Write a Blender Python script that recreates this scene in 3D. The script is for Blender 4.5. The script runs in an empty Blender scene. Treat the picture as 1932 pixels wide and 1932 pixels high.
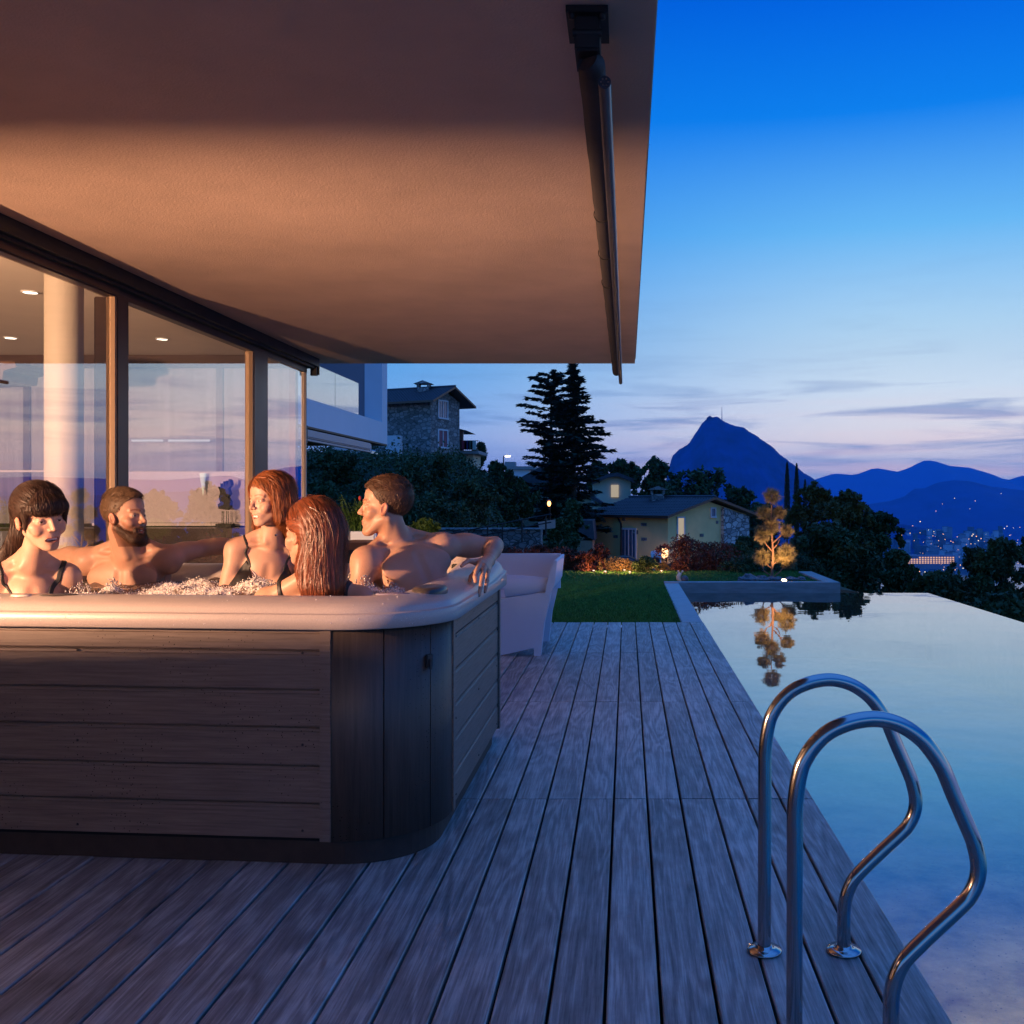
import bpy, bmesh, math, random
import numpy as np
from mathutils import Vector, Matrix
R=math.radians; PI=math.pi
random.seed(7); RNG=np.random.default_rng(7)
C=bpy.context.scene.collection; SC=bpy.context.scene
# ------------------------------------------------------------------ camera
F=1850.0; VX=1183.0; VY=943.0; W0=1932.0; H=1.2
cam=bpy.data.cameras.new('camera'); co=bpy.data.objects.new('camera',cam); C.objects.link(co)
co.location=(0,0,H); co.rotation_euler=(R(90),0,0)
cam.sensor_width=36; cam.lens=36*F/W0; cam.shift_x=(W0/2-VX)/W0; cam.shift_y=(VY-W0/2)/W0
cam.clip_start=.05; cam.clip_end=40000; SC.camera=co
# ------------------------------------------------------------------ sky (dusk)
w=bpy.data.worlds.new('World'); SC.world=w; w.use_nodes=True
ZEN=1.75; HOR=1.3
def build_world():
    nt=w.node_tree; nt.nodes.clear(); N=nt.nodes.new; L=nt.links.new
    out=N('ShaderNodeOutputWorld'); bg=N('ShaderNodeBackground'); L(bg.outputs[0],out.inputs[0])
    tc=N('ShaderNodeTexCoord'); sep=N('ShaderNodeSeparateXYZ'); L(tc.outputs['Generated'],sep.inputs[0])
    def ramp(stops,src):
        r=N('ShaderNodeValToRGB'); L(src,r.inputs[0]); e=r.color_ramp.elements
        while len(e)>1: e.remove(e[-1])
        e[0].position=stops[0][0]; e[0].color=(*lin(stops[0][1]),1)
        for p,c in stops[1:]:
            x=e.new(p); x.color=(*lin(c),1)
        return r
    def lin(c): return tuple((v/255/12.92 if v<10 else ((v/255+.055)/1.055)**2.4) for v in c)
    # elevation ramps: z = sin(elev); left (cool) and right (bright, towards the after-glow)
    left=ramp([(0,(96,122,190)),(.03,(124,148,208)),(.07,(124,168,224)),(.13,(98,170,236)),(.22,(56,156,242)),(.34,(8,126,238)),(.46,(0,94,218)),(.62,(52,114,208)),(1,(62,124,212))],sep.outputs[2])
    right=ramp([(0,(120,146,200)),(.02,(168,180,214)),(.06,(234,224,222)),(.11,(216,232,244)),(.17,(184,222,248)),(.26,(108,190,250)),(.36,(14,130,240)),(.46,(0,96,224)),(.62,(52,114,208)),(1,(62,124,212))],sep.outputs[2])
    az=N('ShaderNodeMath'); az.operation='ARCTAN2'; L(sep.outputs[0],az.inputs[0]); L(sep.outputs[1],az.inputs[1])
    mr=N('ShaderNodeMapRange'); L(az.outputs[0],mr.inputs[0]); mr.inputs[1].default_value=-.3; mr.inputs[2].default_value=.30; mr.interpolation_type='SMOOTHSTEP'
    # fade the glow away behind the viewer
    mr2=N('ShaderNodeMapRange'); L(sep.outputs[1],mr2.inputs[0]); mr2.inputs[1].default_value=-.35; mr2.inputs[2].default_value=.35
    mm=N('ShaderNodeMath'); mm.operation='MULTIPLY'; L(mr.outputs[0],mm.inputs[0]); L(mr2.outputs[0],mm.inputs[1])
    mx=N('ShaderNodeMix'); mx.data_type='RGBA'; L(mm.outputs[0],mx.inputs[0]); L(left.outputs[0],mx.inputs[6]); L(right.outputs[0],mx.inputs[7])
    # thin stratus streaks low over the horizon
    cx=N('ShaderNodeCombineXYZ'); L(az.outputs[0],cx.inputs[0]); L(sep.outputs[2],cx.inputs[2])
    mp=N('ShaderNodeMapping'); L(cx.outputs[0],mp.inputs[0]); mp.inputs['Scale'].default_value=(5.5,1,62); mp.inputs['Rotation'].default_value=(0,R(2),0); mp.inputs['Location'].default_value=(2.3,0,.4)
    no=N('ShaderNodeTexNoise'); L(mp.outputs[0],no.inputs[0]); no.inputs['Scale'].default_value=1.0; no.inputs['Detail'].default_value=7; no.inputs['Roughness'].default_value=.58; no.inputs['Distortion'].default_value=.5
    cr=N('ShaderNodeMapRange'); L(no.outputs[0],cr.inputs[0]); cr.inputs[1].default_value=.49; cr.inputs[2].default_value=.64
    band=ramp([(0,(0,0,0)),(.02,(150,150,150)),(.05,(240,240,240)),(.085,(235,235,235)),(.13,(120,120,120)),(.2,(70,70,70)),(.32,(0,0,0))],sep.outputs[2])
    cm=N('ShaderNodeMath'); cm.operation='MULTIPLY'; L(cr.outputs[0],cm.inputs[0]); L(band.outputs[0],cm.inputs[1])
    cm2=N('ShaderNodeMath'); cm2.operation='MULTIPLY'; L(cm.outputs[0],cm2.inputs[0]); cm2.inputs[1].default_value=.8
    mc=N('ShaderNodeMix'); mc.data_type='RGBA'; L(cm2.outputs[0],mc.inputs[0]); L(mx.outputs[2],mc.inputs[6]); mc.inputs[7].default_value=(*lin((98,132,186)),1)
    # pink lit undersides
    mp2=N('ShaderNodeMapping'); L(cx.outputs[0],mp2.inputs[0]); mp2.inputs['Scale'].default_value=(4,1,70); mp2.inputs['Location'].default_value=(7.1,0,3.4)
    n2=N('ShaderNodeTexNoise'); L(mp2.outputs[0],n2.inputs[0]); n2.inputs['Scale'].default_value=1; n2.inputs['Detail'].default_value=5
    c2=N('ShaderNodeMapRange'); L(n2.outputs[0],c2.inputs[0]); c2.inputs[1].default_value=.45; c2.inputs[2].default_value=.62
    pb=ramp([(0,(0,0,0)),(.03,(190,190,190)),(.07,(150,150,150)),(.11,(0,0,0))],sep.outputs[2])
    c3=N('ShaderNodeMath'); c3.operation='MULTIPLY'; L(c2.outputs[0],c3.inputs[0]); L(pb.outputs[0],c3.inputs[1])
    c4=N('ShaderNodeMath'); c4.operation='MULTIPLY'; L(c3.outputs[0],c4.inputs[0]); L(mm.outputs[0],c4.inputs[1])
    mp3=N('ShaderNodeMix'); mp3.data_type='RGBA'; L(c4.outputs[0],mp3.inputs[0]); L(mc.outputs[2],mp3.inputs[6]); mp3.inputs[7].default_value=(*lin((240,204,206)),1)
    # brighter dome overhead; horizon lifted because the valley haze takes part of it away
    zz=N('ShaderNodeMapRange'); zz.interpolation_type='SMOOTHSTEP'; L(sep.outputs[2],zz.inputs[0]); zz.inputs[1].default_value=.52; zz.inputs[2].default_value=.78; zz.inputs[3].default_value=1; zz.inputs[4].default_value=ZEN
    hz=N('ShaderNodeMapRange'); hz.interpolation_type='SMOOTHSTEP'; L(sep.outputs[2],hz.inputs[0]); hz.inputs[1].default_value=.02; hz.inputs[2].default_value=.16; hz.inputs[3].default_value=HOR; hz.inputs[4].default_value=1
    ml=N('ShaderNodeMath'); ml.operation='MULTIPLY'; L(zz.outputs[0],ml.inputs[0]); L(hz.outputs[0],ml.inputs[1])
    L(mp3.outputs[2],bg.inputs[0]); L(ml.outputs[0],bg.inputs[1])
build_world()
SC.view_settings.view_transform='Standard'; SC.view_settings.look='None'; SC.view_settings.exposure=0; SC.view_settings.gamma=1
SC.cycles.use_denoising=True; SC.cycles.max_bounces=8; SC.cycles.transparent_max_bounces=24; SC.cycles.sample_clamp_indirect=6
SC.cycles.caustics_reflective=False; SC.cycles.caustics_refractive=False
# ------------------------------------------------------------------ lamps of the place and an added fill spot
def lamp(name,kind,loc,energy,col,size=.05,rot=None,spot=None,blend=.3):
    l=bpy.data.lights.new(name,kind); l.energy=energy; l.color=col
    if kind=='AREA': l.size=size
    else: l.shadow_soft_size=size
    if spot: l.spot_size=spot; l.spot_blend=blend
    o=bpy.data.objects.new(name,l); C.objects.link(o); o.location=loc
    if rot is not None:
        o.rotation_euler=(Vector(rot)-Vector(loc)).to_track_quat('-Z','Y').to_euler()
    return o
WARM=(1.0,.53,.29); WARM2=(1.0,.62,.36)
LAMP=(-4.1,1.3,1.35)
lamp('living_room_lamp','POINT',LAMP,3000,WARM,size=.055)
lamp('terrace_wall_lamp','SPOT',(-1.0,-1.3,2.3),75,(1,.60,.38),size=.2,rot=(-1.6,3.8,.75),spot=R(34),blend=.7)  # warm spot added behind the camera, no fixture, fills tub and faces
for dx,dy in ((-3.88,4.5),(-3.88,6.35),(-3.88,8.2),(-5.1,6.35),(-5.1,8.2),(-6.4,8.2)):
    lamp('downlight_lamp','SPOT',(dx,dy,2.5),20,WARM2,size=.04,rot=(dx,dy,0),spot=R(150),blend=.6)

# ------------------------------------------------------------------ helpers
def P(x,y,d): return Vector(((x-VX)/F*d,d,H-(y-VY)/F*d))
def tag(o,label=None,cat=None,group=None,kind=None):
    if label: o['label']=label
    if cat: o['category']=cat
    if group: o['group']=group
    if kind: o['kind']=kind
    return o
def empty(name,loc,label,cat,group=None):
    o=bpy.data.objects.new(name,None); C.objects.link(o); o.location=loc; o.empty_display_size=.1
    return tag(o,label,cat,group)
class MB:
    def __init__(s): s.v=[]; s.f=[]; s.m=[]; s.sm=[]
    def add(s,vs,fs,mi=0,smooth=False):
        n=len(s.v); s.v.extend([tuple(v) for v in vs])
        for f in fs: s.f.append([n+i for i in f]); s.m.append(mi); s.sm.append(smooth)
    def box(s,x0,x1,y0,y1,z0,z1,mi=0,M=None,bev=0):
        if bev>0:
            bm=bmesh.new(); bmesh.ops.create_cube(bm,size=1)
            for v in bm.verts: v.co=Vector(((x0+x1)/2+v.co.x*(x1-x0),(y0+y1)/2+v.co.y*(y1-y0),(z0+z1)/2+v.co.z*(z1-z0)))
            bmesh.ops.bevel(bm,geom=bm.edges[:],offset=bev,segments=2,affect='EDGES')
            vs=[M@v.co if M else v.co.copy() for v in bm.verts]; bm.verts.index_update()
            s.add(vs,[[v.index for v in f.verts] for f in bm.faces],mi); bm.free(); return
        vs=[Vector((x,y,z)) for z in (z0,z1) for y in (y0,y1) for x in (x0,x1)]
        if M: vs=[M@v for v in vs]
        s.add(vs,[(0,2,3,1),(4,5,7,6),(0,1,5,4),(2,6,7,3),(0,4,6,2),(1,3,7,5)],mi)
    def tube(s,pts,r,n=10,mi=0,cap=True,flat=1):
        pts=[Vector(p) for p in pts]; rs=r if isinstance(r,(list,tuple)) else [r]*len(pts)
        rings=[]; prev=None
        for i,p in enumerate(pts):
            t=(pts[min(i+1,len(pts)-1)]-pts[max(i-1,0)]).normalized()
            if prev is None:
                a=Vector((0,0,1)) if abs(t.z)<.9 else Vector((1,0,0)); u=t.cross(a).normalized()
            else: u=(prev-t*prev.dot(t)).normalized()
            prev=u; v=t.cross(u)
            rings.append([p+(u*math.cos(2*PI*k/n)+v*math.sin(2*PI*k/n)*flat)*rs[i] for k in range(n)])
        vs=[q for rg in rings for q in rg]; fs=[]
        for i in range(len(pts)-1):
            for k in range(n):
                a=i*n+k; b=i*n+(k+1)%n; fs.append((a,b,b+n,a+n))
        s.add(vs,fs,mi,True)
        if cap:
            s.add(rings[0],[tuple(range(n))[::-1]],mi); s.add(rings[-1],[tuple(range(n))],mi)
    def lathe(s,c,prof,n=24,mi=0,M=None):
        vs=[]; fs=[]
        for (r,z) in prof:
            for k in range(n):
                q=Vector((r*math.cos(2*PI*k/n),r*math.sin(2*PI*k/n),z))
                if M: q=M@q
                vs.append(q+Vector(c))
        for i in range(len(prof)-1):
            for k in range(n):
                a=i*n+k; b=i*n+(k+1)%n; fs.append((a,b,b+n,a+n))
        s.add(vs,fs,mi,True)
    def prism(s,poly,axis,a0,a1,mi=0,smooth=False):
        # poly: 2D points; axis 'x','y','z' is the extrusion axis
        def mk(p,a):
            return {'x':(a,p[0],p[1]),'y':(p[0],a,p[1]),'z':(p[0],p[1],a)}[axis]
        n=len(poly); vs=[mk(p,a0) for p in poly]+[mk(p,a1) for p in poly]
        fs=[tuple(range(n))[::-1],tuple(range(n,2*n))]
        s.add(vs,fs,mi)
        s.add(vs,[(i,(i+1)%n,n+(i+1)%n,n+i) for i in range(n)],mi,smooth)
    def build(s,name,mats,parent=None,autos=False):
        me=bpy.data.meshes.new(name); me.from_pydata(s.v,[],s.f)
        if not isinstance(mats,(list,tuple)): mats=[mats]
        for m in mats: me.materials.append(m)
        me.polygons.foreach_set('material_index',s.m); me.polygons.foreach_set('use_smooth',s.sm); me.update()
        bm=bmesh.new(); bm.from_mesh(me); bmesh.ops.recalc_face_normals(bm,faces=bm.faces[:]); bm.to_mesh(me); bm.free()
        o=bpy.data.objects.new(name,me); C.objects.link(o)
        if parent: o.parent=parent; o.matrix_parent_inverse=Matrix.Translation(-Vector(parent.location))
        return o
def npmesh(name,V,Fa,mats,parent=None,smooth=True,attrs=None,mi=None,recalc=False):
    me=bpy.data.meshes.new(name); V=np.asarray(V,dtype=np.float32); Fa=np.asarray(Fa,dtype=np.int32)
    n,k=Fa.shape; me.vertices.add(len(V)); me.vertices.foreach_set('co',V.ravel())
    me.loops.add(n*k); me.loops.foreach_set('vertex_index',Fa.ravel())
    me.polygons.add(n); me.polygons.foreach_set('loop_start',np.arange(n,dtype=np.int32)*k)
    try: me.polygons.foreach_set('loop_total',np.full(n,k,dtype=np.int32))
    except Exception: pass
    me.polygons.foreach_set('use_smooth',np.full(n,smooth))
    if not isinstance(mats,(list,tuple)): mats=[mats]
    for m in mats: me.materials.append(m)
    if mi is not None: me.polygons.foreach_set('material_index',np.asarray(mi,dtype=np.int32))
    me.update(calc_edges=True)
    for nm,(dt,arr) in (attrs or {}).items():
        a=me.attributes.new(nm,dt,'POINT')
        if dt=='FLOAT': a.data.foreach_set('value',np.asarray(arr,dtype=np.float32))
        else: a.data.foreach_set('color',np.asarray(arr,dtype=np.float32).ravel())
    o=bpy.data.objects.new(name,me); C.objects.link(o)
    if parent: o.parent=parent; o.matrix_parent_inverse=Matrix.Translation(-Vector(parent.location))
    return o
# ------------------------------------------------------------------ materials
def newmat(name):
    m=bpy.data.materials.new(name); m.use_nodes=True; nt=m.node_tree; b=nt.nodes['Principled BSDF']; return m,nt,b
def mat(name,col,rough=.6,metal=0,spec=.5,noise=None,bump=None,coords='Object',col2=None,emit=None,estr=0,trans=0,ior=1.45,sss=0,stretch=None,coat=0):
    """procedural material: noise=(scale,amount) colour variation, bump=(scale,strength,dist)"""
    m,nt,b=newmat(name); N=nt.nodes.new; L=nt.links.new
    b.inputs['Base Color'].default_value=(*col,1); b.inputs['Roughness'].default_value=rough; b.inputs['Metallic'].default_value=metal
    b.inputs['Specular IOR Level'].default_value=spec; b.inputs['IOR'].default_value=ior
    if trans: b.inputs['Transmission Weight'].default_value=trans
    if coat: b.inputs['Coat Weight'].default_value=coat
    if sss: b.inputs['Subsurface Weight'].default_value=sss; b.inputs['Subsurface Radius'].default_value=(1,.35,.2); b.inputs['Subsurface Scale'].default_value=.02
    if emit: b.inputs['Emission Color'].default_value=(*emit,1); b.inputs['Emission Strength'].default_value=estr
    tc=N('ShaderNodeTexCoord'); src=tc.outputs[coords]
    if stretch:
        mp=N('ShaderNodeMapping'); L(src,mp.inputs[0]); mp.inputs['Scale'].default_value=stretch; src=mp.outputs[0]
    if noise:
        n=N('ShaderNodeTexNoise'); L(src,n.inputs[0]); n.inputs['Scale'].default_value=noise[0]; n.inputs['Detail'].default_value=6
        n.inputs['Roughness'].default_value=.6
        mr=N('ShaderNodeMapRange'); L(n.outputs[0],mr.inputs[0]); mr.inputs[1].default_value=.3; mr.inputs[2].default_value=.7
        mx=N('ShaderNodeMix'); mx.data_type='RGBA'; L(mr.outputs[0],mx.inputs[0])
        c2=col2 or tuple(c*(1+noise[1]) for c in col); c1=col if col2 else tuple(c*(1-noise[1]) for c in col)
        mx.inputs[6].default_value=(*c1,1); mx.inputs[7].default_value=(*c2,1); L(mx.outputs[2],b.inputs['Base Color'])
        r=N('ShaderNodeMapRange'); L(n.outputs[0],r.inputs[0]); r.inputs[3].default_value=max(rough-.1,0.02); r.inputs[4].default_value=min(rough+.12,1); L(r.outputs[0],b.inputs['Roughness'])
    if bump:
        n2=N('ShaderNodeTexNoise'); L(src,n2.inputs[0]); n2.inputs['Scale'].default_value=bump[0]; n2.inputs['Detail'].default_value=4
        bp=N('ShaderNodeBump'); L(n2.outputs[0],bp.inputs['Height']); bp.inputs['Strength'].default_value=bump[1]; bp.inputs['Distance'].default_value=bump[2]
        L(bp.outputs[0],b.inputs['Normal'])
    return m
def emat(name,col,s):
    m=bpy.data.materials.new(name); m.use_nodes=True; nt=m.node_tree; nt.nodes.clear()
    o=nt.nodes.new('ShaderNodeOutputMaterial'); e=nt.nodes.new('ShaderNodeEmission'); e.inputs[0].default_value=(*col,1); e.inputs[1].default_value=s
    nt.links.new(e.outputs[0],o.inputs[0]); return m
def glassmat(name,ior=1.9,tint=(.93,.95,.95),rough=0.0,gl=(1,1,1)):
    m=bpy.data.materials.new(name); m.use_nodes=True; nt=m.node_tree; nt.nodes.clear(); N=nt.nodes.new; L=nt.links.new
    o=N('ShaderNodeOutputMaterial'); t=N('ShaderNodeBsdfTransparent'); t.inputs[0].default_value=(*tint,1)
    g=N('ShaderNodeBsdfGlossy'); g.inputs['Roughness'].default_value=rough; g.inputs[0].default_value=(*gl,1)
    f=N('ShaderNodeLayerWeight'); f.inputs[0].default_value=.5; pw=N('ShaderNodeMath'); pw.operation='POWER'; L(f.outputs['Facing'],pw.inputs[0]); pw.inputs[1].default_value=1.6
    ma=N('ShaderNodeMath'); ma.operation='MULTIPLY_ADD'; L(pw.outputs[0],ma.inputs[0]); ma.inputs[1].default_value=min(.9,.3*ior); ma.inputs[2].default_value=.07
    mx=N('ShaderNodeMixShader'); L(ma.outputs[0],mx.inputs[0]); L(t.outputs[0],mx.inputs[1]); L(g.outputs[0],mx.inputs[2]); L(mx.outputs[0],o.inputs[0])
    return m
# ================================================================== materials library
def wood_deck():
    m,nt,b=newmat('weathered_decking'); N=nt.nodes.new; L=nt.links.new
    at=N('ShaderNodeAttribute'); at.attribute_name='rnd'
    tc=N('ShaderNodeTexCoord')
    off=N('ShaderNodeVectorMath'); off.operation='SCALE'; off.inputs[0].default_value=(7.3,31.7,3.1); L(at.outputs['Fac'],off.inputs['Scale'])
    ad=N('ShaderNodeVectorMath'); ad.operation='ADD'; L(tc.outputs['Object'],ad.inputs[0]); L(off.outputs[0],ad.inputs[1])
    mp=N('ShaderNodeMapping'); L(ad.outputs[0],mp.inputs[0]); mp.inputs['Scale'].default_value=(9,1.0,9)
    # figure: cathedral swirls = iso-lines of a low noise
    n1=N('ShaderNodeTexNoise'); L(mp.outputs[0],n1.inputs[0]); n1.inputs['Scale'].default_value=.9; n1.inputs['Detail'].default_value=2.5; n1.inputs['Distortion'].default_value=.6
    mu=N('ShaderNodeMath'); mu.operation='MULTIPLY'; L(n1.outputs[0],mu.inputs[0]); mu.inputs[1].default_value=48
    si=N('ShaderNodeMath'); si.operation='SINE'; L(mu.outputs[0],si.inputs[0])
    # fine fibre
    mp2=N('ShaderNodeMapping'); L(ad.outputs[0],mp2.inputs[0]); mp2.inputs['Scale'].default_value=(150,5,20)
    n2=N('ShaderNodeTexNoise'); L(mp2.outputs[0],n2.inputs[0]); n2.inputs['Scale'].default_value=1; n2.inputs['Detail'].default_value=5; n2.inputs['Roughness'].default_value=.7
    n3=N('ShaderNodeTexNoise'); L(ad.outputs[0],n3.inputs[0]); n3.inputs['Scale'].default_value=5; n3.inputs['Detail'].default_value=5; n3.inputs['Roughness'].default_value=.65
    s1=N('ShaderNodeMath'); s1.operation='MULTIPLY_ADD'; L(si.outputs[0],s1.inputs[0]); s1.inputs[1].default_value=.095; L(n2.outputs[0],s1.inputs[2])
    s2=N('ShaderNodeMath'); s2.operation='MULTIPLY_ADD'; L(n3.outputs[0],s2.inputs[0]); s2.inputs[1].default_value=.42; L(s1.outputs[0],s2.inputs[2])
    s3=N('ShaderNodeMath'); s3.operation='MULTIPLY_ADD'; L(at.outputs['Fac'],s3.inputs[0]); s3.inputs[1].default_value=.15; L(s2.outputs[0],s3.inputs[2])
    cr=N('ShaderNodeValToRGB'); 
    mr=N('ShaderNodeMapRange'); L(s3.outputs[0],mr.inputs[0]); mr.inputs[1].default_value=.42; mr.inputs[2].default_value=1.16; L(mr.outputs[0],cr.inputs[0])
    e=cr.color_ramp.elements; e[0].color=(.060,.054,.052,1); e[1].color=(.60,.585,.57,1); x=e.new(.5); x.color=(.27,.25,.243,1)
    L(cr.outputs[0],b.inputs['Base Color']); b.inputs['Roughness'].default_value=.5; b.inputs['Specular IOR Level'].default_value=.6
    bp=N('ShaderNodeBump'); bp.inputs['Strength'].default_value=.35; bp.inputs['Distance'].default_value=.0022; L(s2.outputs[0],bp.inputs['Height']); L(bp.outputs[0],b.inputs['Normal'])
    return m
M_deck=wood_deck()
M_black=mat('black_gap',(.006,.006,.007),.9)
M_stucco=mat('soffit_plaster',(.68,.48,.38),.85,noise=(2.2,.09),bump=(120,.5,.004))
M_ceil=mat('ceiling_paint',(.72,.68,.62),.8,noise=(2,.03))
M_bronze=mat('bronze_aluminium',(.10,.065,.05),.38,metal=.5,noise=(3,.1))
M_dark=mat('black_metal',(.018,.016,.017),.5,noise=(8,.2))
M_track=mat('track_black',(.012,.010,.010),.5,noise=(8,.2))
M_glass=glassmat('window_glass',2.9,(.86,.9,.92))
M_column=mat('cream_column',(.40,.37,.32),.6,noise=(3,.04),bump=(90,.1,.002))
M_steel=mat('polished_steel',(.42,.41,.42),.12,metal=1,noise=(6,.05))
M_white_plastic=mat('white_plastic',(.56,.66,.80),.45,noise=(4,.03),sss=0)
M_tub=mat('shell_acrylic',(.45,.38,.35),.32,noise=(220,.10),bump=(300,.12,.0012))
M_plinth=mat('tub_base_plastic',(.030,.020,.018),.6,noise=(20,.3))
def cladding(name,stretch,kk=1.0):
    m,nt,b=newmat(name); N=nt.nodes.new; L=nt.links.new
    tc=N('ShaderNodeTexCoord'); mp=N('ShaderNodeMapping'); L(tc.outputs['Object'],mp.inputs[0]); mp.inputs['Scale'].default_value=stretch
    n=N('ShaderNodeTexNoise'); L(mp.outputs[0],n.inputs[0]); n.inputs['Scale'].default_value=1; n.inputs['Detail'].default_value=6; n.inputs['Roughness'].default_value=.65
    # wet droplets / runs
    v=N('ShaderNodeTexVoronoi'); L(tc.outputs['Object'],v.inputs[0]); v.inputs['Scale'].default_value=70
    n3=N('ShaderNodeTexNoise'); L(tc.outputs['Object'],n3.inputs[0]); n3.inputs['Scale'].default_value=3.2
    dm=N('ShaderNodeMapRange'); L(v.outputs['Distance'],dm.inputs[0]); dm.inputs[1].default_value=.17; dm.inputs[2].default_value=.12
    dn=N('ShaderNodeMapRange'); L(n3.outputs[0],dn.inputs[0]); dn.inputs[1].default_value=.47; dn.inputs[2].default_value=.54
    dd=N('ShaderNodeMath'); dd.operation='MULTIPLY'; L(dm.outputs[0],dd.inputs[0]); L(dn.outputs[0],dd.inputs[1])
    cr=N('ShaderNodeValToRGB'); L(n.outputs[0],cr.inputs[0]); e=cr.color_ramp.elements; e[0].position=.3; e[1].position=.72
    e[0].color=(.105*kk,.072*kk,.057*kk,1); e[1].color=(.215*kk,.155*kk,.126*kk,1)
    mx=N('ShaderNodeMix'); mx.data_type='RGBA'; L(dd.outputs[0],mx.inputs[0]); L(cr.outputs[0],mx.inputs[6]); mx.inputs[7].default_value=(.03,.018,.015,1)
    L(mx.outputs[2],b.inputs['Base Color']); 
    rr=N('ShaderNodeMapRange'); L(dd.outputs[0],rr.inputs[0]); rr.inputs[3].default_value=.5; rr.inputs[4].default_value=.12; L(rr.outputs[0],b.inputs['Roughness'])
    bp=N('ShaderNodeBump'); bp.inputs['Strength'].default_value=.3; bp.inputs['Distance'].default_value=.002; L(n.outputs[0],bp.inputs['Height']); L(bp.outputs[0],b.inputs['Normal'])
    return m
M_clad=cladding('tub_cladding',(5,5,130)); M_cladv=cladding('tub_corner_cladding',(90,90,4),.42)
def stone_mat(name,c1,c2,mortar,scale=(1,1,1.6),sc=2.6,brick=True):
    m,nt,b=newmat(name); N=nt.nodes.new; L=nt.links.new
    tc=N('ShaderNodeTexCoord'); mp=N('ShaderNodeMapping'); L(tc.outputs['Object'],mp.inputs[0]); mp.inputs['Scale'].default_value=scale
    v=N('ShaderNodeTexVoronoi'); v.feature='DISTANCE_TO_EDGE'; L(mp.outputs[0],v.inputs[0]); v.inputs['Scale'].default_value=sc
    v2=N('ShaderNodeTexVoronoi'); L(mp.outputs[0],v2.inputs[0]); v2.inputs['Scale'].default_value=sc
    sp=N('ShaderNodeSeparateColor'); L(v2.outputs['Color'],sp.inputs[0])
    mx=N('ShaderNodeMix'); mx.data_type='RGBA'; L(sp.outputs[0],mx.inputs[0]); mx.inputs[6].default_value=(*c1,1); mx.inputs[7].default_value=(*c2,1)
    mr=N('ShaderNodeMapRange'); L(v.outputs['Distance'],mr.inputs[0]); mr.inputs[1].default_value=.02; mr.inputs[2].default_value=.09
    m2=N('ShaderNodeMix'); m2.data_type='RGBA'; L(mr.outputs[0],m2.inputs[0]); m2.inputs[6].default_value=(*mortar,1); L(mx.outputs[2],m2.inputs[7])
    L(m2.outputs[2],b.inputs['Base Color']); b.inputs['Roughness'].default_value=.85
    bp=N('ShaderNodeBump'); bp.inputs['Strength'].default_value=.6; bp.inputs['Distance'].default_value=.05; L(mr.outputs[0],bp.inputs['Height']); L(bp.outputs[0],b.inputs['Normal'])
    return m
M_stone=stone_mat('rubble_stone',(.16,.15,.14),(.38,.35,.33),(.09,.085,.08))
M_stone2=stone_mat('pale_fieldstone',(.22,.22,.24),(.6,.58,.58),(.10,.10,.10),sc=2.2)
M_stone3=stone_mat('small_rubble',(.10,.10,.10),(.30,.28,.27),(.05,.05,.05),sc=6.5)
M_concrete=mat('planter_concrete',(.30,.27,.26),.8,noise=(5,.2),bump=(30,.3,.004),stretch=(1,1,6))
M_coping=mat('coping_stone',(.40,.37,.36),.75,noise=(7,.12),bump=(80,.2,.002))
M_yellow=mat('yellow_render',(.92,.62,.27),.9,noise=(1.2,.08),bump=(8,.15,.01))
M_cream=mat('cream_render',(.66,.56,.40),.9,noise=(1.2,.08))
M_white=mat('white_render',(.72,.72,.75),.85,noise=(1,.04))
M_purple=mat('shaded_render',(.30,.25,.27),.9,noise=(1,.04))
def tiles(name,c):
    m,nt,b=newmat(name); N=nt.nodes.new; L=nt.links.new
    b.inputs['Base Color'].default_value=(*c,1); b.inputs['Roughness'].default_value=.6
    n=N('ShaderNodeTexNoise'); tc=N('ShaderNodeTexCoord'); L(tc.outputs['Object'],n.inputs[0]); n.inputs['Scale'].default_value=4; n.inputs['Detail'].default_value=6
    mx=N('ShaderNodeMix'); mx.data_type='RGBA'; L(n.outputs[0],mx.inputs[0]); mx.inputs[6].default_value=(*[v*.5 for v in c],1); mx.inputs[7].default_value=(*[v*1.6 for v in c],1); L(mx.outputs[2],b.inputs['Base Color'])
    return m
M_tiles=tiles('roof_tiles',(.045,.040,.05))
M_blue_glass=mat('window_pane_dark',(.10,.13,.19),.15,spec=.8,noise=(3,.2))
M_winframe=mat('window_frame_white',(.62,.62,.64),.5,noise=(5,.05))
M_lit=emat('lit_window',(.95,.80,.62),.42)
M_bulb=emat('lamp_glow',(1.0,.36,.10),7)
M_bulbw=emat('white_lamp_glow',(1.0,.80,.60),8)
M_down=emat('downlight_glow',(1.0,.82,.62),6)
M_grass=mat('lawn_grass',(.045,.13,.018),.85,noise=(6,.4))
M_bladeg=mat('grass_blade',(.06,.19,.025),.7,noise=(9,.5))
M_hill=mat('hill_ground',(.014,.030,.010),.95,noise=(1.5,.5),bump=(2.5,.8,.2))
M_bark=mat('bark',(.05,.035,.025),.9,noise=(12,.3))
M_barkl=mat('pale_bark',(.26,.15,.09),.85,noise=(18,.3))
def leaf(name,c,c2=None,sc=1.2):
    c2=c2 or tuple(v*2.1 for v in c)
    return mat(name,c,.6,noise=(sc,0),col2=c2,spec=.35)
M_leafd=leaf('leaf_dark',(.012,.030,.012),(.055,.095,.028))
M_cedar=leaf('needle_dark',(.008,.020,.014),(.026,.048,.026),.8)
M_leafm=leaf('leaf_mid',(.020,.045,.012),(.06,.10,.024),2)
M_leafr=leaf('leaf_red',(.06,.016,.011),(.17,.055,.025),5)
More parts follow.
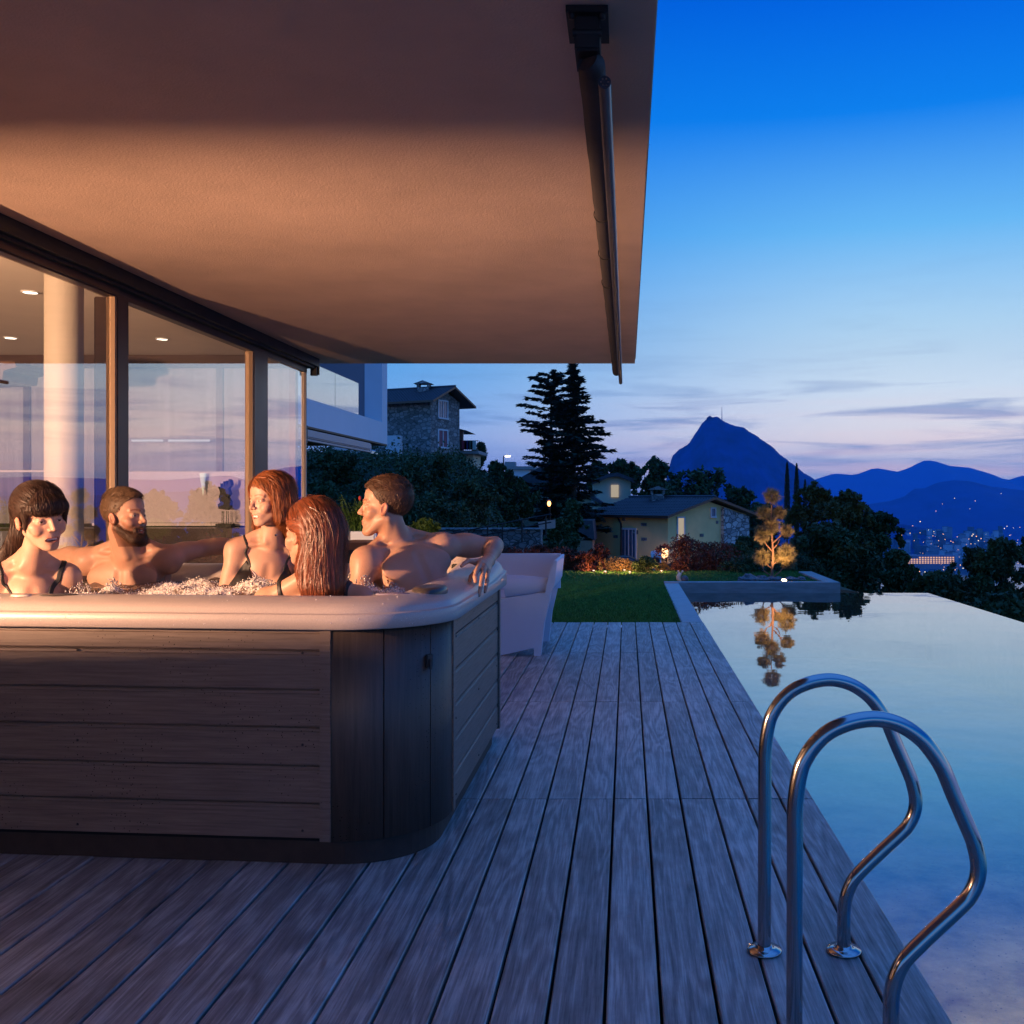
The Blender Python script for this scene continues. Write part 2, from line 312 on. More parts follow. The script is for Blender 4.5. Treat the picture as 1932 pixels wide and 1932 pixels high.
M_leafo=leaf('leaf_ochre',(.10,.07,.02),(.26,.17,.06),5)
M_topiary=leaf('topiary_needles',(.10,.10,.04),(.34,.27,.13),9)
M_shrubg=leaf('shrub_bright',(.03,.08,.015),(.09,.17,.03),6)
# ================================================================== terrain
def base_z(X,Y):
    X=np.asarray(X,float); Y=np.asarray(Y,float)
    sm=lambda a,b,x: (lambda t: t*t*(3-2*t))(np.clip((x-a)/(b-a),0,1))
    z=-.03-3.4*np.clip((Y-16.5)/55,0,1)
    z=z-np.where(Y>70,(Y-70)*.05,0)
    # plateau and bank on the left
    top=3.3+.05*np.clip(-X-11,0,30)
    bank=sm(-4.4,-10.5,X)*sm(34,54,Y)
    z=z*(1-bank)+top*bank
    # ground falls away right of the terrace
    drop=sm(2.9,6.5,X)*sm(-3,-2,Y+0*X)
    z=z-drop*(2.2+np.clip(Y-12,0,200)*.16)
    z=z-np.clip(Y-130,0,1e9)*.10*sm(-20,10,X)
    z=z-sm(14.2,18,Y)*(1-sm(22,30,Y))*0
    return np.maximum(z,-180)
def terrain():
    ys=np.concatenate([np.linspace(13.9,30,34),np.linspace(31,100,60),np.linspace(104,400,40),np.linspace(420,1900,40)])
    V=[];n=len(ys);K=90
    for y in ys:
        half=60+y*.9
        t=np.linspace(-1,1,K); xs=np.sign(t)*(np.abs(t)**1.6)*half
        z=base_z(xs,np.full(K,y)); V.append(np.stack([xs,np.full(K,y),z],1))
    V=np.concatenate(V); 
    V[:,2]+=RNG.normal(0,.06,len(V))*np.clip((V[:,1]-19)/8,0,1)
    i,j=np.meshgrid(np.arange(n-1),np.arange(K-1),indexing='ij'); a=(i*K+j).ravel()
    Fa=np.stack([a,a+1,a+K+1,a+K],1)
    # cut the pool and planter out of the sheet
    cx=V[Fa].mean(1); keep=~((cx[:,0]>.5)&(cx[:,0]<6)&(cx[:,1]<14.6))
    o=npmesh('hillside',V,Fa[keep],M_hill); tag(o,'dark overgrown hillside falling to the valley','hillside',kind='structure')
terrain()
def sheet(name,x0,x1,y0,y1,z,m,kind='structure',label=None):
    b=MB(); b.add([(x0,y0,z),(x1,y0,z),(x1,y1,z),(x0,y1,z)],[(0,1,2,3)]); o=b.build(name,m); tag(o,label,None,None,kind); return o
sheet('lawn',-40,.54,9.62,14.3,-.03,M_grass); 
b=MB(); b.add([(-40,14.3,-.03),(2.8,14.3,-.03),(2.8,16.9,-.035),(-40,16.9,-.035)],[(0,1,2,3)])
b.build('lawn_border',M_grass)['kind']='structure'
sheet('garden_ground',-60,-3.0,-40,9.4,-.16,M_hill); sheet('valley_ground',5.4,200,-60,13.9,-9,M_hill)
# grass blades
def blades(name,rects,n,h,m):
    X=[];Y=[];Z=[]
    for (x0,x1,y0,y1,z,wt) in rects:
        k=int(n*wt); X.append(RNG.uniform(x0,x1,k)); Y.append(RNG.uniform(y0,y1,k)); Z.append(np.full(k,z))
    X=np.concatenate(X);Y=np.concatenate(Y);Z=np.concatenate(Z); k=len(X)
    a=RNG.uniform(0,2*PI,k); hh=h*RNG.uniform(.5,1.3,k); wd=.004+.003*RNG.random(k); lx=RNG.normal(0,.5,k)*hh; ly=RNG.normal(0,.5,k)*hh
    p0=np.stack([X-np.cos(a)*wd,Y-np.sin(a)*wd,Z],1); p1=np.stack([X+np.cos(a)*wd,Y+np.sin(a)*wd,Z],1); p2=np.stack([X+lx,Y+ly,Z+hh],1)
    V=np.stack([p0,p1,p2],1).reshape(-1,3); o=npmesh(name,V,np.arange(3*k).reshape(-1,3),m,smooth=False)
    return tag(o,'short mown grass blades of the lawn','grass',kind='stuff')
blades('grass',[(-2.2,.535,9.64,14.3,-.03,.72),(-3,3.0,14.3,16.8,-.033,.28)],150000,.035,M_bladeg)
# far lake
b=MB(); zl=-176
b.add([(-9000,1500,zl),(14000,1500,zl),(14000,14000,zl),(-9000,14000,zl)],[(0,1,2,3)])
o=b.build('lake',mat('lake_water',(.04,.07,.12),.14,spec=.6,bump=(.02,.3,3))); tag(o,'pale blue lake far below the town',None,kind='structure')
# ------------------------------------------------------------------ mountains
def ridge(name,pts,Y,depth,m,seed,rough=6,zb=-178,extra=None,label=None):
    """a mountain massif: crest given in metres (x,z) at distance Y; slopes run forward and back"""
    rg=np.random.default_rng(seed); px=np.array([p[0] for p in pts]); pz=np.array([p[1] for p in pts])
    K=260; xs=np.linspace(px[0],px[-1],K); cz=np.interp(xs,px,pz)
    no=np.zeros(K)
    for o_ in range(5):
        kk=6*2**o_; no+=np.interp(np.linspace(0,kk,K),np.arange(kk+1),rg.normal(0,1,kk+1))*rough/(1.6**o_)
    cz=cz+no*np.clip((cz-zb)/200,0,1)
    R_=34; rows=[]
    for r in range(-R_,R_+1):
        t=r/R_; fall=1-abs(t)**.85
        z=zb+(cz-zb)*fall; wob=np.interp(np.linspace(0,26,K)+t*1.5,np.arange(-4,34),rg.normal(0,1,38))*0
        z=z+rg.normal(0,1,K)*rough*.4*min(1,abs(t)*6)*(abs(t)<.97)
        rows.append(np.stack([xs+rg.normal(0,1,K)*rough*.2,np.full(K,Y+t*depth),z],1))
    V=np.concatenate(rows); n=2*R_+1
    i,j=np.meshgrid(np.arange(n-1),np.arange(K-1),indexing='ij'); a=(i*K+j).ravel(); Fa=np.stack([a,a+1,a+K+1,a+K],1)
    o=npmesh(name,V,Fa,m); return tag(o,label,None,None,'structure')
def pxr(L,Y): return [((x-VX)/F*Y,H-(y-VY)/F*Y) for x,y in L]
M_mt=mat('forested_mountain',(.006,.045,.20),.95,noise=(.012,.35),spec=.1)  # blue of the evening air put into the slope colour
M_mt2=mat('distant_ridge',(.006,.10,.42),.95,noise=(.002,.08),spec=.1)  # strongest blue: distance haze put into the base colour
M_mt3=mat('middle_ridge',(.006,.06,.27),.95,noise=(.004,.15),spec=.1)  # haze blue put into the base, between near and far tones
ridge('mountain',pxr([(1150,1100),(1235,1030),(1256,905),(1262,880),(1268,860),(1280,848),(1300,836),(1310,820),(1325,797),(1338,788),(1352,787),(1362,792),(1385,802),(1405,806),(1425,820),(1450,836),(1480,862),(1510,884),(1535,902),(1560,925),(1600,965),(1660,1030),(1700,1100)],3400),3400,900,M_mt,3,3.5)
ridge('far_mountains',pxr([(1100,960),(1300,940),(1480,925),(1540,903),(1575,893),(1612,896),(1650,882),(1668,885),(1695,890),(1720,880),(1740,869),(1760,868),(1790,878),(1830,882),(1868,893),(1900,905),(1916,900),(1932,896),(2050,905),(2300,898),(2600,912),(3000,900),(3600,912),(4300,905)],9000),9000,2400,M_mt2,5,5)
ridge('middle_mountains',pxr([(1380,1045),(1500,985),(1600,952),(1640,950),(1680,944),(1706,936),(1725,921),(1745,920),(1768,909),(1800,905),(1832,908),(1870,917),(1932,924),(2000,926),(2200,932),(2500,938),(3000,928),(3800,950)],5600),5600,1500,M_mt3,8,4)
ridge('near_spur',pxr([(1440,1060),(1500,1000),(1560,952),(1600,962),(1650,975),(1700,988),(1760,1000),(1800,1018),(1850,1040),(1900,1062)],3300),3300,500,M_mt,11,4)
# summit: antenna mast on a small station
an=empty('summit_station',P(1362,795,3400),'thin transmission mast above a tiny chapel on the peaked mountain','antenna')
b=MB(); p=P(1362,795,3400); b.tube([p+Vector((0,0,-6)),p+Vector((0,0,16)),p+Vector((0,0,50))],[2.2,1.5,.8],6); b.build('mast',mat('mast_paint',(.5,.4,.45),.5,noise=(.1,.1)),an)
b=MB(); q=P(1340,790,3400); b.box(q.x-12,q.x+8,q.y-8,q.y+8,q.z-14,q.z+3); b.prism([(q.x-13,q.z+3),(q.x+9,q.z+3),(q.x-2,q.z+10)],'y',q.y-8,q.y+8); b.build('chapel',M_mt,an)
# town by the lake: blocks stepping down the shore
def town():
    rg=np.random.default_rng(4); mt=[mat('town_wall_%s'%n,c,.9,noise=(.05,.1)) for n,c in (('pale',(.45,.5,.6)),('grey',(.22,.27,.36)),('dim',(.08,.12,.2)))]
    n=0
    for k in range(210):
        x=rg.uniform(1560,1890); t=rg.random(); y=1000+68*t+rg.uniform(-6,6)
        if x<1640 and y<1010+ (1640-x)*.1: continue
        d=3300-900*t+rg.uniform(-60,60); c=P(x,y,d); 
        wd=rg.uniform(9,22); hh=rg.uniform(7,22)*(1.25 if t>.4 else .7); b=MB()
        b.box(c.x-wd/2,c.x+wd/2,c.y,c.y+14,c.z-60,c.z+hh)
        b.box(c.x-wd/2-.6,c.x+wd/2+.6,c.y-.6,c.y+14.6,c.z+hh,c.z+hh+1,1)
        o=b.build('town_building',[mt[rg.integers(0,3)],mt[2]])
        tn=o.data.materials[0].name.split('_')[-1]; tag(o,'%s %s block %s'%(tn,('tall narrow' if wd<13 and hh>14 else 'tall' if hh>14 else 'narrow low' if wd<13 else 'broad low'),('in the left part of the lakeside town' if x<1660 else 'left of the middle of the lakeside town' if x<1760 else 'right of the middle of the lakeside town' if x<1830 else 'in the right part of the lakeside town')+(', near the shore' if t>.6 else ', up the slope' if t<.25 else '')),'building','apartment blocks of the lakeside town'); n+=1
town()
def townlights():
    rg=np.random.default_rng(9); mo=emat('orange_street_light',(1.0,.46,.18),3.2); mw=emat('white_street_light',(1,.80,.5),2.6)
    L=[(1736,984,1.6,1),(1717,1006,1.3,0),(1736,1005,1.2,0),(1762,1003,1.2,1),(1760,1011,1.2,0),(1701,1010,1.3,0),(1783,1018,1.2,0),(1794,1021,1.3,0),(1798,1023,1.2,0),(1806,1013,1.1,0),(1828,1017,1.1,0),(1834,1011,1.5,1),(1836,1008,1.6,1),(1842,1012,1.6,0),(1851,1016,1.5,0),(1846,1020,1.5,1),(1857,1022,1.4,0),(1863,1024,1.4,1),(1868,1020,1.3,0),(1873,1022,1.3,1),(1880,1026,1.2,0),(1861,1032,1.4,0),(1842,1034,1.4,0),(1832,1026,1.2,0),(1815,1026,1.1,1),(1897,1032,1.2,0),(1905,1010,1.2,1),(1766,964,1.0,0),(1722,992,1.0,0),(1752,1000,1.0,1),(1771,1020,1.2,0),(1780,1008,1.1,0),(1790,1030,1.0,0),(1742,1023,1.0,0),(1725,1020,1.0,0),(1775,1034,1.0,0),(1750,1040,1.0,0),(1705,1034,1.0,1),(1840,945,1.2,0),(1889,931,1.0,1),(1801,940,1.1,1),(1778,951,1.0,0),(1895,997,1.4,1),(1900,993,1.3,1),(1912,996,1.0,1),(1924,995,1.0,0),(1830,960,.8,1),(1812,1066,1.5,0),(1817,1072,1.4,1),(1802,1075,1.4,0),(1795,1076,1.4,1),(1788,1078,1.4,0),(1780,1075,1.3,0),(1770,1078,1.3,0),(1745,1079,1.3,1),(1735,1078,1.3,0),(1853,1066,1.3,0),(1869,1078,1.3,0)]
    for _ in range(60):
        L.append((rg.uniform(1690,1925),rg.uniform(1003,1074),rg.uniform(.55,1.0),int(rg.random()<.35)))
    for x,y,s,kk in L:
        yy=min(max(y,900),1080); d=3250-850*max(0,min(1,(yy-1000)/70)); d=min(d,3000 if x<1800 or yy>1000 else 4200)
        if yy<1000: d=4300 if x>1770 else 3000
        c=P(x,y,d-160); b=MB(); r=s*d/F*.55
        bm=bmesh.new(); bmesh.ops.create_icosphere(bm,subdivisions=1,radius=r); b.add([v.co+c for v in bm.verts],[[v.index for v in f.verts] for f in bm.faces]); bm.free()
        o=b.build('town_light',mw if kk else mo); tag(o,'%s %s lamp glowing %s'%('larger' if s>1.25 else 'small' if s>.85 else 'tiny','white' if kk else 'orange',('on the far hillside' if yy<1000 else ('in the left part of the lakeside town' if x<1760 else 'in the middle of the lakeside town' if x<1830 else 'in the right part of the lakeside town')+(', at the shore' if yy>1055 else ', high up the slope' if yy<1018 else ''))),'light','glowing lamps of the lakeside town')
townlights()
# long lit building at the waterfront
hb=empty('lakeside_hotel',P(1755,1060,2350),'long brightly lit hotel at the lake shore below the town','hotel')
b=MB(); c0=P(1712,1064,2350); c1=P(1801,1048,2350); b.box(c0.x,c1.x,2350,2380,c0.z-12,c1.z); b.build('wall',mat('hotel_wall',(.2,.2,.3),.9,noise=(.05,.1)),hb)
b=MB()
for r in range(4):
    z=c0.z+(c1.z-c0.z)*(r+.5)/4.6
    for k in range(17):
        if r==3 and k<4: continue
        x=c0.x+(c1.x-c0.x)*(k+.5)/17; b.box(x-2,x+2,2349,2349.6,z-1.2,z+1.3)
b.build('window_row',emat('hotel_window_light',(1,.55,.36),1.0),hb)
# ================================================================== deck
def deck():
    V=[];Fa=[];rnd=[]
    pitch=.1335; gap=.0085; XE=.748; xs=[]
    k=0
    while XE-k*pitch>-3.03: xs.append(k); k+=1
    joints=[-.9,.16,2.045,3.936,5.827,7.718,9.61]
    for k in xs:
        x1=XE-k*pitch-(0 if k==0 else gap/2); x0=max(XE-(k+1)*pitch+gap/2,-3.03)
        if x1<=x0+.01: continue
        for j in range(len(joints)-1):
            y0=joints[j]+(.004 if j==3 else .0016); y1=joints[j+1]-(.004 if j==2 else .0016)
            r=RNG.random(); dz=RNG.normal(0,.0006); e=.003; n=len(V)
            sec=[(x0,-.022),(x0,-e),(x0+e,0),(x1-e,0),(x1,-e),(x1,-.022)]
            for y in (y0,y1):
                for (x,z) in sec: V.append((x,y,z+dz)); rnd.append(r)
            for i in range(5): Fa.append((n+i,n+i+1,n+i+7,n+i+6))
            Fa.append((n,n+1,n+4,n+5)); Fa.append((n+1,n+2,n+3,n+4)); Fa.append((n+6,n+7,n+10,n+11)); Fa.append((n+7,n+8,n+9,n+10))
    o=npmesh('deck',V,Fa,M_deck,smooth=False,attrs={'rnd':('FLOAT',rnd)}); tag(o,'weathered hardwood planks of the terrace',None,kind='structure')
    # dark substructure and pool-side fascia
    b=MB(); b.box(-3.03,.735,-.9,9.605,-.14,-.05); o=b.build('deck_underside',M_black); tag(o,None,None,kind='structure')
    # shallow dark screw heads / slot marks along the butt joints
deck()
# ================================================================== pool
ZW=-.13; XR=4.24; YF=13.95
M_pfloor=None
def pool():
    m,nt,b=newmat('pool_floor_sand'); N=nt.nodes.new; L=nt.links.new
    tc=N('ShaderNodeTexCoord'); n=N('ShaderNodeTexNoise'); L(tc.outputs['Object'],n.inputs[0]); n.inputs['Scale'].default_value=2.6; n.inputs['Detail'].default_value=9; n.inputs['Roughness'].default_value=.68
    cr=N('ShaderNodeValToRGB'); L(n.outputs[0],cr.inputs[0]); e=cr.color_ramp.elements; e[0].position=.34; e[1].position=.68; e[0].color=(.26,.19,.08,1); e[1].color=(.80,.62,.32,1)
    v=N('ShaderNodeTexVoronoi'); L(tc.outputs['Object'],v.inputs[0]); v.inputs['Scale'].default_value=26
    mr=N('ShaderNodeMapRange'); L(v.outputs['Distance'],mr.inputs[0]); mr.inputs[1].default_value=.04; mr.inputs[2].default_value=.16
    mx=N('ShaderNodeMix'); mx.data_type='RGBA'; L(mr.outputs[0],mx.inputs[0]); mx.inputs[6].default_value=(.10,.07,.04,1); L(cr.outputs[0],mx.inputs[7]); L(mx.outputs[2],b.inputs['Base Color']); b.inputs['Roughness'].default_value=.9
    bm_=N('ShaderNodeBump'); bm_.inputs['Distance'].default_value=.02; bm_.inputs['Strength'].default_value=.5; L(n.outputs[0],bm_.inputs['Height']); L(bm_.outputs[0],b.inputs['Normal'])
    zf=-1.05; x0=.745
    q=MB(); 
    q.box(x0-.25,XR+.1,-2.6,YF+.1,zf-.2,zf)                     # floor slab
    q.box(x0-.02,x0,-2.6,YF,zf,-.03)                             # wall under the deck edge
    q.box(XR,XR+.06,-2.6,YF+.06,zf,ZW-.004)                      # infinity edges
    q.box(x0,XR,YF,YF+.06,zf,ZW-.004)
    o=q.build('pool_basin',m); tag(o,'sandy coloured basin of the infinity pool',None,kind='structure')
    wm=bpy.data.materials.new('pool_water'); wm.use_nodes=True; nt=wm.node_tree; nt.nodes.clear(); N=nt.nodes.new; L=nt.links.new
    out=N('ShaderNodeOutputMaterial'); t=N('ShaderNodeBsdfTransparent'); t.inputs[0].default_value=(.44,.62,.82,1)
    g=N('ShaderNodeBsdfGlossy'); g.inputs['Roughness'].default_value=.012; f=N('ShaderNodeLayerWeight'); f.inputs[0].default_value=.5; pw=N('ShaderNodeMath'); pw.operation='POWER'; L(f.outputs['Facing'],pw.inputs[0]); pw.inputs[1].default_value=2.0; ma=N('ShaderNodeMath'); ma.operation='MULTIPLY_ADD'; L(pw.outputs[0],ma.inputs[0]); ma.inputs[1].default_value=.95; ma.inputs[2].default_value=.07
    tc=N('ShaderNodeTexCoord'); n=N('ShaderNodeTexNoise'); L(tc.outputs['Object'],n.inputs[0]); n.inputs['Scale'].default_value=1.6; n.inputs['Detail'].default_value=2
    bp=N('ShaderNodeBump'); bp.inputs['Strength'].default_value=.05; bp.inputs['Distance'].default_value=.05; L(n.outputs[0],bp.inputs['Height']); L(bp.outputs[0],g.inputs['Normal']); L(bp.outputs[0],f.inputs['Normal'])
    mx=N('ShaderNodeMixShader'); L(ma.outputs[0],mx.inputs[0]); L(t.outputs[0],mx.inputs[1]); L(g.outputs[0],mx.inputs[2]); L(mx.outputs[0],out.inputs[0])
    q=MB(); q.add([(x0,-2.6,ZW),(XR+.055,-2.6,ZW),(XR+.055,YF+.055,ZW),(x0,YF+.055,ZW)],[(0,1,2,3)]); o=q.build('pool_water',wm); tag(o,'still water of the infinity pool mirroring the sky',None,kind='structure')
    # coping beside the lawn
    q=MB(); q.box(.535,.745,9.62,14.1,-.3,.0,bev=.006); o=q.build('pool_coping',M_coping); tag(o,'stone coping strip between lawn and pool',None,kind='structure')
    # planter L-wall
    p=empty('concrete_planter',(1.9,14.2,-.2),'low board-marked concrete planter wall at the far end of the pool','planter')
    q=MB(); q.box(.535,3.07,14.1,14.32,-1.0,.012,bev=.006); q.build('front_wall',M_concrete,p)
    q=MB(); q.box(2.85,3.07,14.323,16.3,-1.0,.011,bev=.006); q.build('side_wall',M_concrete,p)
    sheet('planter_soil',.75,2.85,14.3,17,-.028,M_hill)
pool()
def pool_lamp():
    for x,y,lab,en in ((2.7,3.3,'added round underwater pool lamp glowing warm, outside the frame at the lower right',170),):
        e=empty('pool_lamp',(x,y,-1.04),lab,'lamp'); q=MB(); q.lathe((x,y,-1.05),[(.12,0),(.12,.03),(.085,.035)],28); q.build('ring',M_steel,e); q=MB(); q.lathe((x,y,-1.05),[(.085,.033),(.001,.036)],28); q.build('lens',emat('pool_lens',(1,.72,.4),1.5),e)
        lamp('pool_light','SPOT',(2.5,3.5,-.35),en,(1,.70,.20),size=.10,rot=(1.55,4.9,-1.05),spot=R(95),blend=.9)  # warm spot added for the golden near corner, apart from the fixture
pool_lamp()
# ================================================================== handrails
HR=[(1442,1788),(1443,1500),(1443.5,1417),(1451,1365),(1461,1341),(1476,1320),(1495,1303),(1517,1292),(1541,1285),(1566,1282.5),(1590,1286),(1611,1294),(1631,1307),(1648.6,1324),(1671,1357),(1690,1402),(1716,1462),(1722,1480),(1726.6,1500),(1727.5,1518),(1723.5,1537),(1714,1556),(1701,1571),(1660,1609),(1622,1646),(1608,1664),(1598,1687),(1593,1712),(1592,1740),(1592,1793)]
def handrail():
    D=2.606; root=empty('pool_handrail',(.47,D,0),'farther of the two curved polished steel grab rails at the pool ladder','handrail','curved steel grab rails of the pool ladder')
    pts=[P(x,y,D) for x,y in HR]; pts[0].z=0; pts[-1].z=0
    # Catmull-Rom resample
    out=[]
    for i in range(len(pts)-1):
        p0=pts[max(i-1,0)];p1=pts[i];p2=pts[i+1];p3=pts[min(i+2,len(pts)-1)]
        for k in range(5):
            t=k/5; out.append(.5*((2*p1)+(p2-p0)*t+(2*p0-5*p1+4*p2-p3)*t*t+(3*p1-p0-3*p2+p3)*t*t*t))
    out.append(pts[-1]); b=MB(); b.tube(out,.0178,20); tube=b.build('tube',M_steel,root)
    for e in (pts[0],pts[-1]):
        b=MB(); b.lathe((e.x,e.y,.0),[(.001,.0),(.044,.0),(.0465,.003),(.0455,.007),(.030,.0085),(.0225,.012),(.021,.017),(.0178,.018)],32); b.build('flange',M_steel,root)
    c=root.copy(); C.objects.link(c); c.location=(.47,2.14,0); c['label']='nearer of the two curved polished steel grab rails, cut off by the frame bottom'
    for ch in root.children:
        mi=ch.matrix_parent_inverse.copy(); d=ch.copy(); C.objects.link(d); d.parent=c; d.matrix_parent_inverse=mi
handrail()
# ================================================================== house: roof slab, glazing, interior
def house():
    q=MB(); q.box(-13,.078,-3.0,9.75,2.555,2.83); q.box(-13,.086,-3.0,9.758,2.60,2.835)
    o=q.build('roof_slab',M_stucco); tag(o,'broad flat plastered roof overhang above the terrace','roof overhang')
    g=empty('glass_front',(-3.05,7,0),'long bronze framed sliding glass front of the living room','glass wall')
    q=MB(); q.box(-3.03,-2.955,1.5,9.42,2.475,2.553); q.box(-3.06,-2.985,1.5,9.38,2.455,2.475); q.build('sliding_track',M_track,g)
    q=MB(); q.box(-3.10,-3.035,1.5,9.30,2.405,2.553); q.box(-3.09,-3.02,1.5,5.83,2.415,2.47); q.build('head_frame',M_bronze,g)
    M_tan=mat('tan_frame',(.42,.27,.16),.45,noise=(3,.08))  # tan of the lit front faces put into the frame colour
    for (y0,y1,x0,m) in ((5.83,5.96,-3.17,M_bronze),(7.97,8.27,-3.11,M_bronze)):
        q=MB(); q.box(x0,-3.028,y0,y1,.02,2.405,bev=.003); q.box(x0+.02,-3.034,y0-.022,y0-.001,.02,2.404,1); q.build('post',[m,M_tan],g)
    q=MB(); q.box(-3.09,-3.045,8.0,8.06,.02,2.404); q.build('jamb',M_tan,g)
    q=MB(); q.box(-3.075,-3.03,9.25,9.275,.02,2.404); q.build('end_profile',mat('pale_seal',(.5,.42,.36),.5,noise=(4,.1)),g)
    q=MB(); q.box(-3.10,-3.02,1.5,9.27,-.02,.03); q.build('sill_track',M_dark,g)
    for y0,y1,xx in ((1.5,5.825,-3.06),(5.965,7.965,-3.065),(8.275,9.248,-3.05)):
        q=MB(); q.add([(xx,y0,.03),(xx,y1,.03),(xx,y1,2.42),(xx,y0,2.42)],[(0,1,2,3)]); q.build('pane',M_glass,g)
    # end cap of the track
    q=MB(); q.box(-3.025,-2.955,9.42,9.425,2.40,2.553); q.box(-3.03,-2.97,9.38,9.42,2.39,2.475); q.build('track_end',M_dark,g)
    # interior
    o=sheet('interior_ceiling',-13,-3.105,-1,9.2,2.548,M_ceil,label='warm lit ceiling of the living room')
    sheet('interior_floor',-13,-3.10,-1,9.2,.012,mat('interior_floor',(.10,.07,.06),.35,noise=(2,.2)))
    q=MB(); q.box(-13.1,-13,-1,9.3,0,2.55); q.box(-13,-3.1,-1.1,-1.0,0,2.55); o=q.build('living_room_wall',M_cream); tag(o,'cream back walls deep inside the living room','wall')
    q=MB(); q.lathe((-3.215,5.6,0),[(.1,.015),(.1,2.547)],40); o=q.build('round_column',M_column); tag(o,'cream round column just behind the first glass pane','column')
    # far partition with glazed openings
    p=empty('rear_glazing',(-8,9.2,0),'dark framed far wall of the living room with tall panes','glass wall')
    q=MB(); q.box(-13,-3.09,9.12,9.25,2.43,2.547); q.build('head_beam',mat('brown_head',(.07,.04,.03),.6,noise=(3,.1)),p)
    for x in (-3.12,-3.8,-4.75,-5.6,-6.6,-7.8,-9.2):
        q=MB(); q.box(x-.03,x+.03,9.14,9.21,.02,2.43); q.build('mullion',M_bronze,p)
    q=MB(); q.box(-13,-3.09,9.16,9.19,.02,.98); q.build('lower_panel',M_dark,p)
    q=MB(); q.add([(-13,9.17,.98),(-3.09,9.17,.98),(-3.09,9.17,2.43),(-13,9.17,2.43)],[(0,1,2,3)]); q.build('pane',mat('lilac_curtain',(.26,.26,.31),.7,noise=(2.5,.25),stretch=(6,1,.2)),p)
    q=MB(); q.box(-4.62,-3.50,9.02,9.08,.99,1.46); o=q.build('wall_panel',mat('lilac_panel',(.62,.58,.64),.7,noise=(1,.04))); tag(o,'pale lilac panel on the far living room wall behind the sculpture','wall panel')
    q=MB(); q.box(-7.4,-3.3,8.55,9.0,.0,.95,bev=.01); o=q.build('sideboard',mat('dark_veneer',(.05,.035,.035),.3,noise=(3,.2))); tag(o,'long dark low sideboard at the far end of the living room','sideboard')
    q=MB(); q.box(-4.9,-3.35,8.98,9.015,.962,.985); q.box(-7.2,-5.1,8.98,9.015,1.455,1.47); o=q.build('wall_shelf',mat('shelf_white',(.7,.66,.66),.5,noise=(3,.03))); tag(o,'thin white shelf line on the far living room wall','shelf')
    # flame sculpture
    def at(x,y,d=8.85): return P(x,y,d)
    s=empty('swan_sculpture',at(425,985),'dark spiky bird shaped sculpture on thin legs standing on the sideboard','sculpture')
    q=MB(); bz=at(425,985)
    q.box(bz.x-.07,bz.x+.07,8.8,8.9,.951,.985,bev=.004); q.build('base',M_dark,s)
    q=MB()
    for dx in (-.03,-.015,.012,.028): q.tube([(bz.x+dx,8.85,.98),(bz.x+dx*.9,8.85,1.10)],.003,6)
    q.build('legs',M_dark,s)
    q=MB(); prof=[(415,960),(413,952),(418,948),(415,938),(418,930),(414,918),(419,924),(418,912),(422,922),(424,908),(426,920),(429,907),(431,918),(434,904),(437,906),(438,915),(433,922),(436,932),(431,938),(437,946),(436,957),(430,962)]
    q.prism([(at(x,y).x,at(x,y).z) for x,y in prof],'y',8.82,8.88); q.build('body',M_dark,s)
    q=MB(); c=at(374,937); q.lathe((c.x,8.95,0),[(.002,at(374,935,8.95).z),(.03,at(374,893,8.95).z),(.001,at(374,893,8.95).z+.002)],20); o=q.build('cone_lamp',mat('pale_cone',(.75,.85,.82),.5,noise=(3,.03),emit=(.7,1,.9),estr=.35)); tag(o,'pale slender inverted cone vase beside the sculpture, with a faint added glow','lamp')  # a cone vase; its glow is added through emission
    # strip light
    q=MB()
    for a,bb in ((250,307),(319,395)): q.box(at(a,828,9.05).x,at(bb,828,9.05).x,9.03,9.06,at(a,833,9.05).z,at(a,829.5,9.05).z)
    o=q.build('strip_light',emat('strip_glow',(1,.9,.8),.8)); tag(o,'thin white strip light glowing on the far living room wall','light')
    # dark ventilation hood hanging at the left
    q=MB(); a=at(-40,684,7); q.prism([(a.x,a.z),(at(60,690,7).x,at(60,690,7).z),(at(64,698,7).x,at(64,700,7).z),(at(40,706,7).x,at(40,706,7).z),(at(38,722,7).x,at(38,722,7).z),(a.x,a.z-.16)],'y',6.8,7.2); o=q.build('hanging_hood',mat('hood_brown',(.10,.05,.03),.5,noise=(5,.2))); tag(o,'dark brown hood hanging in the living room at the left frame edge','hood')
    # recessed downlights
    first=None
    for dx,dy,desc in ((-3.88,6.35,'recessed ceiling downlight seen through the second glass pane, left one'),(-3.88,8.2,'recessed ceiling downlight nearest the second post'),(-5.1,8.2,'recessed ceiling downlight lower at the left frame edge'),(-5.1,6.35,'recessed ceiling downlight beyond the left frame edge'),(-3.88,4.5,'recessed ceiling downlight nearest the terrace corner')):
        pass
    sp=[((57,548),6.35,'recessed ceiling downlight left of the round column, upper one'),((20,635),8.14,'recessed ceiling downlight left of the round column, lower one'),((306,637),8.2,'recessed ceiling downlight behind the middle glass pane')]
    for (px,py),d,lab in sp:
        c=P(px,py,d); e=empty('downlight',(c.x,d,2.546),lab,'downlight','recessed downlights of the living room')
        q=MB(); q.lathe((c.x,d,0),[(.055,2.547),(.056,2.541),(.043,2.540)],24); q.build('trim_ring',M_winframe,e)
        q=MB(); q.lathe((c.x,d,0),[(.043,2.5405),(.0005,2.543)],24); q.build('bulb',M_down,e)
    # unseen plates added to cut the interior lamp's light off deck and ceiling
    lx,ly,lz=LAMP
    e=empty('floor_lamp',(lx,ly,0),'added light blocking plates on a stand beyond the left frame edge','lamp')
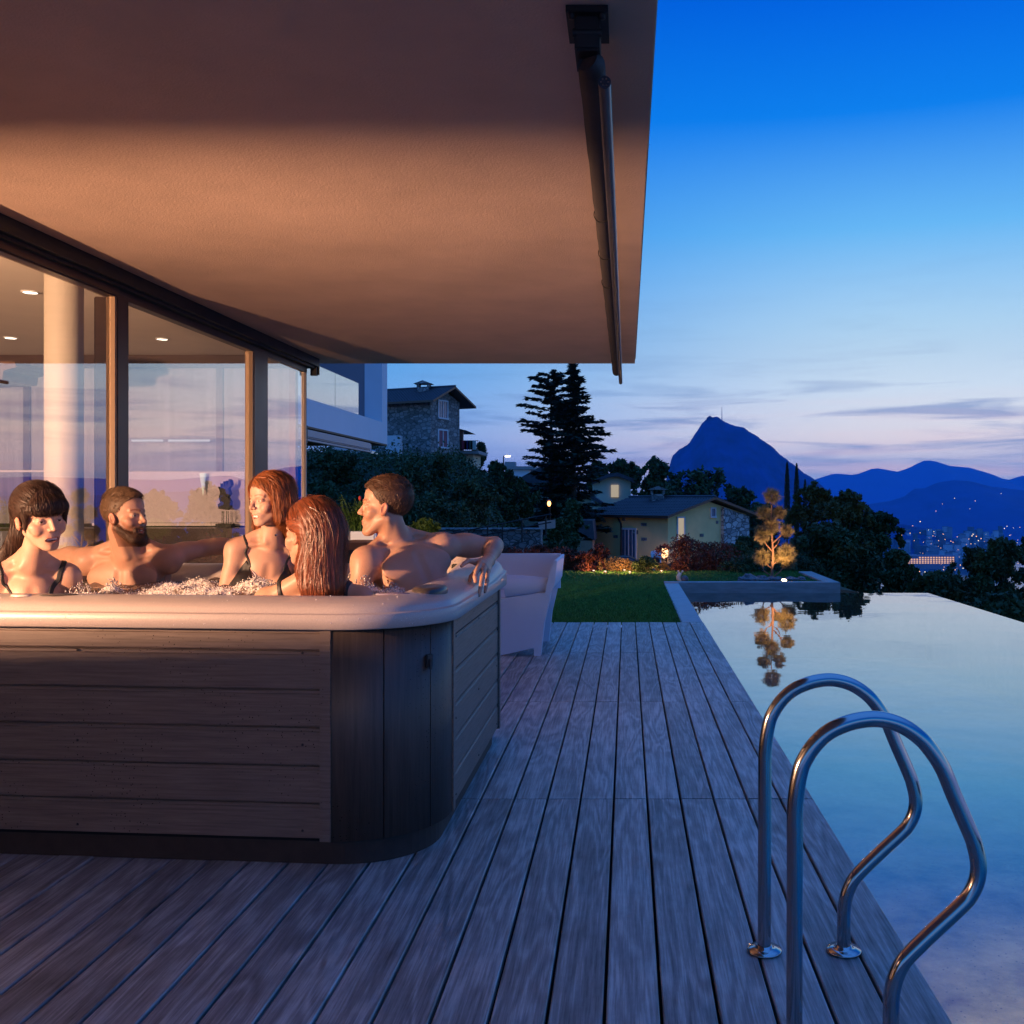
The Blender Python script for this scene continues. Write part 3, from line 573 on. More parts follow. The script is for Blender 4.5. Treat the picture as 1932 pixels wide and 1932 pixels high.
    q=MB(); q.lathe((lx,ly,0),[(.16,.015),(.16,.03),(.015,.035),(.012,lz-.19),(.05,lz-.187),(.001,lz-.187)],40); q.box(lx-.9,lx+1.03,ly-.5,ly+.62,lz-.186,lz-.180); q.build('stand',M_dark,e)
    q=MB(); q.box(lx-.9,lx+1.03,ly-.5,ly+.452,lz+.20,lz+.208); q.box(lx-.9,lx+1.03,ly-.51,ly-.5,lz-.3,lz+.208); q.build('shade',M_dark,e)
house()
# awning
def awning():
    e=empty('rolled_awning',(-.1,6,2.42),'dark rolled up awning tube fixed under the roof edge','awning')
    q=MB(); q.box(-.168,-.052,2.68,2.87,2.535,2.553); q.box(-.145,-.075,2.70,2.86,2.44,2.535,bev=.006); q.tube([(-.150,2.71,2.49),(-.070,2.71,2.49)],.012,10)
    for x in (-.152,-.068): q.lathe((x,2.695,2.525),[(.001,-.004),(.008,-.004),(.008,.01)],8)
    q.build('bracket',M_dark,e)
    pts=[(-.108,2.74,2.425)]; rs=[.030]
    for i in range(60):
        y=2.75+i*(9.35-2.75)/59; pts.append((-.1,y,2.42)); rs.append(.0385+.0015*math.sin(i*1.9)*math.sin(i*.7))
    pts.append((-.1,9.36,2.42)); rs.append(.012); q=MB(); q.tube(pts,rs,20); q.build('fabric_roll',mat('awning_fabric',(.045,.036,.036),.7,noise=(20,.2),bump=(30,.4,.004)),e)
    q=MB()
    for y in (4.1,4.75,5.4): q.tube([(-.1+.0415*math.cos(a),y+.09*math.sin(a*.5),2.42+.0415*math.sin(a)) for a in np.linspace(PI*.6,PI*1.9,16)],.002,5)
    q.build('seam',M_black,e)
    q=MB(); q.tube([(-.062,2.72,2.352),(-.062,9.58,2.345)],.0175,18); q.tube([(-.062,2.705,2.352),(-.062,2.722,2.352)],.0182,18); q.build('front_bar',mat('bar_paint',(.055,.05,.06),.35,noise=(9,.1),metal=.4),e)
    q=MB()
    for k in range(6):
        a=k*PI/3; q.tube([(-.062+.010*math.cos(a),2.7035,2.352+.010*math.sin(a)),(-.062+.010*math.cos(a),2.7052,2.352+.010*math.sin(a))],.003,6)
    q.build('end_cap_studs',M_steel,e)
awning()
# ================================================================== hot tub
OUT=[(-2.98,3.36),(-.628,3.165),(-.628,5.10),(-2.98,5.16)]   # FL FR BR BL
def outline(off,rad=.31,nseg=14,rads=None):
    """rounded quad, CCW. returns pts and tags ('front','c1','right','c2','back','c3','left','c0')"""
    n=4; res=[]; pts=[Vector((x,y)) for x,y in OUT]
    # offset edges
    lines=[]
    for i in range(4):
        a=pts[i]; b=pts[(i+1)%4]; d=(b-a).normalized(); nn=Vector((d.y,-d.x)); lines.append((a+nn*off,d))
    def isect(l1,l2):
        (p,d),(q,e)=l1,l2; den=d.x*e.y-d.y*e.x; t=((q.x-p.x)*e.y-(q.y-p.y)*e.x)/den; return p+d*t
    V=[isect(lines[i-1],lines[i]) for i in range(4)]
    names=['front','right','back','left']
    for i in range(4):
        v=V[i]; dp=lines[i-1][1]; dn=lines[i][1]; r=max((rads[i] if rads else rad)+off,.05)
        ang=math.acos(max(-1,min(1,dp.dot(dn)))); t=r*math.tan(ang/2); s=v-dp*t; nn=Vector((-dp.y,dp.x)); c=s+nn*r
        a0=math.atan2((s-c).y,(s-c).x)
        for k in range(nseg+1):
            a=a0+ang*k/nseg; res.append((Vector((c.x+r*math.cos(a),c.y+r*math.sin(a))),'c%d'%i))
        # straight subdivisions after corner
        v2=V[(i+1)%4]; dp2=lines[i][1]; r2=max((rads[(i+1)%4] if rads else rad)+off,.05); dn2=lines[(i+1)%4][1]; ang2=math.acos(max(-1,min(1,dp2.dot(dn2)))); e=v2-dp2*(r2*math.tan(ang2/2)); s0=res[-1][0]
        for k in range(1,24): res.append((s0.lerp(e,k/24),names[i]))
    return res
def rimlift(p):
    # raised corners of the rim, highest at the back right
    s=0
    for (cx,cy,h,rr) in ((-.75,4.95,.045,.40),(-2.9,5.0,.03,.4),(-.72,3.35,.0,.4)):
        d=math.hypot(p.x-cx,p.y-cy); s+=h*math.exp(-(d/rr)**2*1.3)
    # gentle scallop along the front
    return s
def tub():
    t=empty('hot_tub',(-1.8,4.1,0),'square hot tub with pale speckled rim and dark brown plank cladding','hot tub')
    # rim loft: (offset, z)
    prof=[(-.03,.775),(.030,.779),(.036,.783),(.036,.8265),(.034,.8285),(.028,.830),(.021,.8305),(.019,.8325),(.014,.842),(.002,.852),(-.03,.862),(-.08,.872),(-.13,.874),(-.17,.868),(-.20,.855),(-.225,.83),(-.24,.79),(-.25,.70),(-.30,.45)]
    rings=[]
    for off,z in prof:
        o=outline(off); rings.append([(p.x,p.y,z+(rimlift(p)*min(1,max(0,(z-.779)/.08)) if off>-.26 else 0)) for p,_ in o])
    n=len(rings[0]); V=[p for r in rings for p in r]; Fa=[]
    for i in range(len(rings)-1):
        for k in range(n):
            a=i*n+k; b=i*n+(k+1)%n; Fa.append((a,b,b+n,a+n))
    rim=npmesh('rim',V,Fa,M_tub,t)
    # dark backing + base
    def wall(off,z0,z1,m,name):
        o=outline(off); n=len(o); q=MB(); q.add([(p.x,p.y,z0) for p,_ in o]+[(p.x,p.y,z1) for p,_ in o],[(k,(k+1)%n,n+(k+1)%n,n+k) for k in range(n)],0,False); q.build(name,m,t)
    wall(-.022,.08,.776,M_black,'inner_frame'); wall(-.035,0.0,.092,M_plinth,'base_skirt')
    # planked panels
    zg=[.093,.209,.331,.457,.580,.708,.778]
    def planks(pl,name):
        q=MB(); n=len(pl)
        nr=[]
        for i in range(n):
            d=(pl[min(i+1,n-1)]-pl[max(i-1,0)]).normalized(); nr.append(Vector((d.y,-d.x)))
        pr=[]
        for i in range(len(zg)-1):
            a,b=zg[i],zg[i+1]; pr+= [(-.012,a+.0015),(-.001,a+.003),(0,a+.006),(0,b-.016),(-.004,b-.013),(-.004,b-.004),(-.0135,b-.003)]
        vs=[]
        for (o_,z) in pr:
            for p,nn in zip(pl,nr): vs.append((p.x+nn.x*o_,p.y+nn.y*o_,z))
        fs=[]
        for i in range(len(pr)-1):
            for k in range(n-1): fs.append((i*n+k,i*n+k+1,(i+1)*n+k+1,(i+1)*n+k))
        q.add(vs,fs); 
        # screws
        for z in (.12,.40,.70):
            for kk in (.06,.5,.96):
                p=pl[0].lerp(pl[-1],kk); nn=nr[0]; M=Matrix.Rotation(math.atan2(nn.y,nn.x),4,'Z')@Matrix.Rotation(PI/2,4,'Y')
                q.lathe((p.x+nn.x*.0,p.y+nn.y*.0,z),[(.0045,0),(.004,.002),(.0005,.0025)],8,1,M)
        q.build(name,[M_clad,M_dark],t)
    def ext(l): s_=l[1]-l[0]; return [l[0]-s_*.6]+l+[l[-1]+s_*.6]
    o=outline(0)
    fr=[p for p,tg in o if tg=='front']; rt=[p for p,tg in o if tg=='right']; lf=[p for p,tg in o if tg=='left']; bk=[p for p,tg in o if tg=='back']
    fr2=ext(fr); rt=ext(rt); lf=ext(lf); bk=ext(bk)

    planks(fr2,'front_panel'); planks(rt,'side_panel'); planks(lf,'side_panel'); planks(bk,'back_panel')
    # corner panels with two vertical seams, framed by flat trim strips
    def strip(pl,name,m,z0=.088,z1=.776,off=.004,smooth=True):
        n=len(pl); q=MB(); nr=[]
        for i in range(n):
            dd=(pl[min(i+1,n-1)]-pl[max(i-1,0)]).normalized(); nr.append(Vector((dd.y,-dd.x)))
        vs=[];
        for (oo,z) in ((-.02,z0),(off,z0),(off,z1),(-.02,z1)):
            for p,nn in zip(pl,nr): vs.append((p.x+nn.x*oo,p.y+nn.y*oo,z))
        q.add(vs,[(i*n+k,i*n+k+1,(i+1)*n+k+1,(i+1)*n+k) for i in range(3) for k in range(n-1)],0,smooth)
        for k in (0,n-1): q.add([vs[k],vs[n+k],vs[2*n+k],vs[3*n+k]],[(0,1,2,3)])
        q.build(name,m,t)
    full=[p for p,_ in o]; tg=[g for _,g in o]; N_=len(full)
    for ci in range(4):
        idx=[i for i,g in enumerate(tg) if g=='c%d'%ci]; pl=[full[i] for i in idx]
        prev=full[idx[0]-1]; nxt=full[(idx[-1]+1)%N_]; d0=(pl[0]-prev).normalized(); d1=(nxt-pl[-1]).normalized()
        # resample corner arc by length
        a=[pl[0]+d0*.008]+pl[1:-1]+[pl[-1]-d1*.0]
        strip([pl[0]-d0*.035,pl[0]+d0*.001],'corner_trim',M_clad,z1=.777,off=.009,smooth=False)
        strip([pl[-1]-d1*.001,pl[-1]+d1*.04],'corner_trim',M_clad,z1=.777,off=.009,smooth=False)
        cuts=[0,4.6,9.4,14]
        def arc(u):
            k=int(min(u,len(pl)-1.0001)); return pl[k].lerp(pl[k+1],u-k)
        for a_,b_ in zip(cuts[:-1],cuts[1:]):
            us=np.linspace(a_+.05,b_-.05,9); strip([arc(u) for u in us],'corner_panel',M_cladv)
    # black lock on the corner
    idx=[i for i,g in enumerate(tg) if g=='c1']; pc=full[idx[9]]; pn=full[idx[10]]; dd=(pn-pc).normalized(); nn=Vector((dd.y,-dd.x)); pc=P(772,1271,1).xz if False else pc
    q=MB(); M=Matrix.Translation((pc.x+nn.x*.008,pc.y+nn.y*.008,.655))@Matrix.Rotation(math.atan2(dd.y,dd.x),4,'Z')
    q.box(-.016,.016,-.008,.004,-.022,.022,M=M,bev=.003); q.box(-.007,.007,-.013,-.008,-.03,.006,M=M,bev=.002); q.build('lock',M_dark,t)
    # rim fittings: oval dark speaker pod, control panel, pillow valve caps
    def oval(name,x,y,d,rx,ry,h,m,rot=0,z=None,ring=None):
        c=P(x,y,d); zz=z if z is not None else c.z; q=MB(); K=32
        prof=[(1,0),(1,h*.5),(.93,h),(.0,h*1.05)]
        vs=[];fs=[]
        for r,z_ in prof:
            for k in range(K):
                a=2*PI*k/K; X=r*rx*math.cos(a); Y=r*ry*math.sin(a); vs.append((c.x+X*math.cos(rot)-Y*math.sin(rot),c.y+X*math.sin(rot)+Y*math.cos(rot),zz+z_))
        for i in range(3):
            for k in range(K): fs.append((i*K+k,i*K+(k+1)%K,(i+1)*K+(k+1)%K,(i+1)*K+k))
        q.add(vs,fs,0,True); q.build(name,m,t)
    M_grey=mat('grey_panel',(.045,.038,.038),.3,noise=(60,.3))
    oval('control_panel',742,1122,3.42,.062,.036,.006,mat('display_panel',(.25,.22,.30),.2,noise=(3,.1)),0,.868)
    oval('control_ring',742,1122,3.42,.072,.045,.004,mat('chrome_ring',(.6,.56,.55),.2,metal=.8,noise=(3,.1)),0,.866)
    oval('air_valve',(340+553)/2*.25,1119,3.38,.07,.035,.008,M_grey,0,.866)
    oval('air_valve',40,1122,3.36,.035,.02,.006,mat('rim_cap',(.5,.42,.38),.3,noise=(30,.1)),0,.870)
    # pop-up speaker pod at the right rim
    q=MB(); c=(-.715,3.56,.857); q.v=[]; K=28
    vs=[];fs=[]
    prof=[(1.0,.0),(1.0,.016),(.93,.026),(.6,.031),(0.001,.030)]
    for r,z_ in prof:
        for k in range(K):
            a=2*PI*k/K; vs.append((c[0]+r*.062*math.cos(a),c[1]+r*.12*math.sin(a),c[2]+z_))
    for i in range(len(prof)-1):
        for k in range(K): fs.append((i*K+k,i*K+(k+1)%K,(i+1)*K+(k+1)%K,(i+1)*K+k))
    q.add(vs,fs,0,True); q.build('speaker_pod',M_grey,t)
    # headrest pillow at the back right
    q=MB(); q.box(-.99,-.66,4.86,5.0,.84,.925,bev=.03); q.build('headrest',M_tub,t)
    q=MB(); q.box(-.86,-.70,4.80,4.83,.86,.885,bev=.004); q.build('waterfall_slot',M_dark,t)
    # wet beads on the rim
    q=MB(); 
    for k in range(420):
        u=RNG.integers(0,N_); off=RNG.choice([.036,RNG.uniform(-.16,.0)]); oo=full[u]; nxt=full[(u+1)%N_]; 
        dd=(nxt-oo); 
        if dd.length<1e-6: continue
        dd.normalize(); nn=Vector((dd.y,-dd.x)); p=oo.lerp(nxt,RNG.random())+nn*off
        if p.y>4.2: continue
        z=RNG.uniform(.79,.825) if off>.03 else float(np.interp(-off,[0,.03,.08,.13,.17],[.853,.862,.872,.874,.868]))
        r=RNG.uniform(.0010,.0024); bm=bmesh.new(); bmesh.ops.create_icosphere(bm,subdivisions=1,radius=r); q.add([v.co+Vector((p.x,p.y,z)) for v in bm.verts],[[v.index for v in f.verts] for f in bm.faces],0,True); bm.free()
    o_=q.build('water_beads',mat('water_bead',(.75,.70,.68),.08,spec=1,noise=(3,.02)),t); o_['kind']='stuff'
    return t
tub()
def spa_water():
    K=260; xs=np.linspace(-2.78,-.80,K); ys=np.linspace(3.42,4.95,int(K*.78)); X,Y=np.meshgrid(xs,ys)
    rg=np.random.default_rng(2)
    def vn(sx,sy,seed):
        g=np.random.default_rng(seed).normal(0,1,(64,64)); u=(X-xs[0])/(xs[-1]-xs[0])*sx%63; v=(Y-ys[0])/(ys[-1]-ys[0])*sy%63
        i=u.astype(int); j=v.astype(int); fu=u-i; fv=v-j; fu=fu*fu*(3-2*fu); fv=fv*fv*(3-2*fv)
        return (g[j,i]*(1-fu)+g[j,i+1]*fu)*(1-fv)+(g[j+1,i]*(1-fu)+g[j+1,i+1]*fu)*fv
    A=np.zeros_like(X)
    Zb=.800
    # jets: pixel x, depth, radius, height
    jets=[(155,4.0,.06,.022),(212,4.15,.05,.022),(480,4.1,.07,.030),(505,4.05,.06,.024),(452,4.1,.06,.012),(420,3.9,.12,.012),(660,4.15,.06,.03),(690,4.0,.07,.03),(740,3.95,.08,.022),(800,4.2,.07,.025),(840,4.3,.06,.02),(350,4.5,.14,.008),(380,4.1,.14,.010),(300,4.2,.12,.010)]
    calm=vn(14,11,1)*.010+vn(30,24,2)*.006+vn(60,48,3)*.0025
    foam=np.zeros_like(X)
    for px,d,r,h in jets:
        cx=(px-VX)/F*d; g=np.exp(-(((X-cx)/r)**2+((Y-d)/(r*1.2))**2)); A+=g*h; foam=np.maximum(foam,g)
    Z=Zb+calm*(1+foam*.7)+A*(.65+.55*np.abs(vn(30,24,5))+.12*np.abs(vn(56,46,6)))
    V=np.stack([X,Y,Z],-1).reshape(-1,3); n0,n1=X.shape; i,j=np.meshgrid(np.arange(n0-1),np.arange(n1-1),indexing='ij'); a=(i*n1+j).ravel(); Fa=np.stack([a,a+1,a+n1+1,a+n1],1)
    m,nt,b=newmat('spa_water'); N=nt.nodes.new; L=nt.links.new
    at=N('ShaderNodeAttribute'); at.attribute_name='foam'; tc=N('ShaderNodeTexCoord')
    n=N('ShaderNodeTexNoise'); L(tc.outputs['Object'],n.inputs[0]); n.inputs['Scale'].default_value=42; n.inputs['Detail'].default_value=6; n.inputs['Roughness'].default_value=.7
    s=N('ShaderNodeMath'); s.operation='MULTIPLY_ADD'; L(at.outputs['Fac'],s.inputs[0]); s.inputs[1].default_value=.42; L(n.outputs[0],s.inputs[2])
    mr=N('ShaderNodeMapRange'); L(s.outputs[0],mr.inputs[0]); mr.inputs[1].default_value=.66; mr.inputs[2].default_value=.84
    mx=N('ShaderNodeMix'); mx.data_type='RGBA'; L(mr.outputs[0],mx.inputs[0]); mx.inputs[6].default_value=(.17,.12,.10,1); mx.inputs[7].default_value=(.82,.76,.73,1); L(mx.outputs[2],b.inputs['Base Color'])
    b.inputs['Roughness'].default_value=.06; b.inputs['Specular IOR Level'].default_value=.7
    n2=N('ShaderNodeTexNoise'); L(tc.outputs['Object'],n2.inputs[0]); n2.inputs['Scale'].default_value=30; n2.inputs['Detail'].default_value=5; bp=N('ShaderNodeBump'); bp.inputs['Strength'].default_value=.9; bp.inputs['Distance'].default_value=.012; L(n2.outputs[0],bp.inputs['Height']); L(bp.outputs[0],b.inputs['Normal'])
    o=npmesh('spa_water',V,Fa,m,attrs={'foam':('FLOAT',foam.ravel())}); tag(o,'bubbling foamy water filling the hot tub','water',kind='stuff')
    # foam: thousands of tiny white bubbles riding on the jets
    bm=bmesh.new(); bmesh.ops.create_icosphere(bm,subdivisions=1,radius=1); bv=np.array([v.co for v in bm.verts]); bf=np.array([[v.index for v in f.verts] for f in bm.faces]); bm.free()
    nb=6500; fw=(foam**2.2).ravel(); fw=fw/fw.sum(); id_=RNG.choice(len(fw),nb,p=fw); c=V[id_]+RNG.normal(0,.0035,(nb,3))+np.array((0,0,.001)); c[:,2]+=np.abs(RNG.normal(0,.006,nb))*foam.ravel()[id_]
    r=RNG.uniform(.0008,.0026,nb)*np.where(RNG.random(nb)<.1,1.7,1); BV=(bv[None]*r[:,None,None]+c[:,None]).reshape(-1,3); BF=(bf[None]+(np.arange(nb)*len(bv))[:,None,None]).reshape(-1,3)
    fo=npmesh('foam',BV,BF,mat('foam_bubbles',(.86,.80,.77),.12,spec=.8,noise=(90,.1)),o); fo['kind']='stuff'
    # splash droplets and little crowns
    q=MB(); 
    for px,d,r,h in jets:
        cx=(px-VX)/F*d
        for k in range(int(230*h/.05)):
            a=RNG.uniform(0,2*PI); rr=r*abs(RNG.normal(0,.6)); zz=Zb+h*(.4+2.6*RNG.random()**1.5)*math.exp(-(rr/r)**2*.7)+.004
            s=RNG.uniform(.0012,.0042); bm=bmesh.new(); bmesh.ops.create_icosphere(bm,subdivisions=1,radius=s); c=Vector((cx+rr*math.cos(a),d+rr*math.sin(a),zz)); st=RNG.uniform(.8,2.2)
            q.add([Vector((v.co.x,v.co.y,v.co.z*st))+c for v in bm.verts],[[v.index for v in f.verts] for f in bm.faces],0,True); bm.free()
    # leaping jets
    for px,d,h in ((478,4.08,.11),(486,4.05,.06),(208,4.15,.035),(812,4.25,.04)):
        c=Vector(((px-VX)/F*d,d,Zb)); pts=[]; rs=[]
        for i in range(9):
            t_=i/8; pts.append(c+Vector((.012*math.sin(i*1.3),.0,h*t_))); rs.append(.005*(1-t_)**.6+.0016+.0012*math.sin(i*2.1))
        q.tube(pts,rs,7)
    sp=q.build('splash',mat('splash_water',(.80,.74,.72),.05,spec=1,noise=(60,.15),trans=.55,ior=1.33)); sp.parent=o; sp['kind']='stuff'
spa_water()
# ================================================================== plastic armchair
def chair():
    def soft(o,w=.02):
        m=o.modifiers.new('bevel','BEVEL'); m.width=w; m.segments=3; m.limit_method='ANGLE'; m.angle_limit=R(35)
        for p in o.data.polygons: p.use_smooth=True
        return o
    e=empty('armchair',(-1.05,7.9,0),'pale moulded plastic garden armchair beside the hot tub','armchair')
    A=lambda cx,cy,d=7.53: P(893.5+.15*cx,1014.3+.15*cy,d)
    prof=[A(1050,285),A(1048,340),A(1035,450),(A(1022,590)),A(1000,640),A(975,680),A(955,800),A(920,950),A(890,1080),A(868,1280),A(845,1490)]
    # near side panel (faces the viewer)
    pl=[(p.x,p.z) for p in prof]; pl[-1]=(pl[-1][0],0.0)
    leg=A(760,1495); u=A(757,1388); bl=A(330,1478); 
    poly=[pl[5],*pl[6:],(leg.x,.0),(u.x,u.z),(bl.x-.0,bl.z-.004),(-1.30,.075),(-1.42,.0),(-1.52,0.0),(-1.50,.55),(A(340,770).x,A(340,770).z)]
    M=M_white_plastic
    q=MB(); q.prism(poly,'y',7.53,7.60); soft(q.build('side_panel',M,e))
    # far side panel
    q=MB(); q.prism(poly,'y',8.30,8.37); q.build('side_panel',M,e)
    # backrest: curved shell on the right
    outer=[(p.x,p.z) for p in prof[:6]]; inner=[(x-.035,z) for x,z in outer]
    inner=[(outer[0][0]-.028,outer[0][1]),(outer[1][0]-.028,outer[1][1]),(outer[2][0]-.05,outer[2][1]),(outer[3][0]-.055,outer[3][1]+.02)]
    poly2=outer[:6]+[(inner[3][0]-.02,outer[5][1]-.02)]+inner[::-1]
    q=MB(); q.prism(poly2,'y',7.50,8.40); soft(q.build('backrest',M,e),.012)
    # far inner wall (catches the lamp light)
    a=A(345,268,8.34); b_=A(1015,285,8.34)
    q=MB(); q.box(a.x-.35,outer[0][0]-.03,8.32,8.39,.45,.742); q.build('far_armrest',M,e)
    # rounded armrest roll, tapering to the backrest
    c0=A(390,625,7.55); c1=A(965,620,7.55); r0=.088; q=MB(); pts=[];rs=[]
    for i in range(15):
        t=i/14; pts.append(Vector((c0.x+(c1.x-c0.x)*t,7.62,c0.z+(c1.z+.012-c0.z)*t))); rs.append(r0*(1-.42*t**1.5))
    q.tube(pts,rs,32,cap=True); q.build('armrest_roll',M,e)
    q=MB(); q.box(-1.5,-.70,7.60,8.30,.32,.44,bev=.03); q.build('seat',M,e)
chair()
# ================================================================== neighbouring wing of the house
def wing():
    e=empty('balcony_wing',(-5,17,2.3),'white concrete balcony wing with glass balustrade left of the stone house','building')
    X=-4.89
    q=MB(); q.box(X-5,X,12.0,20.0,2.33,2.52); q.box(X-.18,X,12.0,20.0,2.52,2.752); q.box(X-5,X-.18,19.6,20.0,2.52,2.752); q.build('parapet',M_white,e)
    q=MB(); q.box(X-.35,X-.001,19.58,20.0,2.753,6.0); q.build('pilaster',M_white,e)
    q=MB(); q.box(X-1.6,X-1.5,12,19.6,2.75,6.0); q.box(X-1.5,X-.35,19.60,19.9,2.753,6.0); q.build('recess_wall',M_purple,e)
    q=MB(); q.box(X-5,X+.0,12,20.0,2.30,2.328); q.build('underside',mat('underside_wood',(.22,.11,.05),.7,noise=(3,.2)),e)
    gm=glassmat('balustrade_glass',2.4,(.75,.82,.85))
    for y0,y1 in ((12.0,14.95),(14.97,16.72),(16.74,18.18)):
        q=MB(); q.box(X-.10,X-.088,y0,y1,2.75,3.36); q.build('glass_panel',gm,e)
    q=MB(); q.box(X-1.2,X-.10,18.18,18.195,2.75,3.36); q.build('glass_panel',gm,e)
    q=MB(); q.box(X-.02,X+.10,12,18.4,2.13,2.26,bev=.02); q.box(X+.02,X+.105,12,18.4,2.085,2.115); q.build('awning_cassette',mat('cassette_grey',(.30,.30,.32),.4,noise=(4,.1)),e)
    q=MB(); q.box(X-.06,X+.11,14.6,14.68,2.05,2.31); q.build('cassette_bracket',M_dark,e)
wing()
# ================================================================== houses
def house_gen(name,label,L0,L1,Wd,z0,ze,zr,m,mside=None,roofm=None,over=.5,ang=0,chim=None,wins=(),tilerows=34):
    """gabled house: near eave wall from L0 to L1 (world xy); gable end at L1 going away by Wd"""
    e=empty(name,(L0[0],L0[1],z0),label,'house'); roofm=roofm or M_tiles; mside=mside or m
    a=Vector((L0[0],L0[1],0)); b=Vector((L1[0],L1[1],0)); d=(b-a).normalized(); n=Vector((-d.y,d.x,0))
    Ln=(b-a).length
    def w(u,v,z): p=a+d*u+n*v; return Vector((p.x,p.y,z))
    q=MB(); h=.0
    q.add([w(0,0,z0),w(Ln,0,z0),w(Ln,0,ze),w(0,0,ze)],[(0,1,2,3)],0)
    q.add([w(Ln,0,z0),w(Ln,Wd,z0),w(Ln,Wd,ze),w(Ln,Wd/2,zr-.15),w(Ln,0,ze)],[(0,1,2,3,4)],1)
    q.add([w(0,0,z0),w(0,Wd,z0),w(0,Wd,ze),w(0,Wd/2,zr-.15),w(0,0,ze)],[(0,1,2,3,4)],1)
    q.add([w(0,Wd,z0),w(Ln,Wd,z0),w(Ln,Wd,ze),w(0,Wd,ze)],[(0,1,2,3)],0)
    q.build('wall',[m,mside],e)
    # roof with rows of curved tiles
    q=MB(); sl=(zr-ze)/(Wd/2); nu=tilerows*2
    for side in (0,1):
        vs=[];fs=[]; rows=12
        for r in range(rows+1):
            t=-over/(Wd/2)+(1+over/(Wd/2))*r/rows; v=t*Wd/2; z=ze+ (zr-ze)*t
            for k in range(nu+1):
                u=-over+(Ln+2*over)*k/nu; bump=.05*(k%2)+.0
                for st in ((0,),):
                    vs.append(w(u,v if side==0 else Wd-v,z+bump+.12))
        for r in range(rows):
            for k in range(nu):
                p=r*(nu+1)+k; fs.append((p,p+1,p+nu+2,p+nu+1))
        q.add(vs,fs,0)
        # step shadows of each course
        for r in range(1,rows):
            t=-over/(Wd/2)+(1+over/(Wd/2))*r/rows; v=t*Wd/2; z=ze+(zr-ze)*t
            vv=v if side==0 else Wd-v
            q.tube([w(-over,vv,z+.15),w(Ln+over,vv,z+.15)],.035,5)
        v0=-over; z_=ze-over*sl; vv=v0 if side==0 else Wd-v0
        q.add([w(-over,vv,z_),w(Ln+over,vv,z_),w(Ln+over,Wd/2,zr),w(-over,Wd/2,zr)],[(0,1,2,3)],1)
        q.add([w(Ln+over,vv,z_),w(Ln+over,Wd/2,zr),w(Ln+over,Wd/2,zr+.16),w(Ln+over,vv,z_+.16)],[(0,1,2,3)],1)
        q.add([w(-over,vv,z_),w(Ln+over,vv,z_),w(Ln+over,vv,z_+.17),w(-over,vv,z_+.17)],[(0,1,2,3)],1)
    q.tube([w(-over,Wd/2,zr+.17),w(Ln+over,Wd/2,zr+.17)],.10,8)
    rf=q.build('roof',[roofm,M_bronze],e)
    if chim:
        u,v,hh,s=chim; c=w(u,v,0); q=MB(); zb=zr-1.0
        q.box(c.x-s,c.x+s,c.y-s,c.y+s,zb,zr+hh); q.box(c.x-s*1.15,c.x-s*.75,c.y-s,c.y+s,zr+hh,zr+hh+.35*s*2); q.box(c.x+s*.75,c.x+s*1.15,c.y-s,c.y+s,zr+hh,zr+hh+.35*s*2)
        q.prism([(c.x-s*1.7,zr+hh+.7*s),(c.x+s*1.7,zr+hh+.7*s),(c.x,zr+hh+1.3*s)],'y',c.y-s*1.3,c.y+s*1.3)
        q.build('chimney',M_stone,e)
    # windows: (wall 'f'/'g', u, z, w, h, kind)
    for (wl,u,z,ww,hh,kind) in wins:
        def q_(du,dz,out):
            if wl=='f': p=a+d*(u+du)-n*out; 
            else: p=b+n*(u+du)+d*out
            return Vector((p.x,p.y,z+dz))
        def slab(u0,u1,z0_,z1_,o0,o1,mm,qq):
            vs=[q_(u_,z_,o_) for z_ in (z0_,z1_) for o_ in (o0,o1) for u_ in (u0,u1)]
            qq.add(vs,[(0,2,3,1),(4,5,7,6),(0,1,5,4),(2,6,7,3),(0,4,6,2),(1,3,7,5)],mm)
        if kind=='hole':
            qq=MB(); slab(-ww/2,ww/2,-hh/2,hh/2,.0,.03,0,qq); qq.build('wall_stone',M_stone,e); continue
        qq=MB(); t=.12 if ww>.8 else .09
        slab(-ww/2-t,ww/2+t,hh/2,hh/2+t,.0,.07,0,qq); slab(-ww/2-t,ww/2+t,-hh/2-t,-hh/2,.0,.12,0,qq)
        slab(-ww/2-t,-ww/2,-hh/2,hh/2,.0,.07,0,qq); slab(ww/2,ww/2+t,-hh/2,hh/2,.0,.07,0,qq)
        if ww>.7: slab(-.035,.035,-hh/2,hh/2,.0,.06,0,qq)
        wn=qq.build('window',M_winframe if kind!='door' else M_white,e)
        qq=MB(); slab(-ww/2,ww/2,-hh/2,hh/2,.0,.02,0,qq); pn=qq.build('pane',{'lit':M_lit,'dark':M_blue_glass,'shut':mat('red_shutter',(.28,.08,.10),.6,noise=(4,.2)),'door':M_winframe}[kind],e)
        pn.parent=wn; pn.matrix_parent_inverse=Matrix.Identity(4); wn_pi=wn.matrix_parent_inverse.copy()
        if kind in('lit','dark') and ww>.8:
            qq=MB()
            for k in (-1,1): slab(k*ww*.27-.02,k*ww*.27+.02,-hh/2,hh/2,.02,.04,0,qq)
            cu=qq.build('muntin',M_winframe,e)
    return e,w,Ln
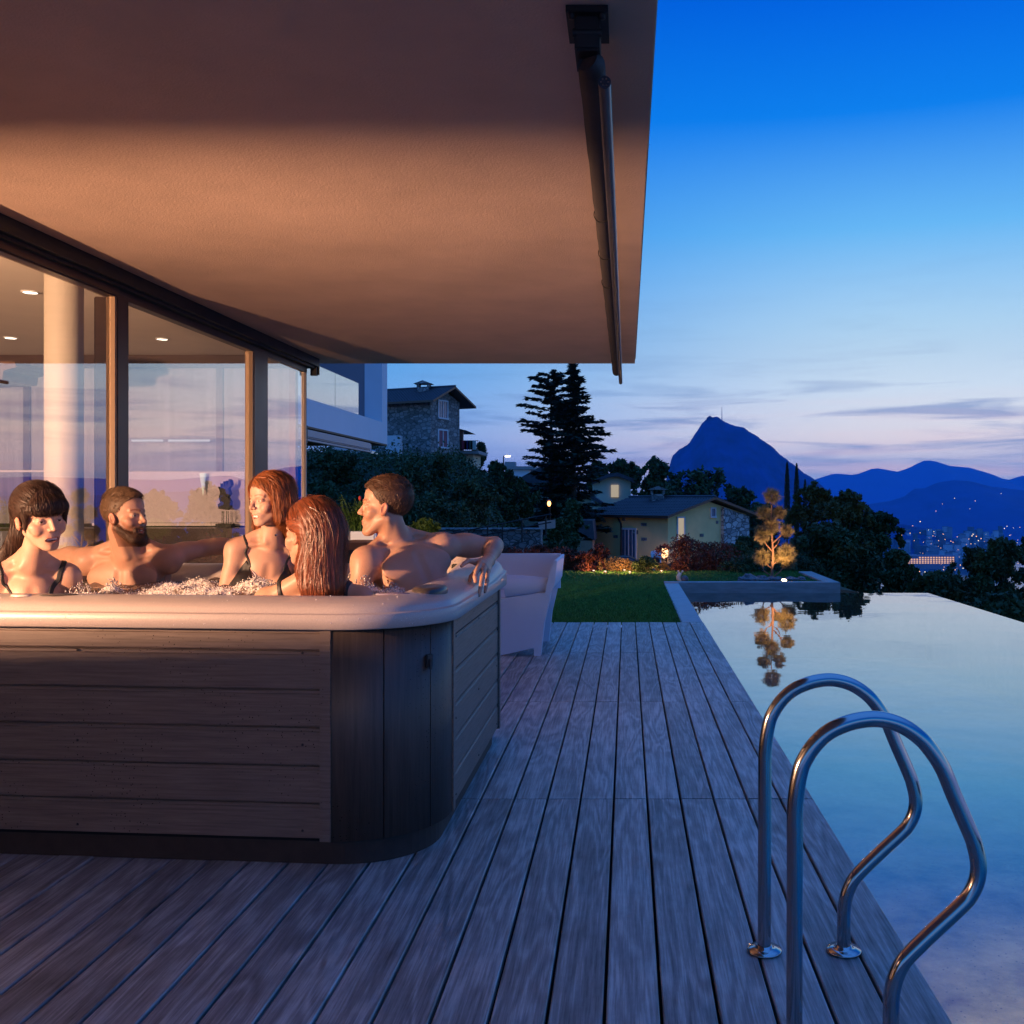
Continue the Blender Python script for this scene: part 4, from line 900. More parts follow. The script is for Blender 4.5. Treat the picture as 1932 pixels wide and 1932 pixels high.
# the rule above: panes are built in world space under an unrotated parent chain
# -- stone tower house on the hill
def px_h(x,y,Y): return P(x,y,Y)
l0=P(700,850,80); l1=P(806,850,74)
E,w_,Ln=house_gen('stone_house','tall rubble stone house with gable roof on the hill','',(0,0),1,0,1,2,M_stone) if False else (None,None,None)
A0=P(668,0,77.5); A1=P(812,0,74.5); 
E,w_,Ln=house_gen('stone_house','tall rubble stone house with gable roof on the hill',(A0.x,A0.y),(A1.x,A1.y),3.9,P(0,905,75).z,P(0,752,75).z,P(0,733,76).z,M_stone,M_stone,None,.95,0,(5.6,1.5,.1,.42),
  [('g',1.6,P(0,773,76).z,1.1,1.25,'dark'),('g',1.6,P(0,828,76).z,1.1,1.25,'shut'),('g',2.4,P(0,887,76).z,.7,.7,'dark')])
q=MB(); c=P(742,840,73); q.box(c.x-.55,c.x+.55,c.y-.2,c.y+.6,P(0,868,73).z,P(0,822,73).z); q.build('door',M_winframe,E)
c=P(832,890,72.9); 
# white rendered plinth of the stone house
q=MB(); d_=(Vector((A1.x,A1.y,0))-Vector((A0.x,A0.y,0))).normalized(); n_=Vector((-d_.y,d_.x,0)); s0=Vector((A1.x,A1.y,0))+d_*.06-n_*.02; s1=s0+n_*3.9
q.add([(s0.x,s0.y,1.5),(s1.x,s1.y,1.5),(s1.x,s1.y,P(0,868,75).z),(s0.x,s0.y,P(0,868,75).z)],[(0,1,2,3)]); q.build('plinth',M_white,E)
# side loggia with balcony and clothes
lg=empty('balcony_annex',P(880,900,80),'small balcony annex with clothes drying on the right of the stone house','building')
q=MB(); a=P(852,905,80); b_=P(893,855,80); q.box(a.x,b_.x,80,84,a.z-1,b_.z); q.build('wall',M_cream,lg)
q=MB(); a=P(850,856,79); b_=P(903,850,79); q.box(a.x,b_.x,79,84,a.z,b_.z); q.build('balcony_slab',M_concrete,lg)
q=MB(); a=P(850,812,79); b_=P(872,802,79); cc=P(880,812,79); q.prism([(a.x-.5,a.z),(cc.x,cc.z),(a.x-.5,b_.z)],'y',79,84); q.build('roof',M_tiles,lg)
q=MB(); a=P(868,852,79.2); q.box(a.x-.22,a.x+.22,79.2,79.6,a.z,P(0,810,79).z); q.build('pillar',mat('red_pillar',(.20,.07,.05),.7,noise=(3,.2)),lg)
q=MB()
for k in range(14):
    x=P(852+k*3.8,0,78.9).x; q.box(x-.02,x+.02,78.9,78.93,P(0,850,79).z,P(0,832,79).z)
q.box(P(851,0,79).x,P(903,0,79).x,78.88,78.95,P(0,832,79).z,P(0,831,79).z); q.build('railing',M_dark,lg)
for x,c_ in ((876,(.3,.03,.05)),(881,(.08,.08,.25)),(893,(.45,.5,.45)),(887,(.06,.12,.1))):
    q=MB(); a=P(x,832,78.8); q.box(a.x-.22,a.x+.22,78.78,78.86,a.z-.7,a.z+.05,bev=.02); o=q.build('hanging_laundry',mat('laundry',c_,.9,noise=(5,.2))); tag(o,{876:'red garment drying on the balcony railing of the annex',881:'navy garment drying on the balcony railing of the annex',893:'pale garment drying at the right end of the annex railing',887:'dark green garment drying on the annex railing'}[x],'laundry','clothes drying on the annex railing')
# -- yellow house by the garden
A0=P(1122,0,66); A1=P(1260,0,61)
E,w_,Ln=house_gen('yellow_house','yellow rendered house with dark tiled roof behind the garden shrubs',(A0.x,A0.y),(A1.x,A1.y),7.6,P(0,1085,62).z,P(0,972,62).z,P(0,942,64).z,M_yellow,M_yellow,None,.62,0,(2.6,3.4,.35,.42),
  [('f',Ln_:=2.95,P(0,1030,62).z,1.15,2.0,'dark') if False else ('f',3.35,P(0,1030,62.5).z,1.25,2.0,'dark'),('g',1.15,P(0,997,62.5).z,.55,1.35,'lit'),('g',4.2,P(0,967,64).z,.35,.5,'dark'),
   ('f',1.0,P(0,985,63).z,.28,.16,'hole'),('f',2.1,P(0,1014,63).z,.4,.2,'hole'),('f',4.0,P(0,1005,62).z,.45,.25,'hole'),('f',2.9,P(0,981,62).z,.3,.2,'hole'),('g',3.1,P(0,1010,63).z,.35,.2,'hole'),('g',4.6,P(0,986,63).z,.22,.2,'hole'),('f',.08,P(0,995,63).z,.2,.2,'hole'),('f',4.75,P(0,990,62).z,.5,.2,'hole'),('f',4.78,P(0,1018,62).z,.5,.2,'hole')])
# stone gable strip
dd=(Vector((A1.x,A1.y,0))-Vector((A0.x,A0.y,0))).normalized(); nn=Vector((-dd.y,dd.x,0)); s=Vector((A1.x,A1.y,0))
q=MB(); p0=s+nn*5.0+dd*.25; p1=s+nn*7.6+dd*.25; r0=s+nn*5.0; zz=P(0,1085,62).z; zt0=P(0,972,62).z+(P(0,942,64).z-P(0,972,62).z)*(2.6/3.8)-.2; zt1=P(0,972,62).z-.15
q.add([(p0.x,p0.y,zz),(p1.x,p1.y,zz),(p1.x,p1.y,zt1),(p0.x,p0.y,zt0),(r0.x,r0.y,zz),(r0.x,r0.y,zt0)],[(0,1,2,3),(0,3,5,4)]); q.build('stone_facing',M_stone2,E)
# drain pipe
q=MB(); f=lambda u,z,o=.08: (Vector((A0.x,A0.y,0))+dd*u-nn*o)+Vector((0,0,z)); q.tube([f(2.35,P(0,976,63).z),f(2.5,P(0,982,63).z),f(2.66,P(0,988,63).z),f(2.7,P(0,994,63).z),f(2.7,P(0,1085,63).z)],.06,8); q.build('drain_pipe',M_dark,E)
# wall lamp glow on the corner
def glow(name,label,pos,energy,col,r=.12,mb=None,post=None,size=.1,off=(0,-.3,0)):
    e=empty(name,pos,label,'lamp'); q=MB(); 
    bm=bmesh.new(); bmesh.ops.create_uvsphere(bm,u_segments=12,v_segments=8,radius=r); q.add([Vector((v.co.x*.8,v.co.y*.8,v.co.z*1.25))+Vector(pos) for v in bm.verts],[[v.index for v in f_.verts] for f_ in bm.faces],0,True); bm.free(); q.build('bulb',mb or M_bulb,e)
    q=MB(); q.lathe((pos[0],pos[1],pos[2]+r*1.1),[(r*1.3,0),(r*1.1,r*.3),(.001,r*.9)],12)
    if post: q.tube([(pos[0],pos[1]+r*.2,pos[2]+r*.9),(pos[0],pos[1]+.15,pos[2]+r),(pos[0],pos[1]+.15,post)],.04,8)
    else: q.box(pos[0]-.03,pos[0]+.03,pos[1],pos[1]+.35,pos[2]+r*1.1,pos[2]+r*1.4)
    q.build('lamp_housing',M_dark,e)
    lamp(name+'_light','POINT',(pos[0]+off[0],pos[1]+off[1],pos[2]+off[2]),energy,col,size=size)
gp=P(1254,1043,60.4); glow('wall_lamp','glowing orange wall lamp at the corner of the yellow house',gp,60,(1,.5,.2),.28,emat('wall_lamp_glow',(1,.50,.22),3.5),off=(0,-.5,-.1))
gp=P(1036,950,44); glow('street_lamp','glowing orange street lamp left of the dark conifer',gp,40,(1,.42,.12),.10,M_bulb,post=-3,off=(0,-.4,0))
# round-headed meter box beside the lamp
bx=empty('letter_box',P(1238,1060,59),'small arched niche box below the wall lamp','box'); q=MB(); c=P(1238,1075,59); q.box(c.x-.3,c.x+.3,59,59.5,c.z-.5,c.z+.9); q.lathe((c.x,59.25,0),[(.34,c.z+.9),(.3,c.z+1.1),(.001,c.z+1.15)],14); q.build('cabinet',M_white,bx); q=MB(); q.box(c.x-.22,c.x+.22,58.96,59,c.z-.3,c.z+.75); q.build('door',M_dark,bx)
# upper yellow house, behind
E=empty('upper_cream_house',P(1150,960,92),'cream gabled house with one lit window above the yellow house','house')
q=MB(); a=P(1118,0,92.0); b_=P(1190,0,92.0); zt=P(0,902,92).z; q.prism([(a.x,P(0,990,92).z),(b_.x,P(0,990,92).z),(b_.x,P(0,907,92).z),(P(1162,0,92).x,P(0,897,92).z),(a.x,P(0,905,92).z)],'y',91.9,99); q.build('gable_wing',M_cream,E)
q=MB(); pr=[(1118,907),(1148,894),(1166,892),(1208,908)]; pts=[(P(x,y,92).x,P(x,y,92).z) for x,y in pr]; q.prism(pts+[(x,z-.35) for x,z in pts[::-1]],'y',91.2,99.5); q.build('roof_edge',M_tiles,E)
q=MB(); c=P(1160,926,91.8); q.box(c.x-.35,c.x+.35,91.75,91.9,P(0,938,92).z,P(0,915,92).z); wq=q.build('window',M_lit,E)
q=MB(); a=P(1085,1000,85); q.prism([(P(x,y,85).x,P(x,y,85).z) for x,y in ((1085,1010),(1140,1010),(1140,950),(1108,936),(1085,940))],'y',85,89); q.build('lower_wing',M_cream,E)
q=MB(); pts=[(P(x,y,84.8).x,P(x,y,84.8).z) for x,y in ((1090,937),(1112,931),(1146,953))]; q.prism(pts+[(x,z-.3) for x,z in pts[::-1]],'y',84.5,89.4); q.build('lower_roof',M_tiles,E)
q=MB(); c=P(1119,947,84.9); q.box(c.x-.15,c.x+.15,84.85,85,c.z-.3,c.z+.3); c=P(1108,968,84.9); q.box(c.x-.6,c.x+.6,84.85,85,c.z-.5,c.z+.3); q.build('window',M_winframe,E)
# garage left of the yellow house
E=empty('brick_shed',P(1100,1060,58),'low shed with steep dark roof at the left side of the yellow house','shed'); q=MB(); a=P(1096,1100,58); b_=P(1118,1020,58); q.box(a.x,b_.x,58,62,a.z,b_.z); q.build('wall',mat('shed_render',(.35,.2,.12),.9,noise=(2,.2)),E)
q=MB(); pts=[(P(x,y,57.8).x,P(x,y,57.8).z) for x,y in ((1078,982),(1118,982),(1122,1020),(1096,1005),(1078,1000))]; q.prism(pts,'y',57.8,62.5); q.build('roof',M_tiles,E)
# low house to the right of the yellow house
A0=P(1325,0,70); A1=P(1432,0,74)
E,_,_=house_gen('low_house','low yellow house with dark roof and a lit window right of the stone gable',(A0.x,A0.y),(A1.x,A1.y),6,P(0,1090,71).z,P(0,1032,71).z,P(0,1012,74).z,M_yellow,M_yellow,None,.5,0,None,[('f',1.75,P(0,1041,71).z,.55,.4,'lit'),('f',3.2,P(0,1050,71).z,.5,1.1,'dark')])
# tiny white house and street lamp on the skyline
q=MB(); E=empty('flat_roof_house',P(968,900,150),'small white flat roofed house on the skyline left of the cedar','house'); a=P(958,905,150); b_=P(998,886,150); q.box(a.x,b_.x,150,158,a.z-6,b_.z); q.build('wall',M_white,E)
q=MB(); q.box(a.x-1,b_.x+1,149.5,159,b_.z,b_.z+.5); c=P(959,880,150); q.box(c.x-.8,c.x+.8,152,154,b_.z+.5,P(0,874,150).z+.3); q.build('roof',M_concrete,E)
gp=P(958,862,140); e=empty('street_light',gp,'thin street light with pale lamp on the skyline','lamp'); q=MB(); q.tube([gp+Vector((-.6,0,-8)),gp+Vector((-.6,0,.1)),gp+Vector((0,0,.25))],.09,6); q.build('pole',M_dark,e); q=MB(); q.box(gp.x-.35,gp.x+.35,gp.y-.2,gp.y+.2,gp.z,gp.z+.2); q.build('lamp_head',M_bulbw,e)
# house under the cedar
q=MB(); E=empty('dark_roof_house',P(1020,920,110),'dim house with dark roof half hidden behind the cedar','house'); a=P(985,950,100); b_=P(1060,902,100); q.box(a.x,b_.x,100,106,a.z-2,b_.z-.4); q.build('wall',M_cream,E); q=MB(); q.prism([(a.x-1,b_.z-.5),(b_.x+1,b_.z-.5),((a.x+b_.x)/2,b_.z+1.2)],'y',99,107); q.build('roof',M_tiles,E)
# retaining walls
q=MB(); a=P(560,0,52); b_=P(735,0,52); q.box(a.x,b_.x,52,52.8,P(0,912,52).z,P(0,866,52).z); q.box(a.x,b_.x,51.9,52.9,P(0,866,52).z,P(0,863,52).z,1)
o=q.build('retaining_wall',[M_stone,M_concrete]); tag(o,'fieldstone retaining wall below the parked car','wall')
q=MB(); a=P(800,0,24); b_=P(1020,0,24); q.box(a.x,b_.x,24,24.6,-2,P(0,1000,24).z); q.box(a.x,b_.x,23.95,24.65,P(0,1000,24).z,P(0,997,24).z)
o=q.build('garden_wall',M_stone3); tag(o,'low dark stone garden wall with railing behind the shrubs','wall')
rl=empty('railing',P(930,1000,23.5),'thin dark sloping metal railing above the low stone wall','railing'); q=MB()
for (x0,y0,x1,y1) in ((822,1012,1040,970),(822,1027,1040,985)): q.tube([P(x0,y0,23.5),P(x1,y1,23.5)],.018,6)
q.build('bars',M_dark,rl)
for x in (850,885,920,948,985,1030):
    yy=1012-(x-822)*42/218; q=MB(); q.tube([P(x,yy,23.5),P(x,yy+42,23.5)],.022,6); q.build('post',M_dark,rl)
# garden path end
b=MB(); b.add([P(1015,985,30),P(1048,980,34),P(1048,996,28),P(1018,1000,26)],[(0,1,2,3)]); o=b.build('path',mat('brick_path',(.18,.08,.05),.9,noise=(6,.3))); tag(o,None,None,kind='structure')
# ------------------------------------------------------------------ car
def car(name,label,x0,x1,yb,d,col,flip=False):
    """small hatchback side view between pixel columns, wheels on pixel row yb"""
    a=P(x0,yb,d); b_=P(x1,yb,d); Lc=b_.x-a.x; e=empty(name,((a.x+b_.x)/2,d,a.z),label,'car'); k=Lc/4.2
    prof=[(0,.35),(.02,.75),(.12,.95),(.6,1.05),(1.0,1.38),(1.5,1.5),(2.3,1.48),(2.9,1.25),(3.3,1.0),(3.9,.88),(4.15,.7),(4.2,.4),(4.0,.3),(.2,.3)]
    if flip: prof=[(4.2-x,z) for x,z in prof]
    q=MB(); q.prism([(a.x+x*k,a.z+z*k) for x,z in prof],'y',d-.85,d+.85); q.build('body',mat('car_paint',col,.25,metal=.5,noise=(2,.05)),e)
    win=[(.75,1.08),(1.08,1.34),(1.5,1.42),(2.25,1.40),(2.8,1.2),(3.05,1.05)]
    if flip: win=[(4.2-x,z) for x,z in win]
    q=MB(); q.prism([(a.x+x*k,a.z+z*k) for x,z in win],'y',d-.865,d+.865); q.build('window',M_blue_glass,e)
    for wx in (.8,3.4):
        wx_=wx if not flip else 4.2-wx; M=Matrix.Rotation(PI/2,4,'X'); q=MB(); q.lathe((a.x+wx_*k,d-.80,a.z+.32*k),[(.001,-.05),(.33*k,-.05),(.33*k,.12),(.001,.12)],20,0,M); wh=q.build('wheel',M_black,e)
        q=MB(); q.lathe((a.x+wx_*k,d-.93,a.z+.32*k),[(.001,.0),(.2*k,.0),(.21*k,.02)],16,0,M); r_=q.build('rim',M_steel,e)
        r_.parent=wh; r_.matrix_parent_inverse=Matrix.Identity(4)
    q=MB(); hx=(4.1 if not flip else .1); q.box(a.x+hx*k-.12,a.x+hx*k+.06,d-.86,d-.6,a.z+.62*k,a.z+.75*k); q.build('headlight',M_winframe,e)
car('parked_car','silver hatchback parked on the terrace above the fieldstone wall',635,706,863,56,(.42,.45,.52))
car('parked_car','dark car half hidden behind the shrubs in front of the yellow house',1152,1216,1072,55,(.03,.035,.05))
# ------------------------------------------------------------------ vegetation
def leafcloud(cs,rs,n,size,seed,flat=1.0,shell=.55,aspect=2.2,squash=(1,1,1)):
    rg=np.random.default_rng(seed); cs=np.array(cs,float); rs=np.array(rs,float); wts=rs**2/np.sum(rs**2)
    idx=rg.choice(len(cs),n,p=wts); d=rg.normal(0,1,(n,3)); d/=np.linalg.norm(d,axis=1)[:,None]
    r=rs[idx]*(shell+(1-shell)*rg.random(n))**(.6)*(1+.18*rg.normal(0,1,n)); P_=cs[idx]+d*r[:,None]*np.array(squash)
    a=rg.normal(0,1,(n,3)); a/=np.linalg.norm(a,axis=1)[:,None]; a[:,2]*=flat; b=np.cross(a,rg.normal(0,1,(n,3))); b/=np.linalg.norm(b,axis=1)[:,None]
    s=size*rg.uniform(.6,1.4,n)[:,None]
    V=np.stack([P_-a*s,P_+b*s/aspect,P_+a*s,P_-b*s/aspect],1).reshape(-1,3); return V,np.arange(4*n).reshape(-1,4)
def tree(name,label,x,y0,y1,wpx,d,n=5000,leafs=.16,m=None,seed=0,group=None,clumps=22,trunk=True,cat='tree',squash=(1,1,1),base=None,jag=.3,tr=.018):
    """deciduous tree: crown between pixel rows y0 (top) and y1, width wpx, at distance d"""
    rg=np.random.default_rng(seed); c0=P(x,y0,d); c1=P(x,y1,d); hh=c0.z-c1.z; wd=wpx/F*d; gz=base if base is not None else float(base_z(c1.x,d))
    e=empty(name,(c1.x,d,min(gz,c1.z)),label,cat,group)
    cs=[];rs=[]
    for k in range(clumps):
        t=rg.random()**.8; env=math.sin(PI*min(.97,.12+.80*t))**.6*(1-.35*t)
        a=rg.uniform(0,2*PI); rr=wd/2*env*rg.uniform(.15,.9); r=wd*rg.uniform(.10,.20)*(1-.3*t)
        cs.append((c1.x+rr*math.cos(a),d+rr*math.sin(a)*.8,c1.z+hh*(.10+.82*t)+rg.normal(0,.02)*hh)); rs.append(r)
    for k in range(int(clumps*jag)):   # small outlying sprigs
        a=rg.uniform(0,PI); cs.append((c1.x+wd*.5*math.cos(a)*rg.uniform(.8,1.02),d+rg.normal(0,.1)*wd,c1.z+hh*(.45+.53*math.sin(a)*rg.uniform(.85,1.03)))); rs.append(wd*.05)
    V,Fa=leafcloud(cs,rs,n,leafs,seed+1,squash=squash); npmesh('crown',V,Fa,m or M_leafd,e,smooth=False)
    if trunk:
        q=MB(); b0=Vector((c1.x,d,min(gz,c1.z)-.3)); top=Vector((c1.x+.03*wd,d,c1.z+hh*.75)); q.tube([b0,b0.lerp(top,.5)+Vector((.02*wd,0,0)),top],[tr*hh+.03,tr*.6*hh+.02,.02],8)
        for k in range(7):
            cc=Vector(cs[k]); s_=b0.lerp(top,rg.uniform(.3,.7)); q.tube([s_,s_.lerp(cc,.5)+Vector((0,0,.05*hh)),cc],[.008*hh+.012,.006*hh+.008,.008],6)
        q.build('trunk',M_bark,e)
    return e
def conifer(name,label,x,y0,y1,wpx,d,seed,n=70,lean=0,m=None,drop=.25,flat=False):
    """cedar: trunk with tiered, slightly drooping flat branches of fine needles"""
    rg=np.random.default_rng(seed); top=P(x,y0,d); bot=P(x,y1,d); hh=top.z-bot.z; wd=wpx/F*d
    e=empty(name,(bot.x,d,bot.z),label,'tree'); q=MB(); q.tube([bot+Vector((0,0,-2)),bot.lerp(top,.5),top],[.022*hh,.013*hh,.01],8)
    Vs=[];cnt=0
    for k in range(n):
        t=(k/n)**.9; z=bot.z+hh*(.08+.92*t); env=(min(1,(1-t)*1.75+(.45 if flat else 0))**.9)*rg.uniform(.62,1.08)+.02
        a=rg.uniform(0,2*PI); Lb=wd/2*env; s=Vector((bot.x+(top.x-bot.x)*t,d,z)); tip=s+Vector((math.cos(a)*Lb,math.sin(a)*Lb*.9,Lb*(.18-drop*(1-t))))
        mid=s.lerp(tip,.55)+Vector((0,0,Lb*.07)); q.tube([s,mid,tip],[.010*hh*(1-t)+.012,.012,.006],5,cap=False)
        m_=int(30+130*env); tt=rg.uniform(.12,1.03,m_); sw=Lb*.30*(1.05-tt)**.5*np.ones(m_)
        dirx=np.array([math.cos(a),math.sin(a)]); perp=np.array([-dirx[1],dirx[0]])
        P0=np.array(s)[None]*(1-tt)[:,None]**2+2*((1-tt)*tt)[:,None]*np.array(mid)[None]+(tt**2)[:,None]*np.array(tip)[None]
        off=rg.normal(0,.5,m_)*sw; P0[:,0]+=perp[0]*off; P0[:,1]+=perp[1]*off; P0[:,2]+=rg.normal(0,.0035*hh,m_)-np.abs(off)*.12
        ln=.032*hh*rg.uniform(.6,1.4,m_); ang=a+rg.normal(0,.7,m_)
        dv=np.stack([np.cos(ang),np.sin(ang),rg.normal(-.05,.22,m_)],1); up=np.stack([-np.sin(ang),np.cos(ang),rg.normal(0,.5,m_)],1)
        V=np.stack([P0-dv*ln[:,None]*.5,P0+up*(ln*.17)[:,None],P0+dv*ln[:,None]*.6,P0-up*(ln*.17)[:,None]],1).reshape(-1,3); Vs.append(V)
    V=np.concatenate(Vs); npmesh('crown',V,np.arange(len(V)).reshape(-1,4),m or M_cedar,e,smooth=False); q.build('trunk',M_bark,e); return e
conifer('cedar_tree','tall dark cedar with layered branches, the pointed right one of the pair',1082,682,1045,164,64,21,165,drop=.18)
conifer('cedar_tree','tall dark cedar with flattened top, the left one of the pair',1040,704,1045,132,66,22,115,drop=.08,flat=True)
# cypresses
def cypress(x,y0,y1,wpx,d,label,seed,group='slim cypresses before the mountain foot'):
    rg=np.random.default_rng(seed); t=P(x,y0,d); b_=P(x,y1,d); hh=t.z-b_.z; wd=wpx/F*d; e=empty('cypress_tree',b_,label,'tree',group)
    n=2600; u=rg.random(n); a=rg.uniform(0,2*PI,n); r=wd/2*np.sin(PI*np.clip(.12+.88*u,0,1))**.55*rg.uniform(.6,1.05,n)*(1-.25*u)
    P0=np.stack([b_.x+r*np.cos(a),d+r*np.sin(a),b_.z+u*hh],1); ln=.03*hh*rg.uniform(.5,1.3,n); dv=np.stack([np.cos(a)*.25,np.sin(a)*.25,np.ones(n)],1); sd=np.stack([-np.sin(a),np.cos(a),0*a],1)
    V=np.stack([P0-sd*(ln*.2)[:,None],P0+sd*(ln*.2)[:,None],P0+dv*ln[:,None]],1).reshape(-1,3); npmesh('crown',V,np.arange(3*n).reshape(-1,3),M_cedar,e,smooth=False)
    q=MB(); q.tube([b_+Vector((0,0,-1)),b_.lerp(t,.9)],[wd*.12,wd*.03],6); q.build('trunk',M_bark,e)
cypress(1485,874,1010,13,60,'left and tall one of the three slim cypresses',1); cypress(1503,877,1010,14,60,'middle one of the three slim cypresses',2); cypress(1519,906,1010,12,60,'right and shortest of the three slim cypresses',3)
hz=MB(); hz.box(-9500,14500,-300,11800,-190,430); hm=bpy.data.materials.new('haze_air'); hm.use_nodes=True; hn=hm.node_tree; hn.nodes.clear(); ho=hn.nodes.new('ShaderNodeOutputMaterial'); hv=hn.nodes.new('ShaderNodeVolumePrincipled'); hv.inputs['Color'].default_value=(.13,.55,1,1); hv.inputs['Density'].default_value=6e-5; hv.inputs['Anisotropy'].default_value=.0; hn.links.new(hv.outputs[0],ho.inputs[1]); o=hz.build('haze',hm); tag(o,'blue evening haze over the valley','haze',kind='stuff')
# background trees between houses and mountain
for i,(x,y0,y1,w_,d,m,lab) in enumerate([
 (1322,880,1045,150,95,None,'broad dark rounded tree before the mountain'),
 (1235,866,990,80,90,None,'dark tree with jagged top right of the cream house'),
 (1174,868,930,70,120,None,'dark skyline tree behind the cream house roof'),
 (1128,872,930,40,118,None,'small skyline tree at the right edge of the cedar'),
 (1395,922,1045,90,85,None,'dark tree between the broad tree and the lit topiary'),
 (1443,950,1060,80,70,None,'dark low tree left of the three cypresses'),
 (1270,905,1000,90,100,None,'dark tree behind the chimney of the yellow house'),
 (1358,960,1080,130,76,None,'dark mass of foliage behind the low house'),
 (1405,1015,1100,70,40,None,'dark round tree in front of the low house')]):
    tree('deciduous_tree',lab,x,y0,y1,w_,d,n=4200,leafs=.26*d/90,seed=40+i,clumps=26,jag=.9,group='dark trees between the houses and the mountain')
# large tree mass right of the topiary
for i,(x,y0,y1,w_,d,n,lab) in enumerate([
 (1535,912,1110,110,26,9000,'dark leafy tree directly right of the cypresses'),
 (1600,922,1125,110,24,9000,'tall leafy tree with pointed shoots in the middle of the right tree group'),
 (1655,962,1128,110,25,9000,'leafy tree at the right end of the tree group above the pool edge'),
 (1565,1000,1125,190,21,11000,'dense dark foliage low behind the planter wall'),
 (1690,1040,1140,80,22,4000,'low leafy tree over the far pool edge'),
 (1770,1085,1150,120,19,6000,'low leafy shrub trees right above the pool corner'),
 (1835,1035,1160,105,24,6500,'open crowned dark tree left in the right edge group'),
 (1890,1018,1190,120,23,8000,'dark tree at the right frame edge above the lake'),
 (1950,1010,1200,110,25,6000,'dark tree cut off by the right frame edge'),
 (1880,1130,1260,190,16,6500,'dark shrubbery below the right pool edge')]):
    tree('leafy_tree',lab,x,y0,y1,w_,d,n=int(n*1.7),leafs=.055,seed=70+i,clumps=30,jag=1.2,m=M_leafd if i!=3 else M_leafd,group='trees behind and below the pool edge',tr=.01)
for i in range(26):
    x=[1545,1560,1612,1622,1640,1665,1672,1690,1600,1590,1578,1530,1520,1648,1700,1655,1618,1630,1684,1566,1788,1812,1845,1868,1905,1925][i]
# hillside shrubs on the left bank
def hit(x,y,y0=20,y1=110):
    for Y in np.arange(y0,y1,.5):
        p=P(x,y,Y)
        if p.z<float(base_z(p.x,Y))+.05: return float(Y)
    return None
def undergrowth():
    rg=np.random.default_rng(55); n=120000; X=rg.uniform(-34,-3.2,n); Y=rg.uniform(24,66,n); z=base_z(X,Y)
    g=rg.normal(0,1,(80,80)); u=(X+40)/40*60; v=(Y-20)/50*70; i=u.astype(int); j=v.astype(int); fu=u-i; fv=v-j
    h=(g[i,j]*(1-fu)+g[i+1,j]*fu)*(1-fv)+(g[i,j+1]*(1-fu)+g[i+1,j+1]*fu)*fv; h=np.clip(.35+h*.55,.05,1.6)
    P0=np.stack([X,Y,z+h*rg.random(n)],1); a=rg.normal(0,1,(n,3)); a/=np.linalg.norm(a,axis=1)[:,None]; b=np.cross(a,rg.normal(0,1,(n,3))); b/=np.linalg.norm(b,axis=1)[:,None]; s=rg.uniform(.05,.13,n)[:,None]
    V=np.stack([P0-a*s,P0+b*s*.5,P0+a*s,P0-b*s*.5],1).reshape(-1,3); o=npmesh('undergrowth',V,np.arange(4*n).reshape(-1,4),M_leafd,smooth=False); tag(o,'tangled dark green undergrowth covering the left bank','undergrowth',kind='stuff')
undergrowth()
rg=np.random.default_rng(5)
hs=[(640,850,925,110,50,'dark spreading shrub below the silver car'),(700,905,1000,130,46,'dark shrub on the bank left of the stone house'),(770,868,930,80,60,'dark bush against the stone house wall'),(830,860,935,50,66,'leafy bush at the lower corner of the stone house'),(868,858,905,30,72,'dark bush beside the annex wall'),
 (890,900,985,110,45,'dark shrub in the middle of the bank'),(935,872,925,50,70,'spiky conifer shrubs behind the bank crest'),(955,890,990,90,48,'dark shrub near the right end of the bank'),(820,935,1000,130,38,'low dark shrub on the bank behind the man at the right'),(1075,940,1045,84,40,'dense dark conical conifer left of the yellow house'),(1050,975,1055,60,34,'dark evergreen shrub below the street lamp'),(990,905,985,60,60,'ivy covered bush at the bank end'),(600,905,1000,120,40,'dark bush right behind the glass front'),(905,835,880,40,90,'small tree behind the annex balcony'),(760,930,1010,140,42,'dark undergrowth on the bank behind the bathers')]
for i,(x,y0,y1,w_,d,lab) in enumerate(hs):
    d=(hit(x,y1-6) or d) if i not in (4,13,9,10,11) else d
    tree('bank_shrub',lab,x,y0,y1,w_,d,n=4500,leafs=.11*d/50,seed=110+i,clumps=22,trunk=(i in(9,13)),cat='shrub',group='dark shrubs of the left bank',m=M_leafd if i not in (11,) else M_leafm)
cypress(938,868,930,9,66,'left spiky juniper behind the bank crest',11,'junipers behind the bank crest'); cypress(948,874,930,9,66,'right spiky juniper behind the bank crest',12,'junipers behind the bank crest')
# garden hedge row with coloured shrubs
gs=[(968,1040,1085,60,17.2,M_leafr,'reddish shrub left of the stone wall light'),(1015,1036,1085,60,17.4,M_leafr,'brownish red shrub left in the garden row'),(1060,1040,1088,60,17.0,M_leafr,'brown red shrub in the middle of the garden row'),(1105,1050,1090,50,16.8,M_leafr,'red shrub lit from below before the yellow house'),(1130,1030,1088,34,17.2,M_leafr,'upright red shrub tip before the yellow house'),(1165,1058,1090,52,16.8,M_leafo,'ochre shrub glowing from a ground light'),(1218,1052,1088,52,16.4,M_leafm,'round clipped dark green bush'),(1246,1068,1092,30,16.9,M_leafo,'small ochre shrub glowing right of the round bush'),(1292,1022,1090,84,16.9,M_leafr,'big dark red shrub left of the lit topiary'),(1345,1030,1092,90,17.3,M_leafr,'big dark red shrub nearer the low house'),(1385,1030,1085,60,18,M_leafm,'green shrub behind the big red shrub'),(1415,1058,1094,80,16.6,M_leafd,'low dark undergrowth behind the rocks'),(1500,1060,1098,80,16.9,M_leafd,'low dark undergrowth at the planter corner')]
